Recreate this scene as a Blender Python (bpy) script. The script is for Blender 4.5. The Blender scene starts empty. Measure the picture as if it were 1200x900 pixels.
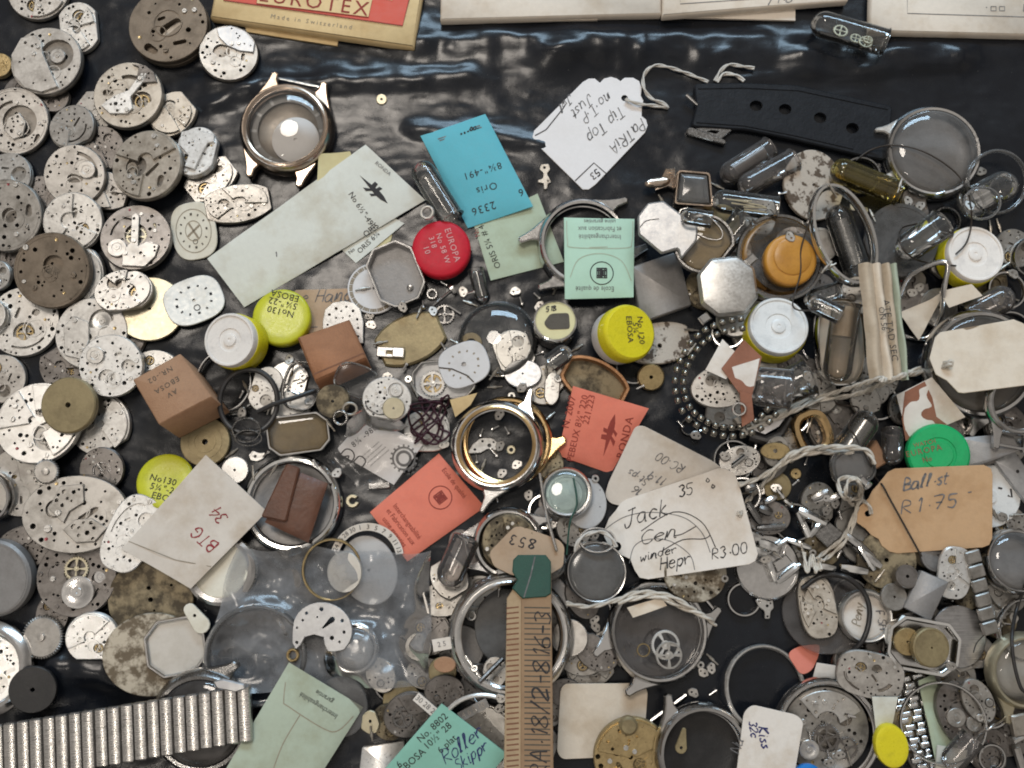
import bpy, math, random
import numpy as np
from mathutils import Vector, Matrix, noise as mnoise
from mathutils.geometry import tessellate_polygon

S = 0.00035            # metres per unit: one unit is about one photo pixel on the table
PI = math.pi
sc = bpy.context.scene
COL = sc.collection
rad = math.radians

# ------------------------------------------------------------------ camera geometry
HFOV = 52.0
F = 600 / math.tan(rad(HFOV) / 2)
TILT = rad(9)
CAM = (0.0, -F * math.sin(TILT), F * math.cos(TILT))
ct, st = math.cos(TILT), math.sin(TILT)

def unproj(px, py, z=0.0):
    """photo pixel -> point of the table space at height z, and the local scale there"""
    dx, dy = (px - 600) / F, (450 - py) / F
    d = (dx, dy * ct + st, dy * st - ct)
    s = (z - CAM[2]) / d[2]
    return CAM[0] + s * d[0], CAM[1] + s * d[1], s / F

# ------------------------------------------------------------------ materials
MATS = {}
def _nodes(name):
    m = bpy.data.materials.new(name); m.use_nodes = True
    nt = m.node_tree; nt.nodes.clear()
    o = nt.nodes.new('ShaderNodeOutputMaterial')
    return m, nt, o
def nd(nt, kind, **kw):
    n = nt.nodes.new(kind)
    for a, v in kw.items():
        if a[0] == 'i' and a[1:].isdigit(): n.inputs[int(a[1:])].default_value = v
        elif a in n.inputs.keys(): n.inputs[a].default_value = v
        else: setattr(n, a, v)
    return n
def coords(nt, scale=1.0, rnd=True):
    tc = nd(nt, 'ShaderNodeTexCoord')
    mp = nd(nt, 'ShaderNodeMapping'); k = scale / S
    mp.inputs['Scale'].default_value = (k, k, k)
    nt.links.new(tc.outputs['Object'], mp.inputs['Vector'])
    if rnd:
        oi = nd(nt, 'ShaderNodeObjectInfo')
        mu = nd(nt, 'ShaderNodeMath', operation='MULTIPLY'); mu.inputs[1].default_value = 731.0
        nt.links.new(oi.outputs['Random'], mu.inputs[0])
        nt.links.new(mu.outputs[0], mp.inputs['Location'])
        return mp.outputs['Vector'], oi.outputs['Random']
    return mp.outputs['Vector'], None
def noise(nt, vec, scale, detail=4, rough=.6, typ=None):
    n = nd(nt, 'ShaderNodeTexNoise', Scale=scale, Detail=detail, Roughness=rough)
    if typ: n.noise_type = typ
    nt.links.new(vec, n.inputs['Vector']); return n.outputs['Fac']
def ramp(nt, fac, stops):
    r = nd(nt, 'ShaderNodeValToRGB'); e = r.color_ramp.elements
    while len(e) < len(stops): e.new(.5)
    for q, (p, c) in zip(e, stops):
        q.position = p; q.color = (c, c, c, 1) if not isinstance(c, (tuple, list)) else (*c, 1)
    nt.links.new(fac, r.inputs['Fac']); return r.outputs['Color']
def mixc(nt, fac, a, b, mode='MIX'):
    n = nd(nt, 'ShaderNodeMix', data_type='RGBA', blend_type=mode)
    for s_, v in ((0, fac), (6, a), (7, b)):
        if isinstance(v, (int, float)): n.inputs[s_].default_value = v
        elif isinstance(v, tuple): n.inputs[s_].default_value = (*v, 1)
        else: nt.links.new(v, n.inputs[s_])
    return n.outputs[2]
def surf(name, col, rough, metal, dirt=None, amt=.4, dscale=.06, var=.15, bump=.15, bscale=.4, spec=.5, lo=.45, hi=.7, coat=0, rvar=.12):
    m, nt, o = _nodes(name)
    vec, rnd = coords(nt)
    b = nd(nt, 'ShaderNodeBsdfPrincipled', Metallic=metal, Roughness=rough)
    b.inputs['Specular IOR Level'].default_value = spec
    b.inputs['Coat Weight'].default_value = coat
    n1 = noise(nt, vec, dscale, 6, .65)
    fac = ramp(nt, n1, [(lo, 0.0), (hi, amt)])
    c = mixc(nt, fac, tuple(col), tuple(dirt or [x * .45 for x in col]))
    n3 = noise(nt, vec, dscale * 7, 4, .7)
    c = mixc(nt, 1.0, c, ramp(nt, n3, [(.3, 1 - var), (.7, 1.0)]), 'MULTIPLY')
    c = mixc(nt, 1.0, c, ramp(nt, rnd, [(0, 1 - var), (1, 1.0)]), 'MULTIPLY')
    nt.links.new(c, b.inputs['Base Color'])
    rr = ramp(nt, n3, [(.25, max(.02, rough - rvar)), (.75, min(1, rough + rvar))])
    nt.links.new(rr, b.inputs['Roughness'])
    if bump:
        bp = nd(nt, 'ShaderNodeBump', Strength=bump, Distance=S * 1.5)
        nt.links.new(noise(nt, vec, bscale, 3, .6), bp.inputs['Height'])
        nt.links.new(bp.outputs[0], b.inputs['Normal'])
    nt.links.new(b.outputs[0], o.inputs['Surface'])
    return m
def brushed(name, col, rough=.3):
    m, nt, o = _nodes(name)
    vec, rnd = coords(nt)
    mp = nd(nt, 'ShaderNodeMapping'); mp.inputs['Scale'].default_value = (.02, 1.2, 1)
    nt.links.new(vec, mp.inputs['Vector'])
    n1 = noise(nt, mp.outputs[0], 1.0, 3, .7)
    b = nd(nt, 'ShaderNodeBsdfPrincipled', Metallic=.95)
    c = mixc(nt, 1.0, tuple(col), ramp(nt, n1, [(.3, .6), (.65, 1.0)]), 'MULTIPLY')
    c = mixc(nt, ramp(nt, noise(nt, vec, .08, 5), [(.5, 0.0), (.7, .5)]), c, tuple(x * .4 for x in col))
    nt.links.new(c, b.inputs['Base Color'])
    nt.links.new(ramp(nt, n1, [(.3, rough - .1), (.7, rough + .15)]), b.inputs['Roughness'])
    nt.links.new(b.outputs[0], o.inputs['Surface'])
    return m
def glassm(name, tint=(.93, .94, .94), edge=(.35, .36, .36), gl=.9, haze=0.0, hazecol=(.7, .7, .68), rough=.03, bump=0, bscale=.05, blend=.35):
    m, nt, o = _nodes(name)
    vec, rnd = coords(nt)
    lw = nd(nt, 'ShaderNodeLayerWeight', Blend=blend)
    f = ramp(nt, lw.outputs['Facing'], [(0.25, 0.0), (.95, 1.0)])
    tr = nd(nt, 'ShaderNodeBsdfTransparent')
    nt.links.new(mixc(nt, f, tuple(tint), tuple(edge)), tr.inputs['Color'])
    gs = nd(nt, 'ShaderNodeBsdfGlossy', Roughness=rough, Color=(gl, gl, gl, 1))
    fr = nd(nt, 'ShaderNodeFresnel', IOR=1.55)
    body = tr.outputs[0]
    if haze:
        df = nd(nt, 'ShaderNodeBsdfDiffuse', Color=(*hazecol, 1))
        tl = nd(nt, 'ShaderNodeBsdfTranslucent', Color=(*hazecol, 1))
        mm = nd(nt, 'ShaderNodeMixShader', i0=.4)
        nt.links.new(df.outputs[0], mm.inputs[1]); nt.links.new(tl.outputs[0], mm.inputs[2])
        hz = nd(nt, 'ShaderNodeMixShader')
        ad = nd(nt, 'ShaderNodeMath', operation='MULTIPLY_ADD', use_clamp=True); ad.inputs[1].default_value = .34  # paler diffuse at grazing angles: a rim highlight built into the glass colour
        nt.links.new(f, ad.inputs[0]); nt.links.new(ramp(nt, noise(nt, vec, .03, 5, .6), [(.3, haze * .4), (.75, haze * 1.6)]), ad.inputs[2])
        nt.links.new(ad.outputs[0], hz.inputs[0])
        nt.links.new(body, hz.inputs[1]); nt.links.new(mm.outputs[0], hz.inputs[2])
        body = hz.outputs[0]
    mx = nd(nt, 'ShaderNodeMixShader')
    nt.links.new(fr.outputs[0], mx.inputs[0]); nt.links.new(body, mx.inputs[1]); nt.links.new(gs.outputs[0], mx.inputs[2])
    if bump:
        bp = nd(nt, 'ShaderNodeBump', Strength=bump, Distance=S * 6)
        nt.links.new(noise(nt, vec, bscale, 4, .55, 'RIDGED_MULTIFRACTAL'), bp.inputs['Height'])
        for n_ in (gs, fr): nt.links.new(bp.outputs[0], n_.inputs['Normal'])
    nt.links.new(mx.outputs[0], o.inputs['Surface'])
    return m
SPEC = {
 'nickel': lambda n: surf(n, (.60, .575, .54), .41, .93, (.18, .16, .14), .55, .05, bump=.05),
 'nickel2': lambda n: surf(n, (.47, .45, .42), .42, .93, (.14, .125, .105), .6, .06, bump=.05),
 'stripbrown': lambda n: surf(n, (.345, .225, .13), .8, 0, (.26, .16, .09), .6, .03, bump=.25, bscale=.2, var=.1),
 'stripedge': lambda n: surf(n, (.44, .32, .195), .8, 0, (.32, .21, .12), .6, .04, bump=.3, bscale=.2, var=.1),
 'casepale': lambda n: surf(n, (.27, .235, .20), .42, .5, (.14, .12, .1), .6, .03, bump=.05),
 'salmon': lambda n: surf(n, (.80, .26, .19), .75, 0, (.7, .2, .14), .5, .02, bump=.15, bscale=.2, var=.05),
 'silver': lambda n: surf(n, (.75, .735, .705), .37, .93, (.33, .31, .28), .5, .05, bump=.04),
 'bright': lambda n: surf(n, (.88, .87, .845), .34, .65, (.48, .45, .4), .4, .04, spec=.6, bump=.03),  # near-white metal whose base colour also carries blown highlights
 'dark': lambda n: surf(n, (.27, .25, .235), .36, .9, (.075, .065, .055), .6, .06, bump=.05),
 'darkbrown':lambda n: surf(n, (.215, .175, .135), .45, .7, (.07, .055, .04), .6, .05),
 'warm': lambda n: surf(n, (.54, .50, .44), .42, .92, (.18, .145, .11), .6, .06, bump=.05),
 'pit':     lambda n: surf(n, (.035, .03, .026), .6, .4, None, .4, .08),  # near-black plate base: shade of the drilled holes put into the colour
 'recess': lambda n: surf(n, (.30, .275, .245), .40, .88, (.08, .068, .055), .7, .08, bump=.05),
 'steel': lambda n: surf(n, (.66, .65, .64), .20, 1, (.42, .40, .38), .35, .03, var=.06, bump=.02, rvar=.06),
 'chrome': lambda n: surf(n, (.80, .80, .79), .10, 1, (.55, .53, .5), .3, .03, var=.05, bump=.02, rvar=.05),
 'steeldark':lambda n: surf(n, (.30, .295, .29), .25, 1, (.12, .11, .1), .5, .05, bump=.05),
 'gold': lambda n: surf(n, (.78, .55, .28), .22, 1, (.5, .3, .13), .4, .03, var=.06, bump=.02, rvar=.06),
 'rosegold': lambda n: surf(n, (.54, .44, .36), .22, 1, (.36, .26, .18), .5, .03, var=.06, bump=.02, rvar=.06),
 'copper':   lambda n: surf(n, (.62, .34, .18), .35, .9, (.25, .13, .07), .6, .06),
 'palegold': lambda n: surf(n, (.58, .53, .39), .42, .85, (.42, .37, .24), .5, .03, var=.08, bump=.02, rvar=.06),
 'brass':    lambda n: surf(n, (.60, .46, .24), .35, .95, (.25, .17, .08), .5, .06),
 'khaki':    lambda n: surf(n, (.36, .29, .16), .5, .45, (.17, .13, .07), .6, .04),
 'mottled':  lambda n: surf(n, (.52, .47, .38), .5, .5, (.13, .10, .065), .95, .05, lo=.44, hi=.56),
 'mottled2': lambda n: surf(n, (.60, .53, .45), .55, .1, (.10, .065, .04), .95, .075, lo=.52, hi=.57),
 'oxid':     lambda n: surf(n, (.34, .28, .18), .55, .6, (.08, .065, .045), .95, .05, lo=.42, hi=.58),
 'greymat':  lambda n: surf(n, (.33, .32, .315), .5, .45, (.22, .21, .2), .5, .05),
 'greybright': lambda n: surf(n, (.58, .58, .58), .42, .8, (.32, .32, .34), .5, .04, bump=.04),
 'black':    lambda n: surf(n, (.017, .016, .016), .45, 0, (.04, .036, .034), .5, .06),
 'rubber':   lambda n: surf(n, (.022, .02, .02), .38, 0, (.05, .045, .04), .4, .08),
 'leatherblk': lambda n: surf(n, (.0085, .010, .0135), .55, 0, (.018, .02, .025), .6, .07, bump=.4, bscale=.25, spec=.22),
 'leatherbrn':lambda n: surf(n, (.15, .062, .035), .5, 0, (.07, .028, .016), .7, .03, bump=.4, bscale=.2),
 'cardbrown':lambda n: surf(n, (.43, .20, .10), .8, 0, (.33, .145, .07), .6, .05, bump=.5, bscale=.5),
 'cardbrown2':lambda n: surf(n, (.46, .265, .155), .8, 0, (.36, .19, .105), .6, .05, bump=.5, bscale=.5),
 'cardside': lambda n: surf(n, (.25, .115, .065), .85, 0, (.17, .08, .045), .6, .05, bump=.5, bscale=.4),
 'tan': lambda n: surf(n, (.58, .375, .21), .8, 0, (0.441, 0.259, 0.126), .8, .022, bump=.15, bscale=.3, var=.08, lo=.46, hi=.72),
 'tan2': lambda n: surf(n, (.50, .36, .245), .8, 0, (0.38, 0.248, 0.147), .8, .022, bump=.2, bscale=.3, var=.08, lo=.46, hi=.72),
 'tanpale': lambda n: surf(n, (.60, .50, .38), .8, 0, (.42, .32, .21), .6, .04, bump=.3, bscale=.15, var=.1),
 'cream': lambda n: surf(n, (.75, .655, .535), .8, 0, (0.57, 0.452, 0.321), .8, .022, bump=.15, bscale=.3, var=.08, lo=.46, hi=.72),
 'manila': lambda n: surf(n, (.76, .57, .30), .75, 0, (0.578, 0.393, 0.18), .8, .022, bump=.15, bscale=.2, var=.08, lo=.46, hi=.72),
 'creambox': lambda n: surf(n, (.80, .715, .61), .75, 0, (0.608, 0.493, 0.366), .8, .022, bump=.1, bscale=.2, var=.08, lo=.46, hi=.72),
 'white': lambda n: surf(n, (.82, .80, .80), .75, 0, (.73, .70, .68), .5, .02, bump=.12, bscale=.3, var=.05),
 'whitewarm': lambda n: surf(n, (.80, .745, .68), .75, 0, (0.608, 0.514, 0.408), .8, .022, bump=.12, bscale=.3, var=.08, lo=.46, hi=.72),
 'paperold': lambda n: surf(n, (.72, .655, .58), .8, 0, (0.547, 0.452, 0.348), .8, .022, bump=.3, bscale=.06, var=.08, lo=.46, hi=.72),
 'greenwht': lambda n: surf(n, (.72, .735, .67), .75, 0, (0.547, 0.507, 0.402), .8, .022, bump=.12, bscale=.2, var=.08, lo=.46, hi=.72),
 'mint': lambda n: surf(n, (.47, .685, .545), .75, 0, (.41, .61, .48), .5, .02, bump=.12, bscale=.2, var=.05),
 'mintpale': lambda n: surf(n, (.47, .56, .42), .75, 0, (0.357, 0.386, 0.252), .8, .022, bump=.2, bscale=.1, var=.08, lo=.46, hi=.72),
 'teal':     lambda n: surf(n, (.27, .56, .46), .75, 0, (.22, .48, .39), .5, .02, bump=.12, bscale=.2, var=.05),
 'sage': lambda n: surf(n, (.44, .50, .39), .75, 0, (0.334, 0.345, 0.234), .8, .022, bump=.15, bscale=.1, var=.08, lo=.46, hi=.72),
 'yellowpaper': lambda n: surf(n, (.72, .66, .38), .8, 0, (.6, .5, .25), .5, .02, bump=.2, bscale=.2, var=.06),
 'blue': lambda n: surf(n, (.115, .455, .545), .75, 0, (.095, .40, .48), .5, .02, bump=.15, bscale=.2, var=.05),
 'coral': lambda n: surf(n, (.83, .235, .155), .75, 0, (.70, .175, .115), .6, .025, bump=.2, bscale=.2, var=.07),
 'redprint': lambda n: surf(n, (.66, .10, .06), .6, 0, (.6, .085, .05), .5, .02, bump=.1, bscale=.2, var=.05),
 'redplastic': lambda n: surf(n, (.60, .016, .035), .46, 0, (0.382, 0.02, 0.032), .55, .07, bump=.12, bscale=.15, var=.09, lo=.5, hi=.75, spec=.22),
 'yellow': lambda n: surf(n, (.80, .70, .02), .32, 0, (0.506, 0.444, 0.022), .55, .07, bump=.12, bscale=.15, var=.09, lo=.5, hi=.75),
 'yellowgreen': lambda n: surf(n, (.56, .57, .022), .32, 0, (0.357, 0.363, 0.024), .55, .07, bump=.12, bscale=.15, var=.09, lo=.5, hi=.75),
 'whiteplastic': lambda n: surf(n, (.88, .835, .785), .35, 0, (0.531, 0.512, 0.5), .55, .07, bump=.12, bscale=.15, var=.09, lo=.5, hi=.75),
 'whitecool': lambda n: surf(n, (.84, .85, .84), .35, 0, (0.518, 0.543, 0.549), .55, .07, bump=.12, bscale=.15, var=.09, lo=.5, hi=.75),
 'green': lambda n: surf(n, (.006, .42, .13), .38, 0, (0.014, 0.27, 0.091), .55, .07, bump=.12, bscale=.15, var=.09, lo=.5, hi=.75),
 'greendark':lambda n: surf(n, (.018, .085, .062), .55, 0, (.012, .055, .042), .5, .05, bump=.2, var=.1),
 'orange': lambda n: surf(n, (.60, .28, .04), .35, 0, (.42, .18, .03), .6, .05, bump=.05, var=.1),
 'bluecap':  lambda n: surf(n, (.01, .2, .62), .35, 0, None, .2, .03, bump=.05, var=.06),
 'brownpaper':lambda n: surf(n, (.33, .14, .085), .85, 0, (.24, .10, .06), .6, .05, bump=.4, bscale=.2),
 'string':   lambda n: surf(n, (.70, .67, .62), .9, 0, (.55, .51, .45), .6, .1, bump=.4, bscale=.8),
 'stringold':lambda n: surf(n, (.74, .69, .61), .9, 0, (.42, .36, .28), .6, .1, bump=.4, bscale=.8),
 'ink':      lambda n: surf(n, (.035, .033, .035), .8, 0, None, .3, .1, bump=0, var=.2),
 'inkgrey':  lambda n: surf(n, (.16, .155, .155), .8, 0, (.34, .33, .33), .8, .15, bump=0, var=.2),
 'inkfaint': lambda n: surf(n, (.36, .30, .22), .8, 0, None, .3, .1, bump=0, var=.2),
 'inkred':   lambda n: surf(n, (.32, .035, .045), .8, 0, None, .3, .1, bump=0, var=.2),
 'inkpink':  lambda n: surf(n, (.80, .42, .42), .6, 0, None, .3, .1, bump=0, var=.2),
 'inkblue':  lambda n: surf(n, (.03, .035, .16), .8, 0, None, .3, .1, bump=0, var=.2),
 'inkcoral': lambda n: surf(n, (.33, .05, .035), .8, 0, None, .3, .1, bump=0, var=.2),
 'wire':     lambda n: surf(n, (.05, .038, .03), .5, .2, None, .3, .1, bump=0),
 'patch':    lambda n: surf(n, (.10, .085, .065), .75, 0, None, .5, .1, bump=.3),
 'dialcream': lambda n: surf(n, (.80, .77, .66), .5, .05, (.62, .57, .44), .6, .04, bump=.05, var=.08),
 'dialblue': lambda n: surf(n, (.62, .63, .61), .45, .25, (.40, .37, .32), .6, .03, bump=.05, var=.1),
 'dialgrey': lambda n: surf(n, (.50, .50, .50), .5, .2, (.36, .35, .34), .5, .04, bump=.05, var=.08),
 'dialwhite':lambda n: surf(n, (.64, .64, .65), .5, .1, (.5, .49, .48), .5, .04, bump=.05, var=.08),
 'dialsilver':lambda n: surf(n, (.60, .58, .54), .42, .55, (.45, .42, .36), .5, .04, bump=.05, var=.08),
 'brushed': lambda n: brushed(n, (.62, .60, .575), .26),
 'brusheddisc': lambda n: brushed(n, (.58, .56, .55), .34),
 'jewel':    lambda n: surf(n, (.30, .05, .06), .25, .2, None, .2, .1, bump=0),
 'bead': lambda n: surf(n, (.33, .31, .27), .22, .95, (.1, .09, .07), .6, .15, bump=.05),
 'purple':   lambda n: surf(n, (.05, .008, .02), .7, 0, None, .4, .1, bump=.3),
 'glass': lambda n: glassm(n, (.93, .93, .92), (.62, .61, .60), haze=.06, hazecol=(.62, .62, .61), blend=.3),
 'glassdark': lambda n: glassm(n, (.88, .86, .85), (.55, .53, .52), haze=.15, hazecol=(.52, .49, .48)),
 'crystal': lambda n: glassm(n, (.94, .94, .93), (.55, .54, .53), haze=.03),
 'crystalgrey': lambda n: glassm(n, (.80, .80, .80), (.5, .5, .5), haze=.2, hazecol=(.6, .6, .6)),
 'crystalwarm': lambda n: glassm(n, (.84, .80, .74), (.5, .46, .40), haze=.13, hazecol=(.6, .56, .5)),
 'greenglass': lambda n: glassm(n, (.72, .82, .80), (.3, .4, .38), haze=.25, hazecol=(.5, .6, .6)),
 'greyglass':lambda n: glassm(n, (.45, .45, .44), (.3, .3, .3), haze=.45, hazecol=(.30, .295, .29), rough=.15),
 'yellowglass': lambda n: glassm(n, (.88, .78, .42), (.5, .4, .14), haze=.08, hazecol=(.5, .4, .12)),
 'bag': lambda n: glassm(n, (.92, .92, .92), (.7, .7, .71), gl=.55, haze=.42, hazecol=(.53, .54, .56), rough=.16, bump=.2, bscale=.016, blend=.3),
 'bagthin': lambda n: glassm(n, (.985, .985, .985), (.8, .8, .8), gl=.6, haze=.03, hazecol=(.8, .8, .8), rough=.2, bump=.12, bscale=.018, blend=.3),
}
def mat(n):
    if n not in MATS: MATS[n] = SPEC[n](n)
    return MATS[n]

# ------------------------------------------------------------------ 2-D shapes (lists of points, counter-clockwise)
def circ(r, n=40, x=0, y=0): return [(x + r * math.cos(2 * PI * i / n), y + r * math.sin(2 * PI * i / n)) for i in range(n)]
def ell(a, b, n=48): return [(a * math.cos(2 * PI * i / n), b * math.sin(2 * PI * i / n)) for i in range(n)]
def ton(a, b, over=1.22, n=64):
    return [(max(-a, min(a, over * a * math.cos(2 * PI * i / n))), b * math.sin(2 * PI * i / n)) for i in range(n)]
def sup(a, b, p=3.0, n=56):
    o = []
    for i in range(n):
        c, s = math.cos(2 * PI * i / n), math.sin(2 * PI * i / n)
        o.append((a * math.copysign(abs(c) ** (2 / p), c), b * math.copysign(abs(s) ** (2 / p), s)))
    return o
def octa(a, b, c):
    return rnd([(a, -b + c), (a, b - c), (a - c, b), (-a + c, b), (-a, b - c), (-a, -b + c), (-a + c, -b), (a - c, -b)], 2, 2)
def rect(a, b): return [(-a, -b), (a, -b), (a, b), (-a, b)]
def rnd(pts, r, n=4):
    """round the corners of a polygon"""
    out = []; N = len(pts)
    for i in range(N):
        p, a, b = Vector(pts[i]), Vector(pts[i - 1]), Vector(pts[(i + 1) % N])
        u, v = a - p, b - p; q = min(r, u.length * .48, v.length * .48)
        s, e = p + u.normalized() * q, p + v.normalized() * q
        for k in range(n + 1):
            t = k / n
            out.append(tuple(s * (1 - t) ** 2 + p * 2 * t * (1 - t) + e * t * t))
    return out
def rotp(pts, deg, dx=0, dy=0, k=1):
    c, s = math.cos(rad(deg)), math.sin(rad(deg))
    return [(k * (x * c - y * s) + dx, k * (x * s + y * c) + dy) for x, y in pts]
def area(p): return sum(p[i - 1][0] * p[i][1] - p[i][0] * p[i - 1][1] for i in range(len(p))) / 2
def ccw(p): return list(p) if area(p) > 0 else list(reversed(p))
def offset(p, d):
    """inset (d > 0) along averaged normals"""
    if d == 0: return list(p)
    o = []; N = len(p)
    for i in range(N):
        a, q, b = p[i - 1], p[i], p[(i + 1) % N]
        e1 = (q[0] - a[0], q[1] - a[1]); e2 = (b[0] - q[0], b[1] - q[1])
        l1, l2 = math.hypot(*e1) or 1, math.hypot(*e2) or 1
        n1 = (-e1[1] / l1, e1[0] / l1); n2 = (-e2[1] / l2, e2[0] / l2)
        nx, ny = n1[0] + n2[0], n1[1] + n2[1]; l = math.hypot(nx, ny) or 1
        nx, ny = nx / l, ny / l
        f = min(1.6, 1 / max(.3, nx * n1[0] + ny * n1[1]))
        o.append((q[0] + nx * d * f, q[1] + ny * d * f))
    return o
def inside(x, y, p):
    r = False; j = len(p) - 1
    for i in range(len(p)):
        if (p[i][1] > y) != (p[j][1] > y) and x < (p[j][0] - p[i][0]) * (y - p[i][1]) / (p[j][1] - p[i][1]) + p[i][0]: r = not r
        j = i
    return r
def edist(x, y, p):
    m = 1e9
    for i in range(len(p)):
        ax, ay = p[i - 1]; bx, by = p[i]; dx, dy = bx - ax, by - ay
        t = max(0, min(1, ((x - ax) * dx + (y - ay) * dy) / (dx * dx + dy * dy + 1e-9)))
        m = min(m, math.hypot(x - ax - t * dx, y - ay - t * dy))
    return m
def capsule(x0, y0, x1, y1, r0, r1=None, n=6):
    r1 = r1 or r0; a = math.atan2(y1 - y0, x1 - x0); o = []
    for i in range(n + 1): t = a - PI / 2 + PI * i / n; o.append((x1 + r1 * math.cos(t), y1 + r1 * math.sin(t)))
    for i in range(n + 1): t = a + PI / 2 + PI * i / n; o.append((x0 + r0 * math.cos(t), y0 + r0 * math.sin(t)))
    return o
def arcband(r0, r1, a0, a1, n=14, x=0, y=0):
    o = [(x + r1 * math.cos(rad(a0 + (a1 - a0) * i / n)), y + r1 * math.sin(rad(a0 + (a1 - a0) * i / n))) for i in range(n + 1)]
    o += [(x + r0 * math.cos(rad(a1 + (a0 - a1) * i / n)), y + r0 * math.sin(rad(a1 + (a0 - a1) * i / n))) for i in range(n + 1)]
    return ccw(o)
def smoothpath(pts, n=8, closed=False):
    P = [Vector(p) for p in pts]; N = len(P); o = []
    for i in range(N if closed else N - 1):
        g = (lambda j: P[j % N]) if closed else (lambda j: P[max(0, min(N - 1, j))])
        a, b, c, d = g(i - 1), g(i), g(i + 1), g(i + 2)
        for k in range(n):
            t = k / n
            o.append(.5 * ((2 * b) + (c - a) * t + (2 * a - 5 * b + 4 * c - d) * t * t + (3 * b - a - 3 * c + d) * t ** 3))
    if not closed: o.append(P[-1])
    return o

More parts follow.
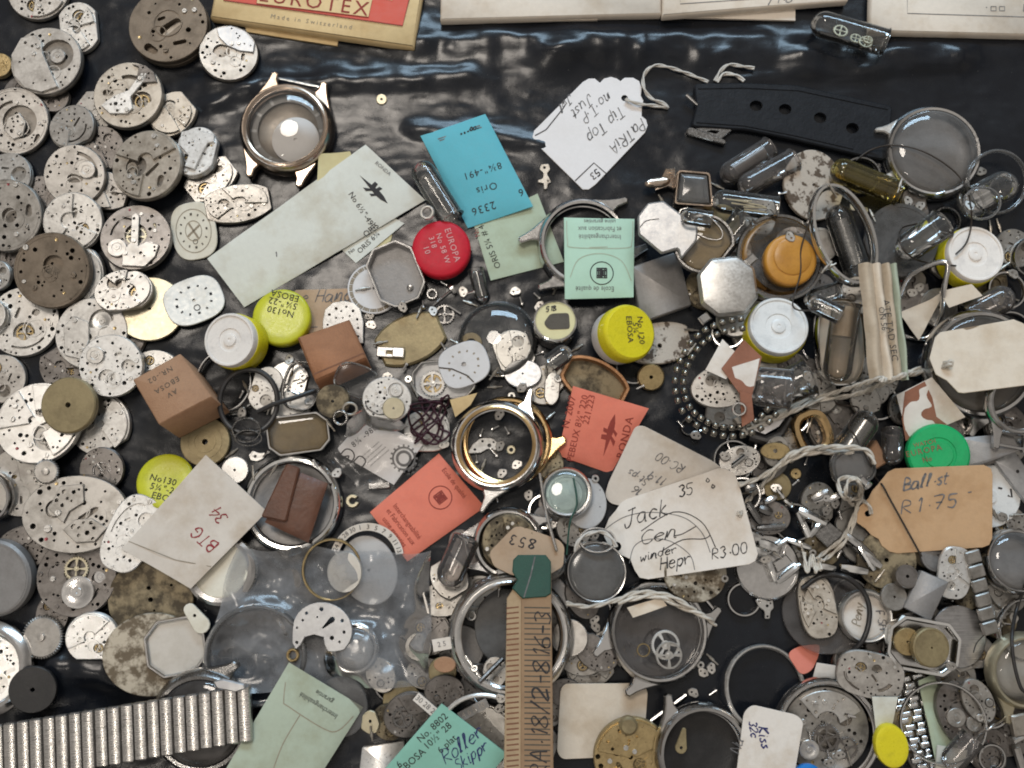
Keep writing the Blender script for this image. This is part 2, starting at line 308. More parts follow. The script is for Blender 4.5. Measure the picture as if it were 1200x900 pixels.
# ------------------------------------------------------------------ mesh collector (units of S)
class MB:
    def __init__(s): s.v = []; s.f = []; s.mk = []
    def use(s, m): s.mk.append((len(s.f), m)); return s
    def add(s, v, f):
        n = len(s.v); s.v += [tuple(p) for p in v]; s.f += [tuple(i + n for i in q) for q in f]; return s
    def loft(s, outline, prof, top=True, bottom=True, closed=False):
        """rings of the outline, inset by d at height z, for each (d, z) of the profile"""
        N = len(outline); V = []; Fc = []
        ax = max(abs(p[0]) for p in outline); ay = max(abs(p[1]) for p in outline)
        for d, z in prof: V += [(x * (1 - d / ax), y * (1 - d / ay), z) for x, y in outline]
        K = len(prof)
        for k in range(K if closed else K - 1):
            a, b = k * N, ((k + 1) % K) * N
            for i in range(N):
                j = (i + 1) % N; Fc.append((a + i, a + j, b + j, b + i))
        if not closed:
            if bottom: Fc.append(tuple(range(N - 1, -1, -1)))
            if top: Fc.append(tuple((K - 1) * N + i for i in range(N)))
        return s.add(V, Fc)
    def lathe(s, prof, n=40, x=0, y=0, top=True, bottom=True, closed=False):
        V = []; Fc = []; K = len(prof)
        for r, z in prof: V += [(x + r * math.cos(2 * PI * i / n), y + r * math.sin(2 * PI * i / n), z) for i in range(n)]
        for k in range(K if closed else K - 1):
            a, b = k * n, ((k + 1) % K) * n
            for i in range(n):
                j = (i + 1) % n; Fc.append((a + i, a + j, b + j, b + i))
        if not closed:
            if bottom: Fc.append(tuple(range(n - 1, -1, -1)))
            if top: Fc.append(tuple((K - 1) * n + i for i in range(n)))
        return s.add(V, Fc)
    def plate(s, outer, holes=(), z0=0, z1=1, ch=0, back=True, zf=None):
        outer = ccw(outer); holes = [ccw(h) for h in holes]
        top = offset(outer, ch) if ch else outer
        loops = [[Vector((x, y, 0)) for x, y in top]] + [[Vector((x, y, 0)) for x, y in h] for h in holes]
        flat = [p for l in loops for p in l]
        V = [(p.x, p.y, z1) for p in flat]; Fc = []
        tris = tessellate_polygon(loops) if (holes or len(outer) > 4) else [(0, 1, 2), (0, 2, 3)][:len(outer) - 2]
        for t in tris:
            a, b, c = (flat[i] for i in t)
            ar = (b.x - a.x) * (c.y - a.y) - (c.x - a.x) * (b.y - a.y)
            if abs(ar) < 1e-7: continue
            Fc.append(tuple(t) if ar > 0 else (t[0], t[2], t[1]))
        nt_ = len(Fc); n = len(outer); o1 = len(V)
        if ch: V += [(x, y, z1 - ch) for x, y in outer]
        o0 = len(V); V += [(x, y, z0) for x, y in outer]
        for i in range(n):
            j = (i + 1) % n
            if ch:
                Fc.append((o1 + i, o1 + j, j, i)); Fc.append((o0 + i, o0 + j, o1 + j, o1 + i))
            else: Fc.append((o0 + i, o0 + j, j, i))
        base = n; maps = list(range(o0, o0 + n))
        for h in holes:
            b0 = len(V); V += [(x, y, z0) for x, y in h]; m = len(h)
            for i in range(m):
                j = (i + 1) % m; Fc.append((base + i, base + j, b0 + j, b0 + i))
            maps += list(range(b0, b0 + m)); base += m
        if back: Fc += [(maps[q[0]], maps[q[2]], maps[q[1]]) for q in Fc[:nt_]]
        return s.add(V, Fc)
    def tube(s, pts, r, n=6, closed=False, caps=True):
        P = [Vector(p) for p in pts]; N = len(P); V = []; Fc = []; up = Vector((0, 0, 1))
        rr = r if callable(r) else (lambda t: r)
        for i in range(N):
            a = P[i - 1] if (i or closed) else P[0]; b = P[(i + 1) % N] if (i < N - 1 or closed) else P[-1]
            t = (b - a).normalized()
            u = t.cross(up)
            if u.length < 1e-3: u = Vector((1, 0, 0))
            u.normalize(); w = u.cross(t); q = rr(i / max(1, N - 1))
            V += [tuple(P[i] + (u * math.cos(2 * PI * k / n) + w * math.sin(2 * PI * k / n)) * q) for k in range(n)]
        for i in range(N if closed else N - 1):
            a, b = i * n, ((i + 1) % N) * n
            for k in range(n):
                l = (k + 1) % n; Fc.append((a + k, a + l, b + l, b + k))
        if caps and not closed:
            Fc.append(tuple(range(n - 1, -1, -1))); Fc.append(tuple((N - 1) * n + k for k in range(n)))
        return s.add(V, Fc)
    def box(s, x, y, z, sx, sy, sz, deg=0, ch=0):
        p = rotp(rect(sx / 2, sy / 2), deg, x, y)
        return s.plate(p, (), z, z + sz, ch)
    def ribbon(s, pts, w, z, zf=None, press=0):
        P = [Vector((p[0], p[1])) for p in pts]; N = len(P); V = []; Fc = []
        for i in range(N):
            t = (P[min(N - 1, i + 1)] - P[max(0, i - 1)])
            if t.length < 1e-6: t = Vector((1, 0))
            t.normalize(); n_ = Vector((-t.y, t.x)) * w / 2 * (press * (.65 + .7 * abs(math.sin(i * .55 + press * 9))) if press else 1)
            for q in (P[i] - n_, P[i] + n_): V.append((q.x, q.y, z + (zf(q.x, q.y) if zf else 0)))
        for i in range(N - 1): Fc.append((2 * i, 2 * i + 2, 2 * i + 3, 2 * i + 1))
        return s.add(V, Fc)
    def grid(s, fn, nu, nv, thick=None):
        V = [fn(i / nu, j / nv) for j in range(nv + 1) for i in range(nu + 1)]; W = nu + 1
        Fc = [(j * W + i, j * W + i + 1, (j + 1) * W + i + 1, (j + 1) * W + i) for j in range(nv) for i in range(nu)]
        return s.add(V, Fc)
    def mesh(s, name, m, smooth=34):
        me = bpy.data.meshes.new(name)
        me.from_pydata([(x * S, y * S, z * S) for x, y, z in s.v], [], s.f)
        if m: me.materials.append(mat(m))
        for k, (i0, mm) in enumerate(s.mk):
            me.materials.append(mat(mm)); i1 = s.mk[k + 1][0] if k + 1 < len(s.mk) else len(s.f)
            for q in range(i0, i1): me.polygons[q].material_index = len(me.materials) - 1
        me.validate()
        if smooth:
            me.polygons.foreach_set('use_smooth', [True] * len(me.polygons))
            me.set_sharp_from_angle(angle=rad(smooth))
        me.update(); return me

# ------------------------------------------------------------------ heap height map and placing
CELL = 3.0; X0, Y0, NX, NY = -840.0, -660.0, 560, 440
HM = np.zeros((NY, NX)); NOFILL = np.zeros((NY, NX), bool)
def hidx(x, y):
    i = np.clip(((np.asarray(x) - X0) / CELL).astype(int), 0, NX - 1)
    j = np.clip(((np.asarray(y) - Y0) / CELL).astype(int), 0, NY - 1)
    return j, i
def hm_at(x, y, r=0):
    j, i = hidx(x, y)
    if not r: return float(HM[j, i])
    return float(HM[max(0, j - r):j + r + 1, max(0, i - r):i + r + 1].max())
def inpoly_np(X, Y, p):
    r = np.zeros(X.shape, bool); j = len(p) - 1
    for i in range(len(p)):
        xi, yi = p[i]; xj, yj = p[j]
        if yi != yj:
            r ^= ((yi > Y) != (yj > Y)) & (X < (xj - xi) * (Y - yi) / (yj - yi) + xi)
        j = i
    return r
LABELS = {}
_g = [(i / 6, j / 6) for i in range(-6, 7) for j in range(-6, 7) if math.hypot(i, j) <= 6.2]
GRID_A = np.array([g[0] for g in _g]); GRID_B = np.array([g[1] for g in _g])
def props(o, label, cat, group=None, kind=None):
    if label: o['label'] = label
    if cat: o['category'] = cat
    if group: o['group'] = group
    if kind: o['kind'] = kind
    if label:
        LABELS.setdefault(label, []).append(group)
        w = len(label.split())
        if not 4 <= w <= 16: print('LABEL LENGTH', w, label)
        if len(LABELS[label]) > 1 and not group: print('SAME LABEL', label)
class Thing:
    def __init__(s, name, label, cat, px, py, foot, thick, rot=0, slope=None, holes=(), group=None, maxt=.12, q=.93, lift=0, z=None, mark=True):
        s.name, s.label, s.cat, s.group = name, label, cat, group
        s.px, s.py, s.rot, s.thick = px, py, rot, thick
        step = 2.4
        P = np.array(foot); lo, hi = P.min(0), P.max(0)
        gx, gy = np.meshgrid(np.arange(lo[0], hi[0] + .01, step), np.arange(lo[1], hi[1] + .01, step))
        m = inpoly_np(gx, gy, foot)
        for h in holes: m &= ~inpoly_np(gx, gy, h)
        X, Y = gx[m], gy[m]
        if len(X) < 4: X, Y = P[:, 0], P[:, 1]
        c, sn = math.cos(rad(rot)), math.sin(rad(rot))
        XR, YR = X * c - Y * sn, X * sn + Y * c
        zc = 0.0
        for it in range(3):
            cx, cy, k = unproj(px, py, zc + thick)
            j, i = hidx(cx + XR * k, cy + YR * k); h = HM[j, i]
            if slope is None:
                if it == 0:
                    sub = np.arange(0, len(XR), max(1, len(XR) // 350))
                hs_ = h[sub]; A_ = GRID_A * maxt; B_ = GRID_B * maxt
                D = hs_[None, :] - A_[:, None] * (XR[sub] * k)[None, :] - B_[:, None] * (YR[sub] * k)[None, :]
                n_ = min(len(sub) - 1, max(0, int(len(sub) * min(.99, q + .06))))
                cc = np.partition(D, n_, axis=1)[:, n_] + 1.2 * np.hypot(A_, B_)
                b_ = int(np.argmin(cc)); a, b = float(A_[b_]), float(B_[b_])
            else: a, b = slope
            zc = float(np.quantile(h - a * XR * k - b * YR * k, q)) + lift
            if z is not None: zc = z
        s.x, s.y, s.z, s.k, s.a, s.b = cx, cy, zc, k, a, b
        if mark: HM[j, i] = np.maximum(HM[j, i], zc + a * XR * k + b * YR * k + thick * k)
        s.cells = (j, i)
        n = Vector((-a, -b, 1)).normalized()
        R = Vector((0, 0, 1)).rotation_difference(n).to_matrix().to_4x4() @ Matrix.Rotation(rad(rot), 4, 'Z')
        s.M = Matrix.Translation((cx * S, cy * S, zc * S)) @ R @ Matrix.Scale(k, 4)
        s.root = None
    def _top(s, data):
        o = bpy.data.objects.new(s.name, data); COL.objects.link(o); o.matrix_world = s.M
        props(o, s.label, s.cat, s.group); s.root = o; return o
    def solo(s, mb, m, smooth=34): return s._top(mb.mesh(s.name, m, smooth))
    def part(s, name, mb, m, parent=None, smooth=34, label=None):
        if s.root is None: s._top(None); s.root.empty_display_size = .003
        me = mb.mesh(name, m, smooth) if isinstance(mb, MB) else mb
        o = bpy.data.objects.new(name, me); COL.objects.link(o); o.parent = parent or s.root
        if label: o['label'] = label
        return o
    def L(s, px, py):
        wx, wy, _ = unproj(px, py, s.z + s.thick)
        dx, dy = (wx - s.x) / s.k, (wy - s.y) / s.k
        c, sn = math.cos(rad(-s.rot)), math.sin(rad(-s.rot))
        return dx * c - dy * sn, dx * sn + dy * c
    def raise_top(s, r, dz):
        step = 2.4; g = np.arange(-r, r + .1, step); X, Y = np.meshgrid(g, g); d = np.hypot(X, Y); m = d <= r
        j, i = hidx(s.x + X[m] * s.k, s.y + Y[m] * s.k)
        HM[j, i] = np.maximum(HM[j, i], s.z + s.thick * s.k + dz * np.sqrt(np.maximum(0, 1 - (d[m] / r) ** 2)))
    # ---- writing
    def text(s, txt, px, py, h, deg, m='ink', z=None, zf=None, parent=None, name='printed_text', sp=1.0, sx=1.0, align='CENTER', mb=None, up=.35):
        cu = bpy.data.curves.new('t', 'FONT'); cu.body = txt; cu.size = h / .72; cu.align_x = align; cu.align_y = 'CENTER'
        cu.space_character = sp; cu.space_line = .95; cu.resolution_u = 2
        ob = bpy.data.objects.new('t', cu); COL.objects.link(ob)
        dg = bpy.context.evaluated_depsgraph_get(); me = ob.evaluated_get(dg).to_mesh()
        lx, ly = s.L(px, py); a = rad(deg - s.rot); c, sn = math.cos(a), math.sin(a)
        zz = (s.thick if z is None else z) + up
        V = []
        for v in me.vertices:
            x, y = v.co.x * sx, v.co.y
            X, Y = lx + x * c - y * sn, ly + x * sn + y * c
            V.append((X, Y, zz + (zf(X, Y) if zf else 0)))
        Fc = [tuple(p.vertices) for p in me.polygons]
        bpy.data.objects.remove(ob); bpy.data.curves.remove(cu)
        if mb is not None: mb.add(V, Fc); return mb
        return s.part(name, MB().add(V, Fc), m, parent, 0)
    def hand(s, txt, px, py, h, deg, m='inkgrey', w=1.4, slant=.25, z=None, zf=None, parent=None, gap=.36, seed=1, name='handwriting', mb=None, wx=.62, wob=.05):
        rg = random.Random(seed); own = mb is None; mb = mb or MB()
        lx, ly = s.L(px, py); a = rad(deg - s.rot); c, sn = math.cos(a), math.sin(a)
        zz = (s.thick if z is None else z) + .4; cur = 0
        for chh in txt:
            g = GLYPH.get(chh)
            if g is None: cur += h * .5; continue
            wmax = 0; dyj = rg.uniform(-.04, .04) * h
            for st_ in g.split('|'):
                pts = [tuple(float(q) for q in p.split(',')) for p in st_.split()]
                wmax = max(wmax, max(p[0] for p in pts))
                pts = smoothpath([(p[0] + rg.uniform(-wob, wob) * 4, p[1] + rg.uniform(-wob, wob) * 4) for p in pts], 4)
                Q = []
                for x, y in pts:
                    x, y = cur + x / 10 * h * wx / .62 + y / 10 * h * slant, y / 10 * h + dyj
                    Q.append((lx + x * c - y * sn, ly + x * sn + y * c))
                mb.ribbon(Q, w, zz, zf, rg.uniform(.7, 1.25))
            cur += wmax / 10 * h * wx / .62 + h * gap * .5
        return s.part(name, mb, m, parent, 0) if own else mb
    def lines(s, strokes, m, w=1.2, z=None, zf=None, name='drawn_line', parent=None, sm=0):
        mb = MB(); zz = (s.thick if z is None else z) + .35
        for st_ in strokes:
            q = [s.L(*p) for p in st_]
            if sm: q = [tuple(v) for v in smoothpath(q, sm)]
            mb.ribbon(q, w, zz, zf)
        return s.part(name, mb, m, parent, 0)
    def emblem(s, px, py, ln, deg, m='ink', zf=None, parent=None):
        """slim rocket-like emblem with fins"""
        lx, ly = s.L(px, py); mb = MB(); zz = s.thick + .35
        shapes = [[(-.5, 0), (-.1, -.045), (.12, -.075), (.3, -.06), (.5, 0), (.3, .06), (.12, .075), (-.1, .045)],
                  [(-.22, -.16), (-.05, -.03), (.02, -.03), (-.1, -.17)], [(-.12, .03), (.0, .03), (-.02, .17), (-.12, .16)],
                  [(.0, -.15), (.1, -.06), (.16, -.07), (.08, -.17)], [(.03, .05), (.12, .07), (.14, .17), (.05, .15)]]
        for q in shapes:
            p = rotp(q, deg - s.rot, lx, ly, ln)
            mb.add([(x, y, zz + (zf(x, y) if zf else 0)) for x, y in p], [tuple(range(len(p)))] if area(p) > 0 else [tuple(reversed(range(len(p))))])
        return s.part('printed_emblem', mb, m, parent, 0)
    def seal(s, px, py, r, deg, m='ink', zf=None, parent=None):
        lx, ly = s.L(px, py); mb = MB(); zz = s.thick + .35; q = r * .42
        mb.ribbon(circ(r, 36, lx, ly) + [(lx + r, ly)], r * .08, zz, zf)
        for st_ in ([(-q, -q), (q, -q), (q, q), (-q, q), (-q, -q)], [(-q, q * .55), (q, q * .55)], [(-q, -q * .55), (q, -q * .55)],
                    [(-q * .6, -q), (-q * .6, q)], [(-q * .25, -q * .5), (-q * .25, q * .5)], [(0, -q), (0, q)], [(q * .3, -q), (q * .3, q)], [(q * .65, -q), (q * .65, q)]):
            mb.ribbon(rotp(st_, deg - s.rot, lx, ly), r * .13, zz, zf)
        return s.part('printed_seal', mb, m, parent, 0)

GLYPH = {'0': "3,0 1,1 0,5 1,9 3,10 5,9 6,5 5,1 3,0", '1': "2,8 4,10 3,0", '2': "0,8 2,10 5,9 5,6 0,0 6,1", '3': "0,9 3,10 5,8 3,5.5 5,3 3,0 0,1",
 '4': "4,10 0,4 6,4|5,7 4,-1", '5': "6,10 1,10 1,6 4,6 5,3 3,0 0,1", '6': "5,10 1,6 0,2 2,0 5,1 5,4 2,5 0,3", '7': "0,10 6,10 2,0|1,5 5,5",
 '8': "3,5 0,8 3,10 5,8 0,2 3,0 6,2 3,5", '9': "5,8 3,10 0,8 1,5 5,6 5,9 4,0", '.': "2.2,3 2.8,3.4 2.4,3.8", ',': "2,1 1,-1", '-': "1,5 5,5",
 '/': "0,-1 5,11", '%': "1,11 -0.5,9 1,7 2.5,9 1,11|5,4 3.8,2 5,0 6.5,2 5,4", 'A': "0,0 3,10 6,0|1,4 5,4", 'B': "1,0 1,10 5,9 5,6 1,5 6,4 6,1 1,0", 'F': "1,0 1,10 6,10|1,5 5,5",
 'G': "6,8 3,10 0,6 1,1 4,0 6,3 3,4", 'H': "0,0 1,10|6,0 6,10|0,5 6,5", 'I': "2,0 2,10", 'J': "1,9 6,10|4,10 3,1 0,-1 -1,2", 'K': "0,0 1,10|6,10 1,5 6,0",
 'C': "6,9 3,10 0,6 1,1 4,0 6,2", 'D': "1,0 1,10 5,8 6,4 4,0 1,0", 'E': "6,10 1,10 1,0 6,0|1,5 5,5", 'L': "1,10 1,0 6,0", 'M': "0,0 1,10 4,4 7,10 8,0", 'O': "3,10 0,6 1,1 4,0 6,5 3,10", 'N': "0,0 0,10 6,0 6,10", 'P': "0,0 1,10 5,9 5,6 1,5", 'R': "0,0 1,10 5,9 5,6 1,5 6,0", 'S': "5,9 2,10 1,7 5,4 4,0 0,1", 'T': "3,0 3,10|0,10 6,10",
 'a': "5,5 2,6 0,3 1,0 4,1 5,5 5,0 6,0", 'c': "5,5 2,6 0,3 2,0 5,1", 'd': "5,5 2,6 0,3 2,0 4,1 6,10 5,0", 'e': "0,3 5,4 3,6 0,3 2,0 5,1", 'h': "0,0 1,10|0,2 3,6 4,4 4,0 5,0",
 'i': "1,6 1,0 2,0|1,8 1.4,8.4", 'k': "0,0 1,10|4,6 1,3 5,0", 'l': "0,0 3,9 2,10 1,6 1,1 2,0", 'm': "0,0 1,6 1,1 3,6 4,5 4,1 6,6 7,4 7,0", 'n': "0,0 1,6 1,1 3,6 5,5 5,0 6,0",
 'o': "3,6 0,4 1,0 4,0 5,4 3,6", 'p': "1,6 0,-4|1,5 4,6 5,3 3,0 1,1", 'r': "0,6 1,0|1,4 3,6 5,5", 's': "4,6 1,5 4,2 2,0 0,1", 't': "2,9 1,1 3,0|0,6 4,6", 'u': "0,6 1,0 4,1 5,6 5,0 6,0", 'w': "0,6 1,0 3,4 4,0 6,6", 'y': "0,6 2,1|5,6 2,-4", 'z': "0,6 5,6 0,0 5,0"}

def poly(pts):
    """photo polygon -> centre pixel and local points (scale 1 at that spot)"""
    xs, ys = [p[0] for p in pts], [p[1] for p in pts]
    px, py = (min(xs) + max(xs)) / 2, (min(ys) + max(ys)) / 2
    cx, cy, k = unproj(px, py)
    o = []
    for p in pts:
        x, y, _ = unproj(*p); o.append(((x - cx) / k, (y - cy) / k))
    return px, py, ccw(o)
# ------------------------------------------------------------------ small parts
_cache = {}
def cached(key, fn):
    if key not in _cache: _cache[key] = fn()
    return _cache[key]
def screw_mesh(m):
    def f():
        mb = MB().lathe([(10, 0), (10, 6)], 14, top=False, bottom=False)
        mb.plate(circ(10, 14), [rect(7.6, 1.5)], 4, 8, .8)
        mb.plate(circ(9.6, 10), (), 2, 4.2, back=False)
        return mb.mesh('screw', m)
    return cached(('screw', m), f)
def add_screw(t, x, y, z, r, m='silver', parent=None, deg=0):
    o = t.part('screw', screw_mesh(m), None, parent)
    o.location = (x * S, y * S, z * S); o.scale = (r / 10,) * 3; o.rotation_euler.z = rad(deg); return o
def gear_mb(r, teeth, spokes, h, rimw=.2, z=0, hub=.2, tooth=.1, x=0, y=0, deg=0):
    mb = MB(); n = teeth * 4; out = []
    for i in range(n):
        q = r * (1 + tooth * (.5 if i % 4 in (1, 2) else -.5)); a = 2 * PI * i / n
        out.append((x + q * math.cos(a), y + q * math.sin(a)))
    holes = []
    if spokes:
        ri, rh = r * (1 - rimw), r * hub
        for k in range(spokes):
            a0 = deg + 360 / spokes * k + 9; a1 = deg + 360 / spokes * (k + 1) - 9
            holes.append(arcband(rh, ri, a0, a1, 8, x, y))
    mb.plate(out, holes, z, z + h, h * .2)
    mb.lathe([(r * hub * .55, z + h), (r * hub * .5, z + h * 1.7), (r * hub * .2, z + h * 1.8)], 12, x, y, bottom=False)
    return mb
def balance_mb(r, z, x=0, y=0, deg=0, h=1.6, spokes=2):
    mb = MB(); holes = []
    for k in range(spokes):
        a0 = deg + 360 / spokes * k + 12; a1 = deg + 360 / spokes * (k + 1) - 12
        holes.append(arcband(r * .2, r * .8, a0, a1, 12, x, y))
    mb.plate(circ(r, 36, x, y), holes, z, z + h, .3)
    mb.lathe([(r * .14, z + h), (r * .12, z + h * 2.2), (r * .03, z + h * 2.6)], 10, x, y, bottom=False)
    return mb
def rand_holes(rg, outl, taken, n, rmin, rmax, margin=1.3):
    xs = [p[0] for p in outl]; ys = [p[1] for p in outl]; o = []
    for _ in range(n * 14):
        if len(o) >= n: break
        r = rmin + (rmax - rmin) * rg.random() ** 2; x, y = rg.uniform(min(xs), max(xs)), rg.uniform(min(ys), max(ys))
        if not inside(x, y, outl) or edist(x, y, outl) < r + margin: continue
        if any(math.hypot(x - a, y - b) < r + c + margin * .8 for a, b, c in taken): continue
        taken.append((x, y, r)); o.append((x, y, r))
    return o
def shape(kind, a, b=None):
    b = b or a
    return {'round': lambda: ell(a, b, 60), 'ton': lambda: ton(a, b, 1.2), 'tonw': lambda: ton(a, b, 1.12), 'oval': lambda: ell(a, b, 56), 'sup': lambda: sup(a, b, 2.8),
            'oct': lambda: octa(a, b, min(a, b) * .5), 'flat': lambda: [(x, max(-.84 * b, y)) for x, y in ell(a, b, 64)],
            'flat2': lambda: [(x, max(-.84 * b, min(.88 * b, y))) for x, y in ell(a, b, 64)],
            'notch': lambda: [(x * (1 - .1 * (abs(y) < .16 * b and x > 0)), y) for x, y in ell(a, b, 72)]}[kind]()

def movement(label, px, py, a, b=None, rot=0, style='plate', m='nickel', seed=1, out='round', t=10, m2=None, group=None, gears=(), cat='watch movement', name='watch_movement', slope=None, cut=None, bridges=None, nh=1.0, maxt=.14, screws=4, ring=None, wheel='brass', lift=0):
    """a watch movement: plate with drilled holes and milled recesses, bridges, wheels, screws"""
    rg = random.Random(seed * 7 + 3); b = b or a; R = (a + b) / 2; m2 = m2 or m
    outl = ccw(shape(out, a, b))
    T_ = Thing(name, label, cat, px, py, outl, t, rot, slope, group=group, maxt=maxt, lift=lift)
    taken = []
    # milled recesses through the upper layer
    cuts = []
    if cut is None:
        n = {'plate': 2, 'bottom': 1, 'bridge': 2, 'plain': 0}[style]
        cut = []
        a0 = rg.uniform(0, 360)
        for k in range(n):
            q = a0 + k * rg.uniform(100, 170); rr = R * rg.uniform(.2, .32)
            cut.append((.52 * R * math.cos(rad(q)), .52 * R * math.sin(rad(q)) * b / R, rr))
    for c in cut:
        if len(c) == 3:
            x, y, r = c
            if rg.random() < .4:
                p = [(x + r * q * math.cos(2 * PI * i / 18), y + r * q * math.sin(2 * PI * i / 18)) for i, q in ((i, 1 if i % 18 < 11 else .68) for i in range(18))]
            else: p = circ(r, 20, x, y)
            if all(inside(*v, outl) and edist(*v, outl) > .8 for v in p) and not any(math.hypot(x - u, y - v) < r + w + 1 for u, v, w in taken):
                cuts.append(p); taken.append((x, y, r))
        else:
            x0, y0, x1, y1, r = c; p = capsule(x0, y0, x1, y1, r, r * .8)
            cand = [(x0 + (x1 - x0) * q, y0 + (y1 - y0) * q, r) for q in (0, .33, .66, 1)]
            if all(inside(*v, outl) and edist(*v, outl) > .8 for v in p) and not any(math.hypot(x - u, y - v) < r + w + 1 for x, y, r in cand for u, v, w in taken):
                cuts.append(p); taken += cand
    # keyless slots
    for k in range(rg.choice([1, 2, 2, 3])):
        q = rg.uniform(0, 2 * PI); x, y = .5 * a * math.cos(q) * rg.uniform(.3, 1.2), .5 * b * math.sin(q) * rg.uniform(.3, 1.2)
        l = R * rg.uniform(.12, .3); w = R * rg.uniform(.03, .06); d = rg.uniform(0, PI)
        e = (x + l * math.cos(d), y + l * math.sin(d))
        cand = [(x + (e[0] - x) * i / 3, y + (e[1] - y) * i / 3, w) for i in range(4)]
        if all(inside(u, v, outl) and edist(u, v, outl) > w + 1.5 for u, v, _ in cand) and not any(math.hypot(u - p, v - r_) < w + s_ + 1.2 for u, v, _ in cand for p, r_, s_ in taken):
            cuts.append(capsule(x, y, e[0], e[1], w)); taken += cand
    # curved slots around the centre
    for k in range(rg.choice([0, 1, 1, 2]) if R > 21 and style != 'plain' else 0):
        rr = R * rg.uniform(.3, .78); w = R * rg.uniform(.025, .07); a0 = rg.uniform(0, 360); da = rg.uniform(35, 110); fx, fy = a / R, b / R
        cand = [(rr * fx * math.cos(rad(a0 + da * i / 8)), rr * fy * math.sin(rad(a0 + da * i / 8)), w) for i in range(9)]
        if all(inside(u, v, outl) and edist(u, v, outl) > w + 1.2 for u, v, _ in cand) and not any(math.hypot(u - p, v - r_) < w + s_ + 1 for u, v, _ in cand for p, r_, s_ in taken):
            cuts.append([(x * fx, y * fy) for x, y in arcband(rr - w, rr + w, a0, a0 + da, 12)]); taken += cand
    low = t * .42; upz = t * .8
    small = rand_holes(rg, outl, taken, int(nh * (14 + R * .3)), .024 * R + .2, .07 * R)
    thru = [circ(r, 10, x, y) for x, y, r in small]
    pits = []; 
    if R > 20:
        for c in cut:      # floor of each milled recess gets its own holes
            if len(c) == 3:
                x, y, r = c
                for q in range(3):
                    an = rg.uniform(0, 2 * PI); d = r * rg.uniform(.3, .65); pits.append((x + d * math.cos(an), y + d * math.sin(an), r * rg.uniform(.08, .17)))
    ptaken = [(x, y, r) for x, y, r in small]; pok = []
    for x, y, r in pits:
        if all(math.hypot(x - u, y - v) > r + w + .8 for u, v, w in ptaken): ptaken.append((x, y, r)); pok.append(circ(r, 10, x, y))
    mb = MB()
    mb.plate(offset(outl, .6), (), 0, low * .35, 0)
    mb.use({'bright': 'silver', 'silver': 'nickel2', 'dark': 'dark', 'darkbrown': 'darkbrown', 'oxid': 'oxid', 'brass': 'khaki', 'mottled': 'oxid'}.get(m, 'recess'))  # recess floors in a darker metal, their shade and grime put into colour
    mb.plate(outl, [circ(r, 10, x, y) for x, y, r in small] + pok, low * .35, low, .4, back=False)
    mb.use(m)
    mb.plate(offset(outl, .35), cuts + thru, low, upz, .7, back=False)
    # raised turned bosses and rings
    for k in range(rg.choice([1, 2, 2, 3])):
        q = rg.uniform(0, 2 * PI); d = rg.uniform(.1, .5); x, y, r = d * a * math.cos(q), d * b * math.sin(q), R * rg.uniform(.14, .34)
        if all(inside(*v, offset(outl, 1)) for v in circ(r, 12, x, y)):
            mb.lathe([(r, upz), (r, upz + .7), (r - 1.0, upz + .7), (r - 1.0, upz)], 26, x, y, top=False, bottom=False)
    if style == 'bottom':
        for rr in (.97, .9):
            o2 = offset(outl, R * (1 - rr)); mb.loft(o2, [(0, upz), (0, upz + .5), (.9, upz + .5), (.9, upz)], top=False, bottom=False)
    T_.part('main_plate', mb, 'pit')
    # wheels lying in recesses or on top
    glist = list(gears)
    if not glist and style in ('plate', 'bridge') and cuts and rg.random() < .92:
        c = next((c for c in cut if len(c) == 3), None)
        if c: glist = [(c[0], c[1], c[2] * .8, rg.choice(['bal', 'gear', 'drum']))]
    for gx, gy, gr, kind in glist:
        zz = low + .4
        if kind.endswith('+'): zz = upz + .6; kind = kind[:-1]
        if kind == 'bal': T_.part('balance_wheel', balance_mb(gr, zz + 1, gx, gy, rg.uniform(0, 180), spokes=rg.choice([2, 3])), wheel)
        elif kind == 'gear': T_.part('gear_wheel', gear_mb(gr, max(16, int(gr * 2)), rg.choice([3, 4, 5]), 1.6, z=zz, x=gx, y=gy), wheel)
        else: T_.part('barrel_drum', MB().lathe([(gr, zz), (gr, zz + 3), (gr - .5, zz + 3.4), (gr * .55, zz + 3.4), (gr * .5, zz + 3), (gr * .3, zz + 3), (gr * .27, zz + 4), (gr * .08, zz + 4), (gr * .06, zz + 3)], 28, gx, gy), m2 if isinstance(m2, str) else m2[0])
    # bridges
    if bridges is None:
        bridges = []
        if style == 'bridge' or (style == 'plate' and R > 24 and rg.random() < .65): 
            a0 = rg.uniform(0, 360); bridges = [(a0, a0 + rg.uniform(100, 170), rg.uniform(.0, .35))]
            if rg.random() < .7: bridges.append((a0 + 185, a0 + 185 + rg.uniform(40, 80), rg.uniform(.1, .4)))
    for k, bd in enumerate(bridges):
        if isinstance(bd, tuple) and len(bd) == 3 and not isinstance(bd[0], tuple):
            a0, a1, ri = bd; n = 18; o = []
            for i in range(n + 1):
                q = rad(a0 + (a1 - a0) * i / n); o.append((.93 * a * math.cos(q), .93 * b * math.sin(q)))
            for i in range(n + 1):
                q = rad(a1 + (a0 - a1) * i / n); rr = max(ri, .05) * (1 + .3 * math.sin(i * PI / n)); o.append((rr * a * math.cos(q), rr * b * math.sin(q)))
            bp = rnd(ccw(o), 2.5, 3) if ri < .1 else ccw(o)
        else: bp = ccw([(x * R, y * R) for x, y in bd])
        tk = []
        hs = rand_holes(rg, bp, tk, 3 + int(R * .1), .03 * R, .065 * R, .9)
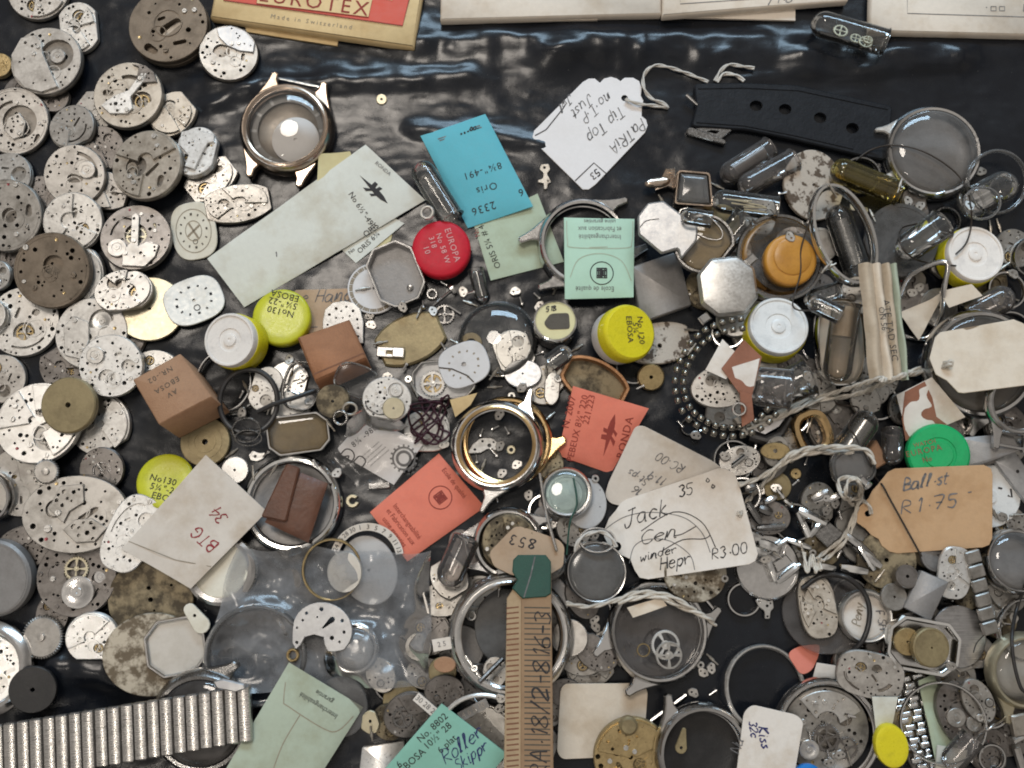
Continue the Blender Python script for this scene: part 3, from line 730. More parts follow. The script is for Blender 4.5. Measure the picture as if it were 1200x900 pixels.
        br = T_.part('bridge', MB().plate(bp, [circ(r, 9, x, y) for x, y, r in hs], upz + .05, t + 1.2, .6), m2 if isinstance(m2, str) else m2[k % len(m2)])
        if R > 26:
            for x, y, r in rand_holes(rg, bp, tk, 2, .06 * R, .075 * R, .5): add_screw(T_, x, y, t + .9, r, 'silver', br, rg.uniform(0, 180))
    if R > 22:
        for x, y, r in rand_holes(rg, offset(outl, 1), taken, screws, .05 * R, .085 * R, .6):
            add_screw(T_, x, y, upz - .3, r, rg.choice(['silver', 'silver', m]), None, rg.uniform(0, 180))
        for x, y, r in rand_holes(rg, offset(outl, 1), taken, 2, .04 * R, .05 * R, .5):
            T_.part('jewel', MB().lathe([(r, upz - .2), (r * .9, upz + .5), (r * .4, upz + .2)], 10, x, y), rg.choice(['jewel', 'brass', 'brass']))
    return T_

def simple_disc(label, px, py, r, m, h=5, hole=.08, name='metal_disc', cat='disc', rings=(), b=None, out='round', rot=0, ch=.8, slope=None, group=None, pits=0, seed=1, maxt=.16, lift=0):
    b = b or r; outl = ccw(shape(out, r, b)); rg = random.Random(seed)
    T_ = Thing(name, label, cat, px, py, outl, h, rot, slope, group=group, maxt=maxt, lift=lift)
    hs = [circ(r * hole, 14)] if hole else []
    tk = [(0, 0, r * hole + 2)]
    hs += [circ(q, 9, x, y) for x, y, q in rand_holes(rg, outl, tk, pits, .03 * r, .06 * r)]
    mb = MB().plate(outl, hs, 0, h, ch)
    for q in rings: mb.loft(offset(outl, r * (1 - q)), [(0, h), (0, h + .6), (.8, h + .6), (.8, h)], top=False, bottom=False)
    T_.solo(mb, m); return T_

def dial(label, px, py, a, b=None, out='round', rot=0, m='dialcream', h=2.5, marks=12, num=False, sub=None, hole=.06, ink='ink', seed=1, inner=.62, big=False, slope=None, txt=None, arc=(0, 360), fan=None, name='watch_dial'):
    b = b or a; outl = ccw(shape(out, a, b))
    T_ = Thing(name, label, 'dial', px, py, outl, h, rot, slope, maxt=.16)
    hs = [circ(a * hole, 12)] if hole else []
    T_.solo(MB().loft(outl, [(1, 0), (0, h * .4), (0, h * .7), (.7, h)], top=False).plate(offset(outl, .7), hs, h - .3, h, back=False), m)
    mb = MB(); z = h + .3
    for k in range(marks):
        if not (arc[0] <= 360 * k / marks <= arc[1]): continue
        q = 2 * PI * k / marks; c, s_ = math.cos(q), math.sin(q)
        x, y = inner * a * c, inner * b * s_
        mb.ribbon([(x * .93, y * .93), (x * 1.08, y * 1.08)], .06 * a if k % 3 else .1 * a, z)
    if sub: mb.ribbon([(sub[0] * a + sub[2] * a * math.cos(i * PI / 12), sub[1] * b + sub[2] * a * math.sin(i * PI / 12)) for i in range(25)], .03 * a, z)
    if marks or sub: T_.part('dial_print', mb, ink, None, 0)
    return T_

def lug_poly(R, axis, side, spread, L, w0, w1):
    """lug swept off the ring, running along the strap axis; side +1 / -1"""
    s0, s1 = rad(spread - w0 * .8), rad(spread + w0 * 1.9); tipx = R * math.cos(rad(spread)) + L; tipy = R * math.sin(rad(spread)) * .96
    o = [(R * .9 * math.cos(s0), R * .9 * math.sin(s0)), (R * math.cos(s0) + L * .25, tipy - w1 * .55), (tipx - 2, tipy - w1 * .5), (tipx, tipy), (tipx - 2, tipy + w1 * .45)]
    for u in (.25, .5, .75):
        x = (1 - u) ** 2 * (tipx - 2) + 2 * u * (1 - u) * (R * math.cos(rad(spread)) + L * .15) + u * u * R * math.cos(s1)
        y = (1 - u) ** 2 * (tipy + w1 * .45) + 2 * u * (1 - u) * (tipy + w1 * .7) + u * u * R * math.sin(s1)
        o.append((x, y))
    o += [(R * .985 * math.cos(s1), R * .985 * math.sin(s1)), (R * .9 * math.cos(s1), R * .9 * math.sin(s1))]
    o = [(x, y * side) for x, y in o]
    return rotp(ccw(o), axis)
def watch_case(label, px, py, R, ri, h=18, axis=90, lugs=(1, 1, 1, 1), spread=27, L=22, w=(13, 8), m='steel', crystal=None, back=None, bars=(1, 1), crown=None, bezel=None, slope=None, cat='watch case', group=None, maxt=.12, ex=1.0, name='watch_case', lugm=None, dom=10, lift=0, inner=None):
    """round case: turned ring, tapering lugs, spring bars, optional crystal, back, crown"""
    foot = circ(R, 44); holes = [] if (crystal or back) else [circ(ri * .96, 36)]
    T_ = Thing(name, label, cat, px, py, foot, h, 0, slope, holes, group, maxt, lift=lift)
    prof = [(R * .95, 0), (R, h * .2), (R, h * .55), (R - (R - ri) * .3, h * .86), (R - (R - ri) * .55, h), (ri + (R - ri) * .12, h * .97), (ri, h * .86), (ri, h * .5), (ri - (R - ri) * .12, h * .46), (ri - (R - ri) * .12, h * .2), (ri, 0)]
    T_.part('case_ring', MB().lathe(prof, 72, closed=True), m)
    if bezel: T_.part('bezel', MB().lathe([(ri + 3, h * .8), (ri + 3, h + .8), (ri + 1, h + 1.6), (ri - 1, h + .6), (ri - 1, h * .8)], 72, closed=True), bezel)
    for on, ax_, sd in zip(lugs, (axis, axis, axis + 180, axis + 180), (-1, 1, -1, 1)):
        if on: T_.part('lug', MB().plate(lug_poly(R, ax_, sd, spread, L, w[0], w[1]), (), h * .1, h * .64, 1.4), lugm or m)
    for on, s_ in zip(bars, (0, 180)):
        if on:
            d = R * math.cos(rad(spread)) + L * .72; e = R * math.sin(rad(spread)) * .94; p = rotp([(d, e), (d, -e)], axis + s_)
            T_.part('spring_bar', MB().tube([(*p[0], h * .35), (*p[1], h * .35)], 1.7, 8), 'steel')
    if crown is not None:
        mb = MB(); n = 24
        pts = [(R + 1, 0, 0)]
        prof2 = [(R - 1, 2), (R + 2, 2), (R + 2, 5), (R + 9, 5.4), (R + 10, 4.4)]
        V = []; Fc = []
        for x, r in prof2:
            for i in range(n):
                q = r * (1 + (.07 if i % 2 else -.03)); V.append((x, q * math.cos(2 * PI * i / n), h * .45 + q * math.sin(2 * PI * i / n)))
        for k in range(len(prof2) - 1):
            for i in range(n): Fc.append((k * n + i, (k + 1) * n + i, (k + 1) * n + (i + 1) % n, k * n + (i + 1) % n))
        Fc.append(tuple((len(prof2) - 1) * n + i for i in range(n)))
        V = [(*rotp([(x, y)], crown)[0], z) for x, y, z in V]
        T_.part('crown', MB().add(V, Fc), m)
    if back:
        T_.part('case_back', MB().lathe([(ri + 1, 1), (ri + 1, 2.5), (ri * .8, 2.8), (ri * .78, 2.2), (ri * .3, 2.2)], 48), back)
    if crystal:
        T_.raise_top(ri, dom)
        T_.part('crystal', MB().lathe([((ri + .3) * math.cos(q), h * .9 + dom * math.sin(q)) for q in [rad(x) for x in (0, 12, 25, 38, 50, 62, 74, 84)]], 64, bottom=False), crystal)
    return T_

def ring(label, px, py, R, w=3, h=5, m='steel', b=None, rot=0, cat='ring', name='metal_ring', slope=None, group=None, out='round', maxt=.25, round_=True, lift=0):
    b = b or R; outl = ccw(shape(out, R, b))
    T_ = Thing(name, label, cat, px, py, outl, h, rot, slope, [offset(outl, w * 1.05)], group, maxt, lift=lift)
    pr = [(0, h * .3), (0, h * .7), (w * .3, h), (w * .7, h), (w, h * .7), (w, h * .3), (w * .7, 0), (w * .3, 0)]
    T_.solo(MB().loft(outl, pr, closed=True), m); return T_

def card(label, pts, m, thick=1.6, bulge=0, curl=0, cat='paper packet', name='paper_packet', maxt=.22, seed=1, r=0, holes=(), slope=None, crease=0, group=None, lift=0, q=.95):
    """thin sheet or packet from its photo corners; quads get a slightly sprung surface"""
    px, py, loc = poly(pts)
    T_ = Thing(name, label, cat, px, py, loc, thick + bulge, 0, slope, group=group, maxt=maxt, lift=lift, q=q)
    NOFILL[T_.cells] = True
    cx = sum(p[0] for p in loc) / len(loc); cy = sum(p[1] for p in loc) / len(loc)
    if len(loc) == 4 and not holes and not r:
        A = [Vector(p) for p in loc]; rs = seed * 9.7
        def zz(x, y, u, v):
            e = max(0.0, 16 * u * (1 - u) * v * (1 - v)) ** .5
            n_ = mnoise.noise(Vector((x * .018 + rs, y * .018, rs))) * crease * 1.6 + mnoise.noise(Vector((x * .06 + rs, y * .06, 3 + rs))) * crease * .5
            return bulge * e + n_ + curl * ((u - .5) ** 2 + (v - .5) ** 2) * 2
        NU = NV = 18
        def top(i, j):
            u, v = i, j; p = A[0] * (1 - u) * (1 - v) + A[1] * u * (1 - v) + A[2] * u * v + A[3] * (1 - u) * v
            return p.x, p.y, u, v
        mb = MB(); W = NU + 1
        P = [top(i / NU, j / NV) for j in range(NV + 1) for i in range(NU + 1)]
        V = [(x, y, thick + zz(x, y, u, v)) for x, y, u, v in P] + [(x, y, zz(x, y, u, v) * (0 if bulge else 1)) for x, y, u, v in P]
        Fc = []; o = len(P)
        for j in range(NV):
            for i in range(NU):
                a = j * W + i; Fc.append((a, a + 1, a + W + 1, a + W)); Fc.append((o + a, o + a + W, o + a + W + 1, o + a + 1))
        edge = [i for i in range(NU)] + [j * W + NU for j in range(NV)] + [NV * W + NU - i for i in range(NU)] + [(NV - j) * W for j in range(NV)]
        for i in range(len(edge)):
            a, b = edge[i], edge[(i + 1) % len(edge)]; Fc.append((b, a, o + a, o + b))
        mb.add(V, Fc)
        # inverse bilinear for surface height
        def zf(x, y):
            u = v = .5
            for _ in range(6):
                p = A[0] * (1 - u) * (1 - v) + A[1] * u * (1 - v) + A[2] * u * v + A[3] * (1 - u) * v
                du = (A[1] - A[0]) * (1 - v) + (A[2] - A[3]) * v; dv = (A[3] - A[0]) * (1 - u) + (A[2] - A[1]) * u
                d = Vector((x, y)) - p; det = du.x * dv.y - du.y * dv.x
                if abs(det) < 1e-6: break
                u += (d.x * dv.y - d.y * dv.x) / det; v += (du.x * d.y - du.y * d.x) / det
            u, v = min(1, max(0, u)), min(1, max(0, v))
            return zz(x, y, u, v) - bulge
        T_.zf = zf
    else:
        outl = rnd(loc, r, 5) if r else loc
        mb = MB().plate(outl, holes, 0, thick, .3); T_.zf = None
    T_.solo(mb, m); return T_

def tag_card(label, pts, hole_px, hr, m, thick=1.8, name='price_tag', cat='price tag', maxt=.24, r=7, seed=1, nr=None, lift=0):
    px, py, loc = poly(pts)
    T_ = Thing(name, label, cat, px, py, loc, thick, 0, None, maxt=maxt, lift=lift, q=.95)
    NOFILL[T_.cells] = True
    hs = [circ(hr, 18, *T_.L(*hole_px))] if hole_px else []
    T_.solo(MB().plate(ccw(rnd(loc, r, 5)) if not nr else loc, hs, 0, thick, .3), m); T_.zf = None; return T_

def block(label, pts, h, m, name='cardboard_box', cat='box', ch=2, slope=None, maxt=.14, side=None, r=1.5, lift=0):
    px, py, loc = poly(pts)
    T_ = Thing(name, label, cat, px, py, loc, h, 0, slope, maxt=maxt, lift=lift, q=.85)
    NOFILL[T_.cells] = True; T_.solo(MB().plate(rnd(loc, r, 2), (), 0, h, ch), m, 50); return T_

def jar_cap(label, px, py, r, h=30, lid='yellow', body='yellow', top='lid', slope=None, txt=None, name='bottle_cap', cat='bottle cap', rimz=.5, lift=0):
    """plastic cap; top 'lid' shows a rounded coloured lid over a body, 'plug' a pale inner plug with boss"""
    T_ = Thing(name, label, cat, px, py, circ(r * 1.03, 40), h, 0, slope, maxt=.2, lift=lift, q=.85)
    if top == 'lid':
        T_.part('lid', MB().lathe([(r, h * rimz), (r, h * .86), (r - 1.2, h * .95), (r - 3.5, h), (r * .6, h - .2), (r * .2, h - .4)], 64), lid)
        T_.part('jar_body', MB().lathe([(r * .94, 0), (r * .97, 2), (r * .97, h * rimz + .5)], 56), body)
    else:
        T_.part('cap_skirt', MB().lathe([(r * .96, 0), (r, 2), (r, h * .66), (r - .8, h * .72), (r - 2.4, h * .72), (r - 2.4, h * .4)], 64), body)
        T_.part('inner_plug', MB().lathe([(r * .955, h * .5), (r * .955, h * .93), (r * .92, h), (r * .86, h), (r * .83, h - 1.6), (r * .42, h - 2.2), (r * .40, h - 3.4), (r * .24, h - 3.4), (r * .22, h - 1.2), (r * .17, h - .6), (r * .06, h - .8), (r * .04, h - 1.6)], 64), lid)
    return T_

def glass_tube(label, p0, p1, r, m='glass', open_end=True, lip=True, cat='glass tube', name='glass_tube', content=None, cm='brass', lift=0, maxt=.3, seed=1, group=None, q=.9):
    """round-ended glass vial lying from p0 (closed end) to p1"""
    px, py = (p0[0] + p1[0]) / 2, (p0[1] + p1[1]) / 2
    a, b = unproj(*p0), unproj(*p1); k = unproj(px, py)[2]
    ln = math.hypot(b[0] - a[0], b[1] - a[1]) / k; ang = math.degrees(math.atan2(b[1] - a[1], b[0] - a[0]))
    T_ = Thing(name, label, cat, px, py, rect(ln / 2, r), 2 * r, ang, None, group=group, maxt=maxt, lift=lift, q=q)
    prof = [(-ln / 2 + r - r * math.cos(t), r * math.sin(t)) for t in [rad(x) for x in (4, 18, 34, 50, 66, 80, 90)]]
    prof += [(ln / 2 - 4, r), (ln / 2 - 2, r * 1.02)] + ([(ln / 2, r * 1.1), (ln / 2 + .6, r * 1.02), (ln / 2, r * .88), (ln / 2 - 4, r * .86)] if open_end else [(ln / 2, r * .9), (ln / 2 + .4, r * .3)])
    n = 30; V = []; Fc = []
    for x, q in prof: V += [(x, q * math.cos(2 * PI * i / n), r + q * math.sin(2 * PI * i / n)) for i in range(n)]
    for j in range(len(prof) - 1):
        for i in range(n): Fc.append((j * n + i, j * n + (i + 1) % n, (j + 1) * n + (i + 1) % n, (j + 1) * n + i))
    Fc.append(tuple(range(n)))
    T_.part('glass_wall', MB().add(V, Fc), m, smooth=50)
    rg = random.Random(seed)
    if content == 'gears':
        for k_ in range(5):
            T_.part('gear_wheel', gear_mb(r * rg.uniform(.35, .6), 18, 4, 1.2, x=rg.uniform(-.1, .35) * ln, y=rg.uniform(-.25, .25) * r, z=r * .5 + k_ * 1.6), cm)
    elif content == 'sticks':
        for k_ in range(6):
            x = rg.uniform(-.3, .1) * ln; y = rg.uniform(-.4, .4) * r
            T_.part('winding_stem', MB().tube([(x, y, r * .5 + k_), (x + ln * .35, y + rg.uniform(-3, 3), r * .6 + k_)], 1, 6), cm)
    elif content == 'plug':
        x0 = ln * .08; n = 24; V = []; Fc = []
        T_.part('cork_plug', MB().tube([(x0, 0, r), (ln * .46, 0, r)], r * .84, 22), cm)
    elif content == 'paper':
        T_.part('paper_roll', MB().tube([(-ln * .28, 0, r), (ln * .36, 0, r)], r * .7, 18), cm)
    return T_

def string(label, pts, r=2.4, m='string', plies=2, lift=1.0, name='cotton_string', cat='string', ends=True, zs=None, group=None, tw=.16, gap=.85):
    """twisted cord following the heap along photo points; pts px (x, y[, extra height])"""
    W = []
    for p in pts:
        z = 0
        for _ in range(3):
            x, y, k = unproj(p[0], p[1], z); z = hm_at(x, y, 1) + r * 1.1 + lift + (p[2] if len(p) > 2 else 0)
        W.append((x, y, z))
    C = smoothpath(W, 10)
    zz = [p.z for p in C]
    for _ in range(4): zz = [max(zz[i], .25 * zz[max(0, i - 1)] + .5 * zz[i] + .25 * zz[min(len(zz) - 1, i + 1)]) if i % 1 == 0 else zz[i] for i in range(len(zz))]
    for p, z in zip(C, zz): p.z = z
    c0 = C[len(C) // 2].copy(); mb = MB(); acc = 0
    fine = []
    for i in range(len(C) - 1):
        n = max(1, int((C[i + 1] - C[i]).length / 1.6))
        fine += [C[i].lerp(C[i + 1], k / n) for k in range(n)]
    fine.append(C[-1])
    if plies == 1: mb.tube([p - c0 for p in fine], r, 8)
    else:
        for q in range(plies):
            out = []; acc = 0
            for i, p in enumerate(fine):
                a, b = fine[max(0, i - 1)], fine[min(len(fine) - 1, i + 1)]; t = (b - a).normalized()
                u = t.cross(Vector((0, 0, 1)));  u = u.normalized() if u.length > 1e-4 else Vector((1, 0, 0)); w = u.cross(t)
                acc += (p - a).length; ph = acc * tw + q * 2 * PI / plies
                out.append(p - c0 + (u * math.cos(ph) + w * math.sin(ph)) * r * .5)
            mb.tube(out, r * .62, 6)
    o = bpy.data.objects.new(name, mb.mesh(name, m, 60)); COL.objects.link(o); o.location = c0 * S
    props(o, label, cat, group); return o

def drape(label, pts, m, lift=2, sm=10, wr=2.5, name='plastic_bag', cat='plastic bag', seed=1, N=56, fr=.02, mark=0):
    """limp film lying over whatever is on the heap inside the photo quad"""
    A = [unproj(*p)[:2] for p in pts]
    H = HM.copy()
    for _ in range(sm):
        P = np.pad(H, 1, mode='edge'); avg = (P[:-2, 1:-1] + P[2:, 1:-1] + P[1:-1, :-2] + P[1:-1, 2:]) / 4
        H = np.maximum(H * .975, avg)
    V0 = [Vector(a) for a in A]; c = sum(V0, Vector((0, 0))) / 4; W = N + 1; V = []
    zmean = float(np.mean([H[hidx(*p)] for p in A]))
    for j in range(W):
        for i in range(W):
            u, v = i / N, j / N; p = V0[0] * (1 - u) * (1 - v) + V0[1] * u * (1 - v) + V0[2] * u * v + V0[3] * (1 - u) * v
            e = Vector((mnoise.noise(Vector((p.x * .02, p.y * .02, seed))), mnoise.noise(Vector((p.x * .02, p.y * .02, seed + 7))))) * 7
            p = p + e * (1 if min(u, v, 1 - u, 1 - v) < .05 else .2)
            ii, jj = (p.x - X0) / CELL - .5, (p.y - Y0) / CELL - .5; i0, j0 = int(ii), int(jj); fx, fy = ii - i0, jj - j0
            h = H[j0, i0] * (1 - fx) * (1 - fy) + H[j0, i0 + 1] * fx * (1 - fy) + H[j0 + 1, i0] * (1 - fx) * fy + H[j0 + 1, i0 + 1] * fx * fy
            q = Vector((p.x * fr, p.y * fr, seed * 3.1))
            h += lift + wr * (1 - abs(mnoise.noise(q)) * 2) + wr * .5 * (1 - abs(mnoise.noise(q * 2.2)) * 2)
            V.append((p.x - c.x, p.y - c.y, h - zmean))
            if mark:
                jx, ix = hidx(p.x, p.y); HM[jx, ix] = max(HM[jx, ix], h); NOFILL[jx - 1:jx + 2, ix - 1:ix + 2] = True
    Fc = [(j * W + i, j * W + i + 1, (j + 1) * W + i + 1, (j + 1) * W + i) for j in range(N) for i in range(N)]
    o = bpy.data.objects.new(name, MB().add(V, Fc).mesh(name, m, 80)); COL.objects.link(o); o.location = (c.x * S, c.y * S, zmean * S)
    props(o, label, cat); return o

def framed(label, px, py, a, b, kind, rot=0, h=14, wall=4, m='steel', crystal=None, back=None, cat='watch case', name='watch_case', slope=None, lugs=(), maxt=.16, inset=None, lift=0, bz=None):
    """case of any outline: stepped wall with optional glass and back"""
    outl = ccw(shape(kind, a, b)) if isinstance(kind, str) else kind
    T_ = Thing(name, label, cat, px, py, outl, h, rot, slope, [] if (crystal or back) else [offset(outl, wall)], maxt=maxt, lift=lift)
    T_.part('case_frame', MB().loft(outl, [(1.2, 0), (0, h * .25), (0, h * .7), (1.2, h), (wall * .7, h), (wall, h * .8), (wall, 0)], closed=True), m)
    if back: T_.part('case_back', MB().plate(offset(outl, wall * .8), (), 0, 2), back)
    if crystal: T_.part('crystal', MB().loft(offset(outl, wall * .9), [(0, h * .75), (1, h * .95), (4, h * 1.05), (8, h * 1.1)], bottom=False), crystal)
    for x0, y0, x1, y1, w in lugs: T_.part('lug', MB().plate(capsule(x0, y0, x1, y1, w, w * .7), (), h * .15, h * .6, .8), m)
    return T_
# ------------------------------------------------------------------ black plastic sheet
def sheet_h(x, y):
    q = Vector((x * .006, y * .009, 1.7))
    h = 2.4 * (1 - abs(mnoise.noise(q)) * 2.2) + 1.1 * (1 - abs(mnoise.noise(q * 2.3 + Vector((5, 3, 1)))) * 2.2) + .5 * mnoise.noise(q * 7) + .35 * (1 - abs(mnoise.noise(q * 9)) * 2)
    def fold(px0, py0, px1, py1, amp, w, ph):
        ax, ay, _ = unproj(px0, py0); bx, by, _ = unproj(px1, py1)
        t = ((x - ax) * (bx - ax) + (y - ay) * (by - ay)) / ((bx - ax) ** 2 + (by - ay) ** 2)
        e = max(0.0, min(1, min(t + .08, 1.08 - t) / .12))
        cx, cy = ax + (bx - ax) * t, ay + (by - ay) * t
        d = (x - cx) * 0 + (y - cy) + 6 * mnoise.noise(Vector((x * .013, ph, 0)))
        return amp * e * math.exp(-(d / w) ** 2) * (1 + .35 * mnoise.noise(Vector((x * .05, y * .05, ph))))
    h += fold(470, 54, 760, 60, 9, 23, 1) + fold(640, 60, 960, 66, 9, 24, 5) + fold(930, 70, 1130, 68, 8, 20, 6) + fold(560, 40, 900, 46, 4, 9, 7) + fold(235, 100, 560, 92, 7, 14, 9) + fold(1040, 62, 1210, 56, 5, 20, 3)
    h += fold(480, 150, 640, 168, 5, 9, 12) + fold(300, 105, 240, 128, 6, 9, 15) + fold(0, 815, 130, 770, 9, 26, 21) + fold(60, 775, 150, 800, 8, 14, 24) + fold(850, 96, 1130, 78, 4, 7, 31)
    return h
def make_sheet():
    st_ = 6.0; nx, ny = int(1640 / st_), int(1290 / st_); V = []
    H = np.zeros((ny + 1, nx + 1))
    for j in range(ny + 1):
        for i in range(nx + 1):
            x, y = -820 + i * st_, -640 + j * st_; H[j, i] = sheet_h(x, y); V.append((x, y, H[j, i]))
    W = nx + 1
    Fc = [(j * W + i, j * W + i + 1, (j + 1) * W + i + 1, (j + 1) * W + i) for j in range(ny) for i in range(nx)]
    m, nt, o = _nodes('black_plastic')
    vec, _ = coords(nt, rnd=False)
    b = nd(nt, 'ShaderNodeBsdfPrincipled', Roughness=.3); b.inputs['Specular IOR Level'].default_value = .34
    c = mixc(nt, ramp(nt, noise(nt, vec, .02, 6, .65), [(.45, 0.0), (.75, .8)]), (.0065, .008, .0115), (.013, .0155, .020))
    dust = ramp(nt, noise(nt, vec, .35, 2, .5), [(.73, 0.0), (.80, .22)])
    c = mixc(nt, dust, c, (.3, .28, .25))
    nt.links.new(c, b.inputs['Base Color'])
    nt.links.new(ramp(nt, noise(nt, vec, .05, 5, .7), [(.3, .19), (.7, .29)]), b.inputs['Roughness'])
    mp = nd(nt, 'ShaderNodeMapping'); mp.inputs['Scale'].default_value = (.7, 1.2, 1); nt.links.new(vec, mp.inputs['Vector'])
    b1 = nd(nt, 'ShaderNodeBump', Strength=.30, Distance=S * 3); nt.links.new(noise(nt, mp.outputs[0], .05, 7, .55, 'RIDGED_MULTIFRACTAL'), b1.inputs['Height'])
    b2 = nd(nt, 'ShaderNodeBump', Strength=.1, Distance=S * 1.5); nt.links.new(noise(nt, vec, .12, 4, .6), b2.inputs['Height']); nt.links.new(b1.outputs[0], b2.inputs['Normal'])
    nt.links.new(b2.outputs[0], b.inputs['Normal']); nt.links.new(b.outputs[0], o.inputs['Surface'])
    MATS['black_plastic'] = m
    ob = bpy.data.objects.new('ground_sheet', MB().add(V, Fc).mesh('ground_sheet', 'black_plastic', 80)); COL.objects.link(ob)
    props(ob, 'black crinkled plastic sheet spread under all the watch parts', 'plastic sheet', None, 'structure')
    for j in range(NY):
        for i in range(NX):
            x, y = X0 + (i + .5) * CELL, Y0 + (j + .5) * CELL
            jj, ii = min(ny, max(0, int((y + 640) / st_ + .5))), min(nx, max(0, int((x + 820) / st_ + .5)))
            HM[j, i] = H[jj, ii]
make_sheet()

# ------------------------------------------------------------------ packets along the top edge
c = card('tan packet flap lying under the red and tan printed box', [(284, 20), (400, 20), (395, 53), (289, 37)], 'manila', 3)
c = block('tan packet with a red panel printed EUROTEX, at the top edge', [(246, 21), (485, 56), (499, -30), (262, -66)], 11, 'manila', 'paper_packet', 'paper packet', 2.5, (0, 0))
mb = MB()
mb.add([(*c.L(*p), 11.4) for p in [(264, -40), (262, 1), (472, 31), (482, -10)]], [(0, 1, 2, 3)])
c.part('red_panel', mb, 'redprint', None, 0)
mb = MB().add([(*c.L(*p), 11.8) for p in [(303, -18), (301, 5), (432, 21), (437, -2)]], [(0, 1, 2, 3)])
c.part('name_panel', mb, 'manila', None, 0)
c.lines([[(303, -18), (301, 5), (432, 21), (437, -2), (303, -18)], [(262, 1), (472, 31), (482, -10)]], 'inkcoral', 1.1, z=11.9, name='panel_border')
c.text('EUROTEX', 368, 3.5, 18, -8.4, 'inkcoral', z=11.9, sp=1.25, sx=1.0)
c.text('Made in Switzerland', 365, 26, 5.5, -8.4, 'inkfaint', z=11.1, sp=1.5)
c.text('Swiss', 452, -2, 6, -8.4, 'manila', z=11.8)
card('pale packet flap under the wide cream box at top centre', [(573, 8), (702, 8), (700, 24), (574, 26)], 'creambox', 2.5)
block('plain cream packet at the top edge, right of the red panelled packet', [(516, 24), (775, 17), (775, -50), (517, -50)], 11, 'creambox', 'paper_packet', 'paper packet', 2, (0, 0))
card('cream packet flap under the packet with a ruled line', [(778, 0), (932, -8), (932, 24), (779, 20)], 'creambox', 3)
c = block('cream packet with ruled border and pencilled figures, top right of centre', [(776, 19), (994, 1), (994, -60), (777, -60)], 11, 'creambox', 'paper_packet', 'paper packet', 2, (0, 0))
c.lines([[(797, -20), (797, 5), (945, -5)]], 'inkgrey', 1.0)
c.hand('/1.8', 900, 5, 12, 4, 'inkgrey', 1.3)
glass_tube('clear glass capsule holding small wheels, beside the top right packet', (955, 20), (1042, 47), 16, 'glass', content='gears', cm='palegold')
card('thin cream packet layer under the top right corner packet', [(1085, 10), (1215, 10), (1215, 43), (1088, 41)], 'creambox', 3)
c = block('large cream packet with ruled border filling the top right corner', [(1019, 37), (1225, 42), (1225, -50), (1021, -50)], 11, 'creambox', 'paper_packet', 'paper packet', 2, (0, 0))
c.lines([[(1063, -20), (1063, 16), (1225, 21)]], 'inkgrey', 1.0)
c.lines([[(1161, 8), (1167, 8), (1167, 13), (1161, 13), (1161, 8)], [(1171, 8), (1177, 8), (1177, 13), (1171, 13), (1171, 8)], [(1155, 9), (1156.5, 9)], [(1200, 5), (1199, 14)]], 'inkgrey', 1.1, name='printed_marks')

# ------------------------------------------------------------------ movements at the left
rg = random.Random(17)
for i, (x, y, r) in enumerate(((112, 128, 24), (58, 108, 26), (122, 222, 28), (28, 296, 30), (70, 432, 26), (146, 300, 26), (50, 228, 26), (20, 110, 22), (150, 396, 26), (20, 520, 28), (140, 620, 28), (30, 640, 30), (60, 720, 26))):
    movement('grey movement mostly hidden beneath its neighbours at the left', x, y, r, r * rg.uniform(.75, 1), rg.uniform(0, 180), 'plate', rg.choice(['nickel', 'nickel2', 'dark']), 300 + i, rg.choice(['round', 'ton', 'flat']), t=9, group='grey movements buried at the left', screws=2)
movement('small narrow light movement tucked under the topmost left movement', 91, 31, 22, 32, 8, 'plate', 'silver', 2, 'ton', cut=[(2, 14, 8), (-6, -6, 9)])
movement('grey round movement cut by the top edge, over a narrow one', 44, -12, 36, None, 0, 'bridge', 'nickel', 3)
movement('brownish round plate cut by the left edge near the top', -2, 75, 15, None, 0, 'plain', 'brass', 4)
movement('grey movement with a quarter bridge left and a hollow bowl right', 53, 70, 42, None, 20, 'plate', 'nickel', 5, t=13, cut=[(14, 2, 20)], gears=[(14, 2, 9, 'drum')],
         bridges=[[(-.93, -.2), (-.85, .45), (-.45, .85), (-.05, .8), (.06, .55), (.0, .2), (.12, -.9), (-.35, -.9), (-.75, -.62)]])
movement('round movement with a curved groove, cut by the left edge below two others', 16, 140, 40, None, 10, 'bottom', 'nickel', 7, cut=[(6, -2, 20), (24, -22, 20, -28, 2.6)], bridges=[[(-.3, -.25), (-.15, .1), (.2, .2), (.35, -.1), (.2, -.5), (-.1, -.55)]])
movement('blurry dark worn movement under the plain grey round one', 118, 172, 27, None, 30, 'plate', 'dark', 9)
movement('narrow rounded movement poking out from under the lever movement', 200, 133, 27, 26, 40, 'plate', 'warm', 10, 'ton', cut=[(4, 8, 9)])
movement('small plain grey round movement with one oblique slot', 84, 148, 28, None, 20, 'plate', 'nickel', 8, 'flat', cut=[(4, 0, 12, 7, 1.5)], screws=2)
T_ = movement('thick dark brown round plate with an oval window at top left', 196, 27, 47, None, 0, 'plain', 'darkbrown', 6, t=22, cut=[(-3, -7, 10, 3, 6.5), (-22, -28, -14, -33, 5)], nh=.45)
T_.part('boss_ring', MB().lathe([(17, 17.6), (17, 18.6), (15.8, 18.6), (15.8, 17.6)], 36, 0, 2, top=False, bottom=False), 'darkbrown')
T_.part('window_insert', MB().plate(capsule(-5, -10, 10, 4, 4), (), 9.4, 10), 'warm')
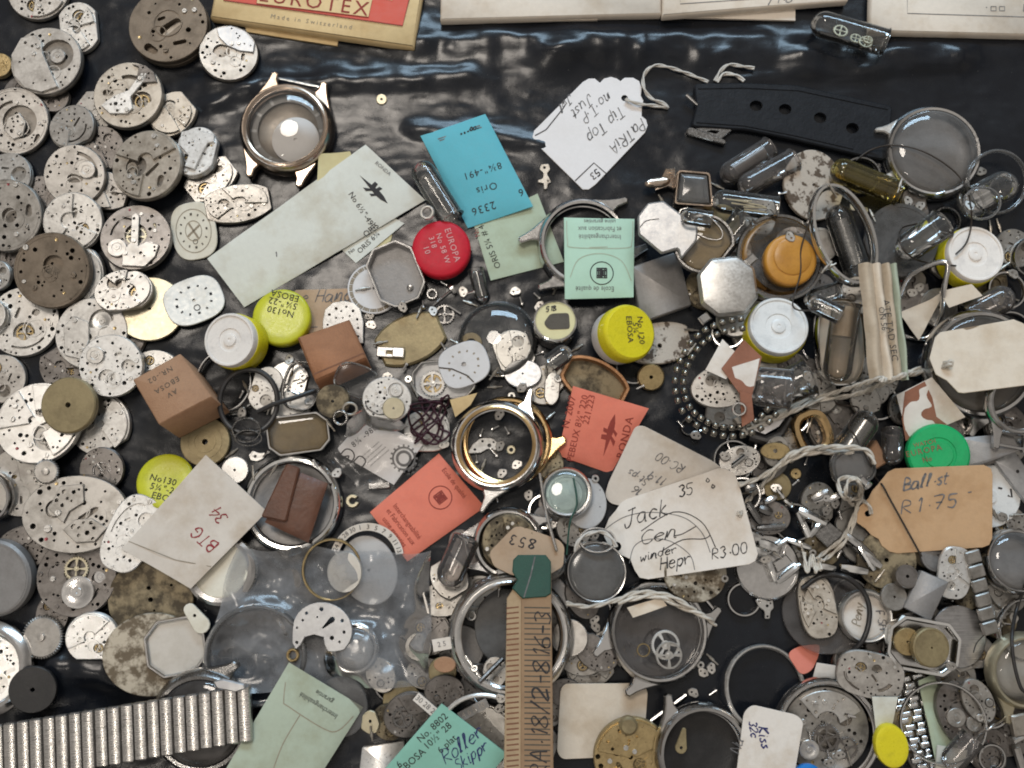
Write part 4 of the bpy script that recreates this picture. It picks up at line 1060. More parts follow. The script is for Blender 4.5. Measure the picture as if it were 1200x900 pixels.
movement('small round movement with a pale lens shaped bridge on top', 267, 62, 34, None, -15, 'plate', 'nickel2', 11, m2='greybright', cut=[(-8, -2, 10), (8, -8, 8)], gears=[(10, 6, 4, 'gear')],
         bridges=[[(-.62, .68), (-.45, .4), (-.1, .2), (.35, .15), (.8, .25), (.75, .6), (.3, .9), (-.2, .93)]])
movement('small narrow movement lying slanted right of the white bridge', 246, 209, 31, 22, 38, 'plate', 'nickel', 14, 'ton', screws=2)
movement('bright white stepped bridge plate right of the slotted beige movement', 229, 177, 24, 32, -8, 'plate', 'bright', 13, 'tonw', t=13, cut=[(-12, -14, 9), (12, 8, 4)], m2='bright', bridges=[[(-.75, .75), (-.2, .95), (.7, .75), (.75, .45), (.5, .35), (.35, -.2), (.2, -.9), (-.25, -.8), (-.2, -.3), (-.7, .15)]])
movement('rounded narrow movement with worn spots below the white bridge', 277, 237, 38, 23, 12, 'plate', 'nickel2', 15, 'ton', screws=3)
movement('round movement with an oval black slot left of the beige one', 86, 203, 36, None, 5, 'plate', 'nickel', 16, cut=[(-3, -4, 6, -5, 5.5), (16, 6, 10)], gears=[(16, 4, 10, 'drum+')])
movement('round movement with a bright white arm shaped bridge', 149, 110, 41, None, 0, 'plate', 'warm', 12, t=13, m2=['bright', 'dark', 'greybright'], cut=[(17, -8, 12), (-26, 3, -20, 2, 4)], gears=[(17, -8, 9, 'bal')],
         bridges=[[(-.72, -.35), (-.35, -.05), (.05, .1), (.38, .62), (.55, .62), (.5, .4), (.12, -.1), (.2, -.45), (.05, -.6), (-.45, -.6)], [(.1, .9), (.3, .8), (.25, .3), (.85, .35), (.75, .65), (.5, .85)]])
movement('beige round movement with two curved slots, in the middle of the upper left', 172, 192, 43, None, -10, 'plate', 'warm', 17, t=13, cut=[(-12, -4, 13), (22, -14, 22, -22, 4), (4, -12, 14, 2, 2.5)], gears=[(-18, -5, 6.5, 'drum')], nh=.9)
movement('light drilled movement cut by the left edge under the brown lettered one', 6, 208, 32, None, 0, 'plate', 'silver', 18)
movement('brownish grey round movement with a white oval hub at the left edge', 6, 250, 43, None, 0, 'bottom', 'nickel2', 19, t=13, cut=[(4, 0, 9), (27, 2, 27, 10, 4)])
movement('light cutout movement left of the dark wheel movement', 84, 258, 35, None, -20, 'plate', 'silver', 20, t=11, cut=[(-2, 14, 0, 7, 3.2), (14, -4, 8)], m2='silver')
movement('dark movement with brass wheel and finger bridge, left centre', 157, 278, 41, None, 0, 'plate', 'dark', 21, t=13, m2='nickel', cut=[(0, 4, 13), (20, 15, 11)], gears=[(0, 2, 12, 'gear'), (-19, -15, 11, 'drum+'), (22, 14, 11, 'bal')],
         bridges=[[(-.28, -.9), (.35, -.92), (.62, -.6), (.7, -.25), (.35, -.15), (.12, -.3), (.08, .62), (-.02, .72), (-.14, .62), (-.1, -.2), (-.3, -.45)]], wheel='palegold')
T_ = dial('cream oval dial with brown hour figures, right of the dark wheel movement', 227, 270, 27, 34, 'sup', 10, 'dialcream', marks=12, sub=(.0, -.38, .1), ink='patch', inner=.58)
mb = MB()
for k in range(4): mb.ribbon([(0, 0), (9 * math.cos(k * PI / 2 + .5), 11 * math.sin(k * PI / 2 + .5))], 2.2, 3)
for sc_ in (.36, .78): mb.ribbon([(27 * sc_ * math.cos(i * PI / 20), 33 * sc_ * math.sin(i * PI / 20)) for i in range(41)], .8, 2.9)
T_.part('dial_print', mb, 'inkfaint', None, 0)
movement('light plate almost hidden behind the brown round movement', 90, 322, 31, 36, -15, 'plate', 'silver', 23)
movement('small drilled movement cut by the left edge, level with the brown one', -5, 321, 18, None, 0, 'plate', 'silver', 24)
movement('light movement with two curved cutouts below the brown round one', 26, 376, 42, None, 0, 'plate', 'silver', 28, t=11, cut=[(2, -14, 13), (14, 10, 5)])
ring('bright steel ring cut by the left edge beside the curved cutouts', -14, 370, 22, 4, 8, 'silver')
movement('brown tarnished round movement overlapping a light plate', 59, 314, 45, None, 0, 'bottom', 'darkbrown', 22, t=15, m2='darkbrown', cut=[(2, 6, 12), (-8, -12, 8)], nh=.8)
movement('movement with a dark crescent hollow above the bright silver one', 106, 390, 43, None, 10, 'plate', 'silver', 30, t=11, cut=[(14, 12, 15), (-8, -6, 9)], bridges=[[(-.75, -.5), (-.7, .3), (-.4, .55), (.0, .3), (-.05, -.2), (-.3, -.7)]])
movement('small narrow plate partly under the lettered cardboard cube', 182, 430, 23, 21, -10, 'plate', 'silver', 32, 'ton', screws=2)
simple_disc('pale gold polished dial plate showing as a half moon', 175, 362, 39, 'palegold', 4, .05, 'dial_plate', 'dial plate', pits=3)
movement('grey rounded movement covering half of the pale gold plate', 143, 341, 34, 27, 10, 'plate', 'nickel', 25, 'flat2', t=11)
dial('pale blue oval dial with black dots above the white bottle cap', 227, 352, 34, 28, 'sup', 25, 'dialblue', marks=12, sub=(0, -.35, .1), inner=.6)
movement('large grey plate partly under the gear at the left edge', 24, 564, 42, 41, 0, 'plate', 'nickel', 38, t=9, cut=[(-8, 6, 3)], nh=.5)
movement('drilled movement cut by the left edge above the big bright one', 0, 443, 29, None, 0, 'plate', 'nickel', 33)
movement('grey plate with a pierced side arm under the khaki disc', 116, 497, 36, 38, 30, 'plate', 'silver', 36, 'flat', t=10, cut=[(12, -8, 10)])
movement('large bright silver movement with milled wheel pit, under the khaki disc', 43, 496, 49, None, 0, 'plate', 'silver', 34, t=12, m2='silver', cut=[(14, -16, 18), (2, 14, 7)], gears=[(8, -18, 7, 'gear'), (20, -15, 6, 'gear'), (15, -26, 5, 'gear')], wheel='nickel2', nh=.8)
movement('bright silver movement with spiral spring coil above the cardboard cube', 128, 427, 37, None, 0, 'plate', 'bright', 31, t=12, m2='silver', cut=[(20, 0, 8), (-4, -14, 10)], gears=[(-17, 12, 10, 'drum+')])
simple_disc('plain khaki brass disc with a small centre hole', 80, 474, 33, 'khaki', 9, .1, 'brass_disc', 'disc', ch=1.5)
T_ = movement('small dark tarnished plate right of the small toothed gear', 118, 549, 26, None, 0, 'plate', 'dark', 37, t=8, cut=[(0, -2, 11)], gears=[(0, -2, 12, 'gear')], wheel='steeldark')
T_ = Thing('gear_wheel', 'small toothed steel gear above the large broad movement', 'gear', 58, 553, circ(14), 5); T_.solo(gear_mb(14, 30, 0, 5, hub=.6), 'nickel')
movement('dark grey movement carrying a yellow spoked wheel and a clear drum', 88, 676, 47, None, 0, 'plate', 'dark', 41, t=12, cut=[(0, 6, 15), (26, -2, 8)], gears=[(0, 9, 14, 'gear+'), (4, -18, 19, 'drum+'), (28, 0, 8, 'drum')], wheel='palegold', m2='steel')
movement('large broad grey movement over the yellow wheel movement', 86, 603, 62, 46, 0, 'plate', 'nickel2', 40, 'oval', t=13, cut=[(-24, 6, 11), (8, -6, 24, 6, 4), (20, -22, 12)], nh=1.1, bridges=[[(-.55, .1), (-.35, .6), (.15, .65), (.2, .25), (-.1, .05), (-.2, -.2)], [(-.2, -.35), (.05, -.12), (.4, -.1), (.75, -.3), (.5, -.6), (.1, -.62)]])
T_ = movement('shiny white crescent plate poking out left of the BTG paper', 158, 625, 27, 46, -22, 'plate', 'bright', 44, 'sup', t=7, cut=[(10, 20, 9)])
simple_disc('large steel case back with raised rim cut by the left edge', -7, 676, 45, 'greymat', 16, 0, 'case_back', 'case back', rings=(.9,), ch=3)
ring('steel ring cut by the left edge above the large case back', -16, 580, 31, 7, 12, 'steel')
simple_disc('mottled brown oxidised plate below the BTG paper', 176, 702, 49, 'oxid', 6, .06, 'dial_plate', 'dial plate', pits=6, seed=3)
T_ = Thing('gear_wheel', 'grey gear with fine teeth left of the white small movement', 'gear', 49, 747, circ(25), 5); T_.solo(gear_mb(24, 48, 0, 5, hub=.35), 'nickel')
T_ = watch_case('steel case ring with a bright movement inside, cut by the left edge', -18, 784, 56, 43, 14, 0, (0, 0, 0, 0), m='steel', bars=(0, 0))
movement('bright movement lying inside the steel ring at the left edge', -16, 784, 41, None, 0, 'plate', 'bright', 49, t=9)
movement('small bright white movement between the fine gear and the mottled disc', 106, 747, 31, 30, 0, 'plate', 'bright', 46, 'flat', t=10, cut=[(8, -12, 6), (0, 12, 3, 4, 1.2)])
simple_disc('black round plastic disc at the lower left', 37, 808, 27, 'black', 6, .1, 'plastic_disc', 'disc')
simple_disc('mottled grey dial disc left of the octagonal plate', 177, 767, 56, 'mottled', 8, 0, 'watch_dial', 'dial', b=48, seed=5)
T_ = framed('octagonal silver plate with dark rim on the mottled grey disc', 204, 758, 35, 34, 'oct', 10, 8, 4, 'steel', back='dialsilver')
T_ = Thing('bridge_plate', 'tiny pale bridge piece with an eyelet right of the octagonal plate', 'bridge', 229, 722, capsule(-6, 8, 8, -10, 8, 6), 5); T_.solo(MB().plate(capsule(-6, 8, 8, -10, 7, 10), [circ(2, 10, 0, 1)], 0, 5, .6), 'dialcream')
# ------------------------------------------------------------------ buried layer of the right heap (dull parts seen only through gaps)
rg = random.Random(41)
BUR = [(770, 560, 30), (860, 300, 30), (900, 330, 28), (1010, 205, 26), (1060, 340, 34), (930, 440, 34), (890, 470, 30), (980, 500, 34), (860, 540, 28), (1000, 540, 30), (1130, 470, 36), (1180, 500, 30), (1030, 470, 26), (960, 590, 26), (1060, 610, 34),
       (1130, 610, 32), (690, 720, 32), (560, 700, 30), (540, 760, 30), (690, 780, 28), (1000, 780, 30), (1060, 810, 32), (1170, 720, 30), (1180, 850, 36), (460, 800, 26), (500, 790, 26), (1100, 880, 36), (640, 700, 30), (1050, 680, 30), (800, 400, 32), (880, 380, 30), (640, 450, 26), (1150, 330, 34), (1185, 390, 30), (1190, 290, 24)]
BUR += [(x + rg.uniform(-14, 14), y + rg.uniform(-14, 14), rg.uniform(15, 27)) for x, y in ((830, 250), (880, 250), (960, 290), (1030, 300), (1100, 310), (1040, 400), (1090, 420), (820, 350), (790, 430), (850, 420), (900, 410), (950, 350), (930, 490), (900, 560), (1010, 590), (1090, 560), (1170, 560), (1180, 620), (1110, 650), (1140, 710), (1010, 690), (1060, 740), (1000, 850), (1060, 860), (1150, 800), (1180, 780), (640, 660), (550, 650), (520, 720), (670, 770), (640, 580), (650, 620), (840, 500), (800, 520), (1120, 430), (870, 320), (1160, 880), (930, 640), (870, 690))]
BUR += [(x, y, r) for x, y, r in ((682, 700, 27), (640, 728, 26), (700, 765, 27), (668, 748, 24), (562, 800, 24), (505, 742, 26), (522, 702, 26), (932, 612, 26), (966, 640, 24), (1012, 640, 26), (902, 606, 26), (872, 580, 24), (1000, 618, 24), (1042, 690, 24), (1140, 762, 28), (1160, 830, 28), (1172, 702, 28), (1000, 560, 26), (902, 542, 26), (742, 430, 24), (642, 540, 24), (470, 820, 24), (446, 792, 22), (640, 600, 24), (672, 620, 22), (1120, 790, 26), (1040, 760, 24), (1190, 820, 28), (880, 490, 24), (960, 460, 26), (1030, 440, 26), (1100, 360, 26), (1180, 340, 26), (1010, 345, 24))]
BUR += [(rg.uniform(440, 720), rg.uniform(640, 890), rg.uniform(16, 24)) for i in range(12)] + [(rg.uniform(780, 1195), rg.uniform(230, 560), rg.uniform(16, 25)) for i in range(22)] + [(rg.uniform(990, 1195), rg.uniform(560, 890), rg.uniform(16, 25)) for i in range(14)]
BUR = [q for q in BUR if math.hypot(q[0] - 826, q[1] - 462) > 72 or q[2] < 0] + [(835, 455, 24), (850, 480, 22)]
for i, (x, y, r) in enumerate(BUR):
    if i % 9 == 8: simple_disc('dull worn metal disc buried in the heap, seen only through gaps', x, y, r * .9, rg.choice(['greymat', 'nickel2', 'khaki']), 6, .06, group='dull discs buried in the heap', rings=(.85,))
    elif i % 4 == 3: ring('dull steel ring buried in the heap, seen only through gaps', x, y, r * .9, 4, 7, rg.choice(['steeldark', 'steel']), group='dull rings buried in the heap')
    else: movement('dull dark movement buried in the heap, seen only through gaps', x, y, r, r * rg.uniform(.7, 1), rg.uniform(0, 180), 'plate', rg.choice(['dark', 'nickel2', 'nickel2', 'oxid']), 200 + i, rg.choice(['round', 'ton', 'flat']), t=9, group='dull movements buried in the heap', nh=.7, screws=2)
# ------------------------------------------------------------------ upper centre
T_ = watch_case('worn pink gold watch case with crystal holding a small cream disc', 334, 147, 56, 46, 24, 78, (1, 1, 1, 1), 34, 20, (14, 8), 'rosegold', 'crystal', 'casepale', (1, 0), bezel='rosegold', dom=12)
T_.part('inner_dial', MB().lathe([(28, 2.9), (28, 10), (27, 10.6), (2.4, 10.6), (2.2, 8)], 40, 10, -12), 'white')
T_.part('minute_track', MB().lathe([(45, 8), (45, 9.5), (36, 7.2), (36, 6)], 60, closed=True), 'greymat')
mk = MB()
for k in range(12):
    q = PI * 2 * k / 12; mk.add([(r_ * math.cos(q + e), r_ * math.sin(q + e), 7.3 + (r_ - 36) * .26) for r_, e in ((37, -.045), (44, -.04), (44, .04), (37, .045))], [(0, 1, 2, 3)])
T_.part('hour_mark', mk, 'greybright', None, 0)
simple_disc('tiny pale brass washer alone on the bare plastic', 447, 116, 6.5, 'palegold', 2, .25, 'brass_washer', 'washer')
card('torn yellow paper scrap under the long pale envelope', [(376, 186), (412, 182), (440, 260), (372, 232)], 'yellowpaper', 1.2, crease=2, curl=3)
card('ochre paper scrap under the printed end of the envelope', [(440, 285), (462, 262), (458, 282), (436, 296)], 'yellowpaper', 1.2, seed=2)
c = card('torn pale card stamped with calibre figures, under the long envelope', [(399, 291), (452, 250), (474, 262), (417, 308)], 'greenwht', 1.4)
c.text('ORIS 6¾', 432, 284, 6.5, 45, 'ink'); c.text('No', 412, 294, 4.5, 40, 'ink')
c = card('long pale green white envelope with a rocket emblem, left of the blue packet', [(242, 302), (429, 171), (498, 233), (284, 358)], 'greenwht', 1.6, 3, 0, 'envelope', 'paper_envelope', seed=3, crease=1.2)
zf = c.zf
c.emblem(438, 222, 47, -45, 'ink', zf); c.text('RONDA', 449, 198, 4.5, -40, 'inkgrey', zf=zf)
c.text('No 6½"-490', 424, 246, 7, -56, 'ink', zf=zf); c.text('ORIS', 434, 268, 7, 40, 'ink', zf=zf)
c.hand('1', 322, 300, 5, 20, 'inkgrey', .8, zf=zf)
glass_tube('clear glass vial leaning beside the blue packet', (487, 186), (528, 252), 15, 'glass', cm='warm', seed=4)
c = card('pale green envelope stamped ORIS under the blue packet', [(555, 262), (630, 226), (661, 306), (575, 328)], 'mintpale', 1.6, 2, 0, 'envelope', 'paper_envelope', seed=5, crease=1.5)
c.text('ORIS 5¼ # 410', 572, 284, 7.5, 112, 'ink', zf=c.zf); c.text('No', 559, 272, 6, 105, 'inkred', zf=c.zf)
c = card('bright blue packet printed upside down, at upper centre', [(492, 156), (569, 133), (625, 241), (548, 265)], 'blue', 1.8, 5, 0, seed=6, crease=1)
for s_, x, y, h in (('8¾"-491', 566, 200, 8.5), ('Oris', 571, 220, 9), ('2336', 567, 243, 9.5), ('6', 611, 225, 9)):
    c.text(s_, x, y, h, 197, 'ink', zf=c.zf, sp=1.15)
c.hand('-oo---', 562, 147, 6, 197, 'ink', 1.8, zf=c.zf); c.lines([[(513, 161), (563, 147)], [(515, 163), (565, 149)]], 'inkgrey', 1.5, zf=c.zf)
T_ = Thing('bridge_plate', 'tiny steel yoke lying below the white tag', 'bridge', 639, 206, capsule(0, 12, 0, -12, 6), 3)
T_.solo(MB().plate(rnd([(-5, 14), (4, 15), (6, 8), (2, 3), (5, -3), (7, -8), (3, -9), (2, -16), (-2, -16), (-2, -9), (-9, -8), (-9, -5), (-3, -3), (-2, 3), (-7, 8)], 1.5, 2), [circ(1.8, 9, -1, 10), circ(1.2, 8, 3, -6)], 0, 3, .5), 'warm')
ring('tiny bright ring peeking out above the red cap', 503, 256, 8.5, 3.5, 4, 'silver')
T_ = watch_case('open steel case ring half covered by the mint packet', 684, 283, 55, 46, 16, 22, (1, 1, 1, 1), 36, 26, (13, 8), 'steel', bars=(0, 0))
T_ = jar_cap('red plastic cap with pale lettering on a glass jar rim', 517, 291, 34.5, 26, 'redplastic', 'greyglass')
for s_, x, y, h in (('EUROPA', 530, 287, 7.5), ('No 58 W', 519, 291, 6.5), ('318', 507, 284, 6.5), ('10', 500, 293, 7)): T_.text(s_, x, y, h, -72, 'inkpink', sp=1.1)
# white tag 53 and its string, black strap
bp = [(690, 222), (683, 222), (627, 167), (624, 160), (626, 153), (683, 96), (690, 92), (697, 92), (703, 97), (708, 92), (716, 90), (723, 92), (727, 95), (732, 91), (742, 91), (749, 95), (752, 103), (751, 112), (754, 118), (752, 127), (752, 136), (757, 140), (759, 147), (756, 155), (698, 216)]
c = tag_card('white scalloped tag with pencil writing and the number 53', bp, (732, 115), 4, 'white', 1.6, nr=True)
for i, (s_, x, y, h) in enumerate((('PaTRiA', 751, 139, 13), ('Tip Top', 727, 124, 13), ('no.T.P', 712, 108, 12), ('skip', 0, 0, 0), ('Just', 690, 112, 12), ('Jwl', 667, 112, 10))):
    if i == 3: continue
    c.hand(s_, x, y, h, 222, 'inkgrey', 1.1, .3, seed=i + 3, gap=.3)
c.hand('53', 699, 198, 8, 222, 'ink', 1.2, .1); c.lines([[(674, 212), (696, 191), (711, 204)], [(627, 159), (640, 152), (660, 127), (663, 122)]], 'ink', 1.3)
T_ = Thing('watch_strap', 'black perforated leather watch strap with steel buckle', 'watch strap', 930, 143, rotp([(-116, 10), (-110, 32), (-60, 26), (0, 28), (112, 26), (118, -38), (60, -34), (0, -28), (-50, -16), (-115, -20)], -4), 8, 0, maxt=.06)
px, py, loc = poly([(813, 98), (870, 97), (935, 100), (1046, 124), (1040, 188), (1005, 181), (930, 163), (875, 152), (810, 148), (816, 125)])
hs = []
for x, y in ((886, 124), (920, 128), (961, 138), (999, 150)):
    lx, ly = T_.L(x, y); hs.append([(lx + a * 1.15, ly + b) for a, b in circ(6.6, 14)])
x0, y0 = T_.L(px, py)
T_.part('leather_band', MB().plate([(a + x0, b + y0) for a, b in rnd(loc, 6, 4)], hs, 1, 8, 1.6), 'leatherblk')
e = [T_.L(*p) for p in ((818, 104), (870, 103), (935, 106), (1040, 128))]; T_.part('stitching', MB().tube([(x, y, 8) for x, y in e], 1.1, 6), 'leatherblk')
e = [T_.L(*p) for p in ((816, 143), (872, 147), (930, 158), (1000, 174))]; T_.part('stitching', MB().tube([(x, y, 8) for x, y in e], 1.1, 6), 'leatherblk')
lx, ly = T_.L(830, 158); T_.part('buckle', MB().plate(rnd([(-22, 8), (-6, -2), (14, -6), (30, 8), (22, 12), (-12, 10)], 4, 4), [rnd([(-2, 5), (10, 2), (14, 6), (4, 7)], 1, 2)], 1, 6, 1).plate(rotp(capsule(-20, 5, 18, -8, 5, 3), 0), (), 2, 8, 1), 'steeldark')
for b in T_.root.children:
    if b.name.startswith('buckle'): b.location = (lx * S, ly * S, 0)
lx, ly = T_.L(804, 112); ex, ey = T_.L(817, 123); T_.part('buckle_pin', MB().tube([(lx, ly, 9), (ex, ey, 8)], lambda t: 2.6 - 1.2 * t, 8), 'steel')
# ------------------------------------------------------------------ middle, left of centre
c = card('tan card with handwritten word half under the yellow lid', [(345, 340), (413, 338), (409, 392), (352, 390)], 'tan2', 1.5, r=3)
c.hand('e Hand', 352, 355, 15, 3, 'inkgrey', 1.2, .3, gap=.3); c.lines([[(350, 384), (372, 383)]], 'inkgrey', 1)
dial('round grey white minute track disc under the cut corner case', 438, 338, 31, None, 'round', 0, 'dialwhite', marks=60, ink='inkfaint', inner=.86, h=3)
T_ = framed('cut corner grey steel case lying open side up by the red cap', 464, 319, 30, 38, 'oct', 22, 14, 4, 'steel', back='greymat', slope=(.05, .12))
T_.part('stud', MB().lathe([(4, 2), (4, 4), (2, 4.6), (1, 4.6)], 14, 9, -20), 'steeldark')
T_ = Thing('bridge_plate', 'bright perforated white plate with an arch, behind the brown block', 'bridge', 402, 376, ton(24, 25), 4)
T_.solo(MB().plate(ccw([(-23, -26), (-24, 0), (-21, 14), (-12, 22), (0, 24), (12, 22), (20, 15), (24, 0), (24, -26), (17, -26), (14, -12), (6, -4), (-4, -4), (-11, -12), (-14, -26)]), [circ(r, 9, x, y) for x, y, r in ((-16, 8, 1.8), (-8, 15, 2), (-2, 12, 1.2), (4, 17, 1.4), (12, 12, 1.8), (17, 2, 1.6), (18, -8, 1.5), (18, -18, 1.6), (-18, -4, 1.4), (-17, -14, 1.8), (8, 6, 1.3), (0, 4, 1.1), (-8, 4, 1.3))], 0, 4, .5), 'bright')
T_ = jar_cap('yellow lid stamped with upside down figures behind the white plugged cap', 329, 372, 34, 20, 'yellowgreen', 'yellowgreen', slope=(-.02, -.06))
for s_, y in (('No130', 365), ('5¼"-22', 355), ('EBOSA', 346)): T_.text(s_, 331 + (355 - y) * .25, y + 1, 8, 166, 'ink', sp=1.05)
ring('wide clear plastic crystal ring under the white plugged cap', 268, 447, 39, 5, 9, 'glass', cat='crystal', name='watch_crystal')
ring('thin steel ring left of the black coiled ring', 262, 446, 33, 3, 6, 'steel', b=37)
simple_disc('ringed brown khaki disc under the lettered cardboard cube', 240, 518, 29, 'khaki', 7, .12, 'brass_disc', 'disc', rings=(.7, .45))
T_ = jar_cap('white plugged yellow cap leaning against the yellow lid', 275, 396, 33.5, 38, 'whiteplastic', 'yellow', 'plug', slope=(.2, .04))
movement('pale narrow watch plate behind the black coil', 336, 452, 22, 30, -12, 'plate', 'silver', 61, 'ton', t=7, screws=2)
movement('pale narrow watch plate with pale gold edge inside the black coil', 310, 455, 17, 27, -15, 'plate', 'silver', 62, 'ton', t=8, screws=2)
movement('plain silver narrow plate below the black band', 340, 478, 22, 20, -12, 'plain', 'silver', 63, 'ton', t=8, nh=.25, screws=0)
framed('thin steel watch frame right of the black coil', 352, 452, 22, 30, 'sup', -10, 8, 3, 'steeldark')
T_ = framed('steel bezel with cloudy glass above the big chrome ring', 348, 507, 37, 24, 'oct', 8, 12, 4, 'steel', 'crystalwarm', 'khaki')
T_ = block('red brown cardboard block with a crease, right of the yellow lid', [(348, 400), (409, 378), (431, 427), (371, 455)], 42, 'cardbrown', ch=2.5, slope=(.03, -.16))
T_.lines([[(369, 446), (428, 420)]], 'cardside', 1.8)
T_ = block('cardboard cube stamped with faded letters, left of centre', [(156, 452), (212, 421), (255, 476), (192, 508)], 60, 'cardbrown2', ch=1.6, slope=(.10, -.17))
for s_, x, y in (('AV', 206, 470), ('EBOSA', 199, 460), ('NR.-02', 190, 447)): T_.text(s_, x, y, 6.8, 212, 'patch', sp=1.2)
# black coil with band
T_ = Thing('rubber_gasket', 'black rubber ring with a straight band crossing pale plates', 'gasket', 292, 471, circ(37), 6, 0, None, [circ(31)])
T_.part('ring_band', MB().tube([(33 * math.cos(q), 38 * math.sin(q), 3 + 1.2 * math.sin(3 * q)) for q in [2 * PI * i / 60 for i in range(60)]], 3.2, 9, True), 'rubber')
T_.part('straight_band', MB().tube([(*T_.L(300, 482), 3), (*T_.L(320, 473), 7), (*T_.L(345, 465), 8), (*T_.L(368, 456), 6)], 2.8, 8), 'rubber')
T_ = ring('small chrome wire ring inside the black coil', 288, 503, 17, 2.2, 5, 'steeldark', b=15)
ring('thin dark ring overlapping the coil bottom', 290, 513, 16, 2, 4, 'steeldark', b=10)
T_ = Thing('bridge_plate', 'tiny light bridge lying above the big chrome ring', 'bridge', 300, 535, circ(8), 3); T_.solo(MB().plate(rnd([(-9, 2), (-4, 7), (3, 4), (10, 5), (9, -2), (2, -6), (-6, -5)], 2, 3), [circ(2, 10, -1, 0)], 0, 3, .5), 'silver')
simple_disc('small white metal disc beside the BTG paper top', 275, 551, 16, 'bright', 3, .1, 'metal_disc', 'disc')
T_ = jar_cap('yellow lid stamped No 130, peeking out from under the BTG paper', 192, 567, 33.5, 18, 'yellowgreen', 'yellowgreen')
for s_, y in (('No130', 566), ('5¼"-22', 577), ('EBOSA', 588)): T_.text(s_, 190 + (y - 566) * .2, y, 8, -13, 'ink', sp=1.05)
# chrome ring with leather
T_ = watch_case('large bright chrome ring holding a brown leather packet', 341, 590, 59, 49, 17, 45, (0, 0, 0, 0), m='chrome', back='greymat', bars=(0, 0))
T_ = card('brown leather keeper folded inside the chrome ring', [(338, 548), (383, 566), (360, 636), (309, 612)], 'leatherbrn', 4, 5, 0, 'leather piece', 'leather_keeper', seed=9, crease=2, lift=5)
px, py, loc = poly([(336, 543), (352, 548), (336, 612), (306, 606)])
x0, y0 = T_.L(px, py); T_.part('folded_edge', MB().plate([(a + x0, b + y0) for a, b in rnd(loc, 4, 3)], (), 6, 13, 2), 'leatherbrn')
T_ = simple_disc('round steel case back below the BTG paper', 258, 668, 41, 'dialcream', 12, 0, 'case_back', 'case back', rings=(.75,), ch=3)
T_.part('rim', MB().lathe([(41, 0), (41, 12), (37, 14), (32, 12.2)], 48, top=False), 'steel')
c = card('off white paper folded at the base with red BTG 34 writing', [(241, 533), (311, 599), (222, 690), (144, 643)], 'paperold', 1.6, 2, 2, 'paper note', 'paper_note', seed=11, crease=2.5)
c.hand('BTG', 256, 638, 14, 140, 'inkred', 1.3, .15, zf=c.zf, gap=.5); c.hand('34', 266, 606, 14, 134, 'inkred', 1.3, .15, zf=c.zf, gap=.3)
c.lines([[(152, 634), (205, 656), (246, 664)]], 'inkfaint', .9, zf=c.zf, name='fold_line')
# ------------------------------------------------------------------ middle: glass dome, can, caps
T_ = Thing('gear_wheel', 'dark steel wheel in the shadow right of the red cap', 'gear', 521, 368, circ(12), 4); T_.solo(gear_mb(12, 24, 4, 3), 'steeldark')
movement('pale narrow plate seen through the clear dome', 602, 412, 22, 27, 20, 'plate', 'silver', 71, 'ton', t=7, screws=1)
simple_disc('plain grey oval disc at the foot of the clear dome', 613, 438, 22, 'greybright', 5, .05, 'metal_disc', 'disc', b=17)
simple_disc('brown washer seen through the left of the clear dome', 552, 402, 13, 'khaki', 4, .45, 'washer', 'washer')
glass_tube('small clear glass vial between the red cap and the dome', (566, 350), (557, 313), 9, 'glass')
T_ = Thing('watch_crystal', 'large clear domed crystal left of the tin can', 'crystal', 583, 394, circ(46), 16, maxt=.1)
T_.solo(MB().lathe([(45, 0), (47, 1), (46, 3)] + [(45 * math.cos(rad(a)), 3 + 15 * math.sin(rad(a))) for a in (4, 12, 22, 34, 46, 58, 70, 82)], 64, bottom=False), 'glass', 80)
simple_disc('khaki brass rounded plate with clipped ends below the red cap', 481, 397, 40, 'khaki', 6, 0, 'brass_plate', 'plate', b=29, out='ton', rot=24, ch=2.5)
T_ = Thing('buckle', 'small grey steel buckle on the khaki plate corner', 'buckle', 457, 412, rect(16, 6), 7, -4); T_.solo(MB().plate(rect(16, 6), [rect(5, 2.5)], 0, 4, .8).plate(rotp(rect(7, 6), 0, 10, 0), (), 3.5, 7, 1), 'steel')
T_ = framed('cut corner steel frame with a spoked brass wheel inside', 521, 444, 38, 24, 'oct', 4, 10, 3, 'steel', back='greybright')
T_.part('gear_wheel', gear_mb(15, 30, 4, 2, .25, 4, .25, x=-14, y=-3), 'silver'); T_.part('gear_wheel', gear_mb(11, 22, 5, 1.5, z=2.2, x=-14, y=-3), 'brass')
c = dial('white shield shaped dial with raised hour marks over the cut corner frame', 544, 427, 30, 26, 'sup', 20, 'dialwhite', marks=12, inner=.6, ink='inkfaint', hole=.1, h=3)
c.lines([[(514, 430), (530, 432), (548, 440), (556, 448)]], 'wire', 1.6)
T_ = Thing('tin_can', 'small tin of glass and steel with a yellow paper label on its lid', 'tin', 651, 380, circ(26), 34, 0, (0, -.14), q=.8)
T_.part('glass_body', MB().lathe([(24, 0), (25, 3), (25, 24)], 48), 'glassdark'); T_.part('steel_rim', MB().lathe([(25.5, 22), (26.5, 24), (26.5, 30), (25.5, 33), (23.5, 34), (22.5, 32.2)], 56, bottom=False, top=False), 'chrome')
T_.part('paper_label', MB().lathe([(22.6, 32.4), (0.5, 32.6)], 40, bottom=False), 'yellowpaper')
T_.part('dark_patch', MB().plate(rnd([(-14, -3), (-6, 9), (16, 10), (17, -10), (-8, -11)], 4, 3), (), 32.6, 33.1), 'patch')
T_.hand('518', 640, 369, 6, 10, 'ink', 1, z=32.6)
T_ = framed('copper coloured tonneau bezel with brown inside, below the tin', 697, 446, 41, 27, 'tonw', -28, 16, 6, 'copper', back='oxid')
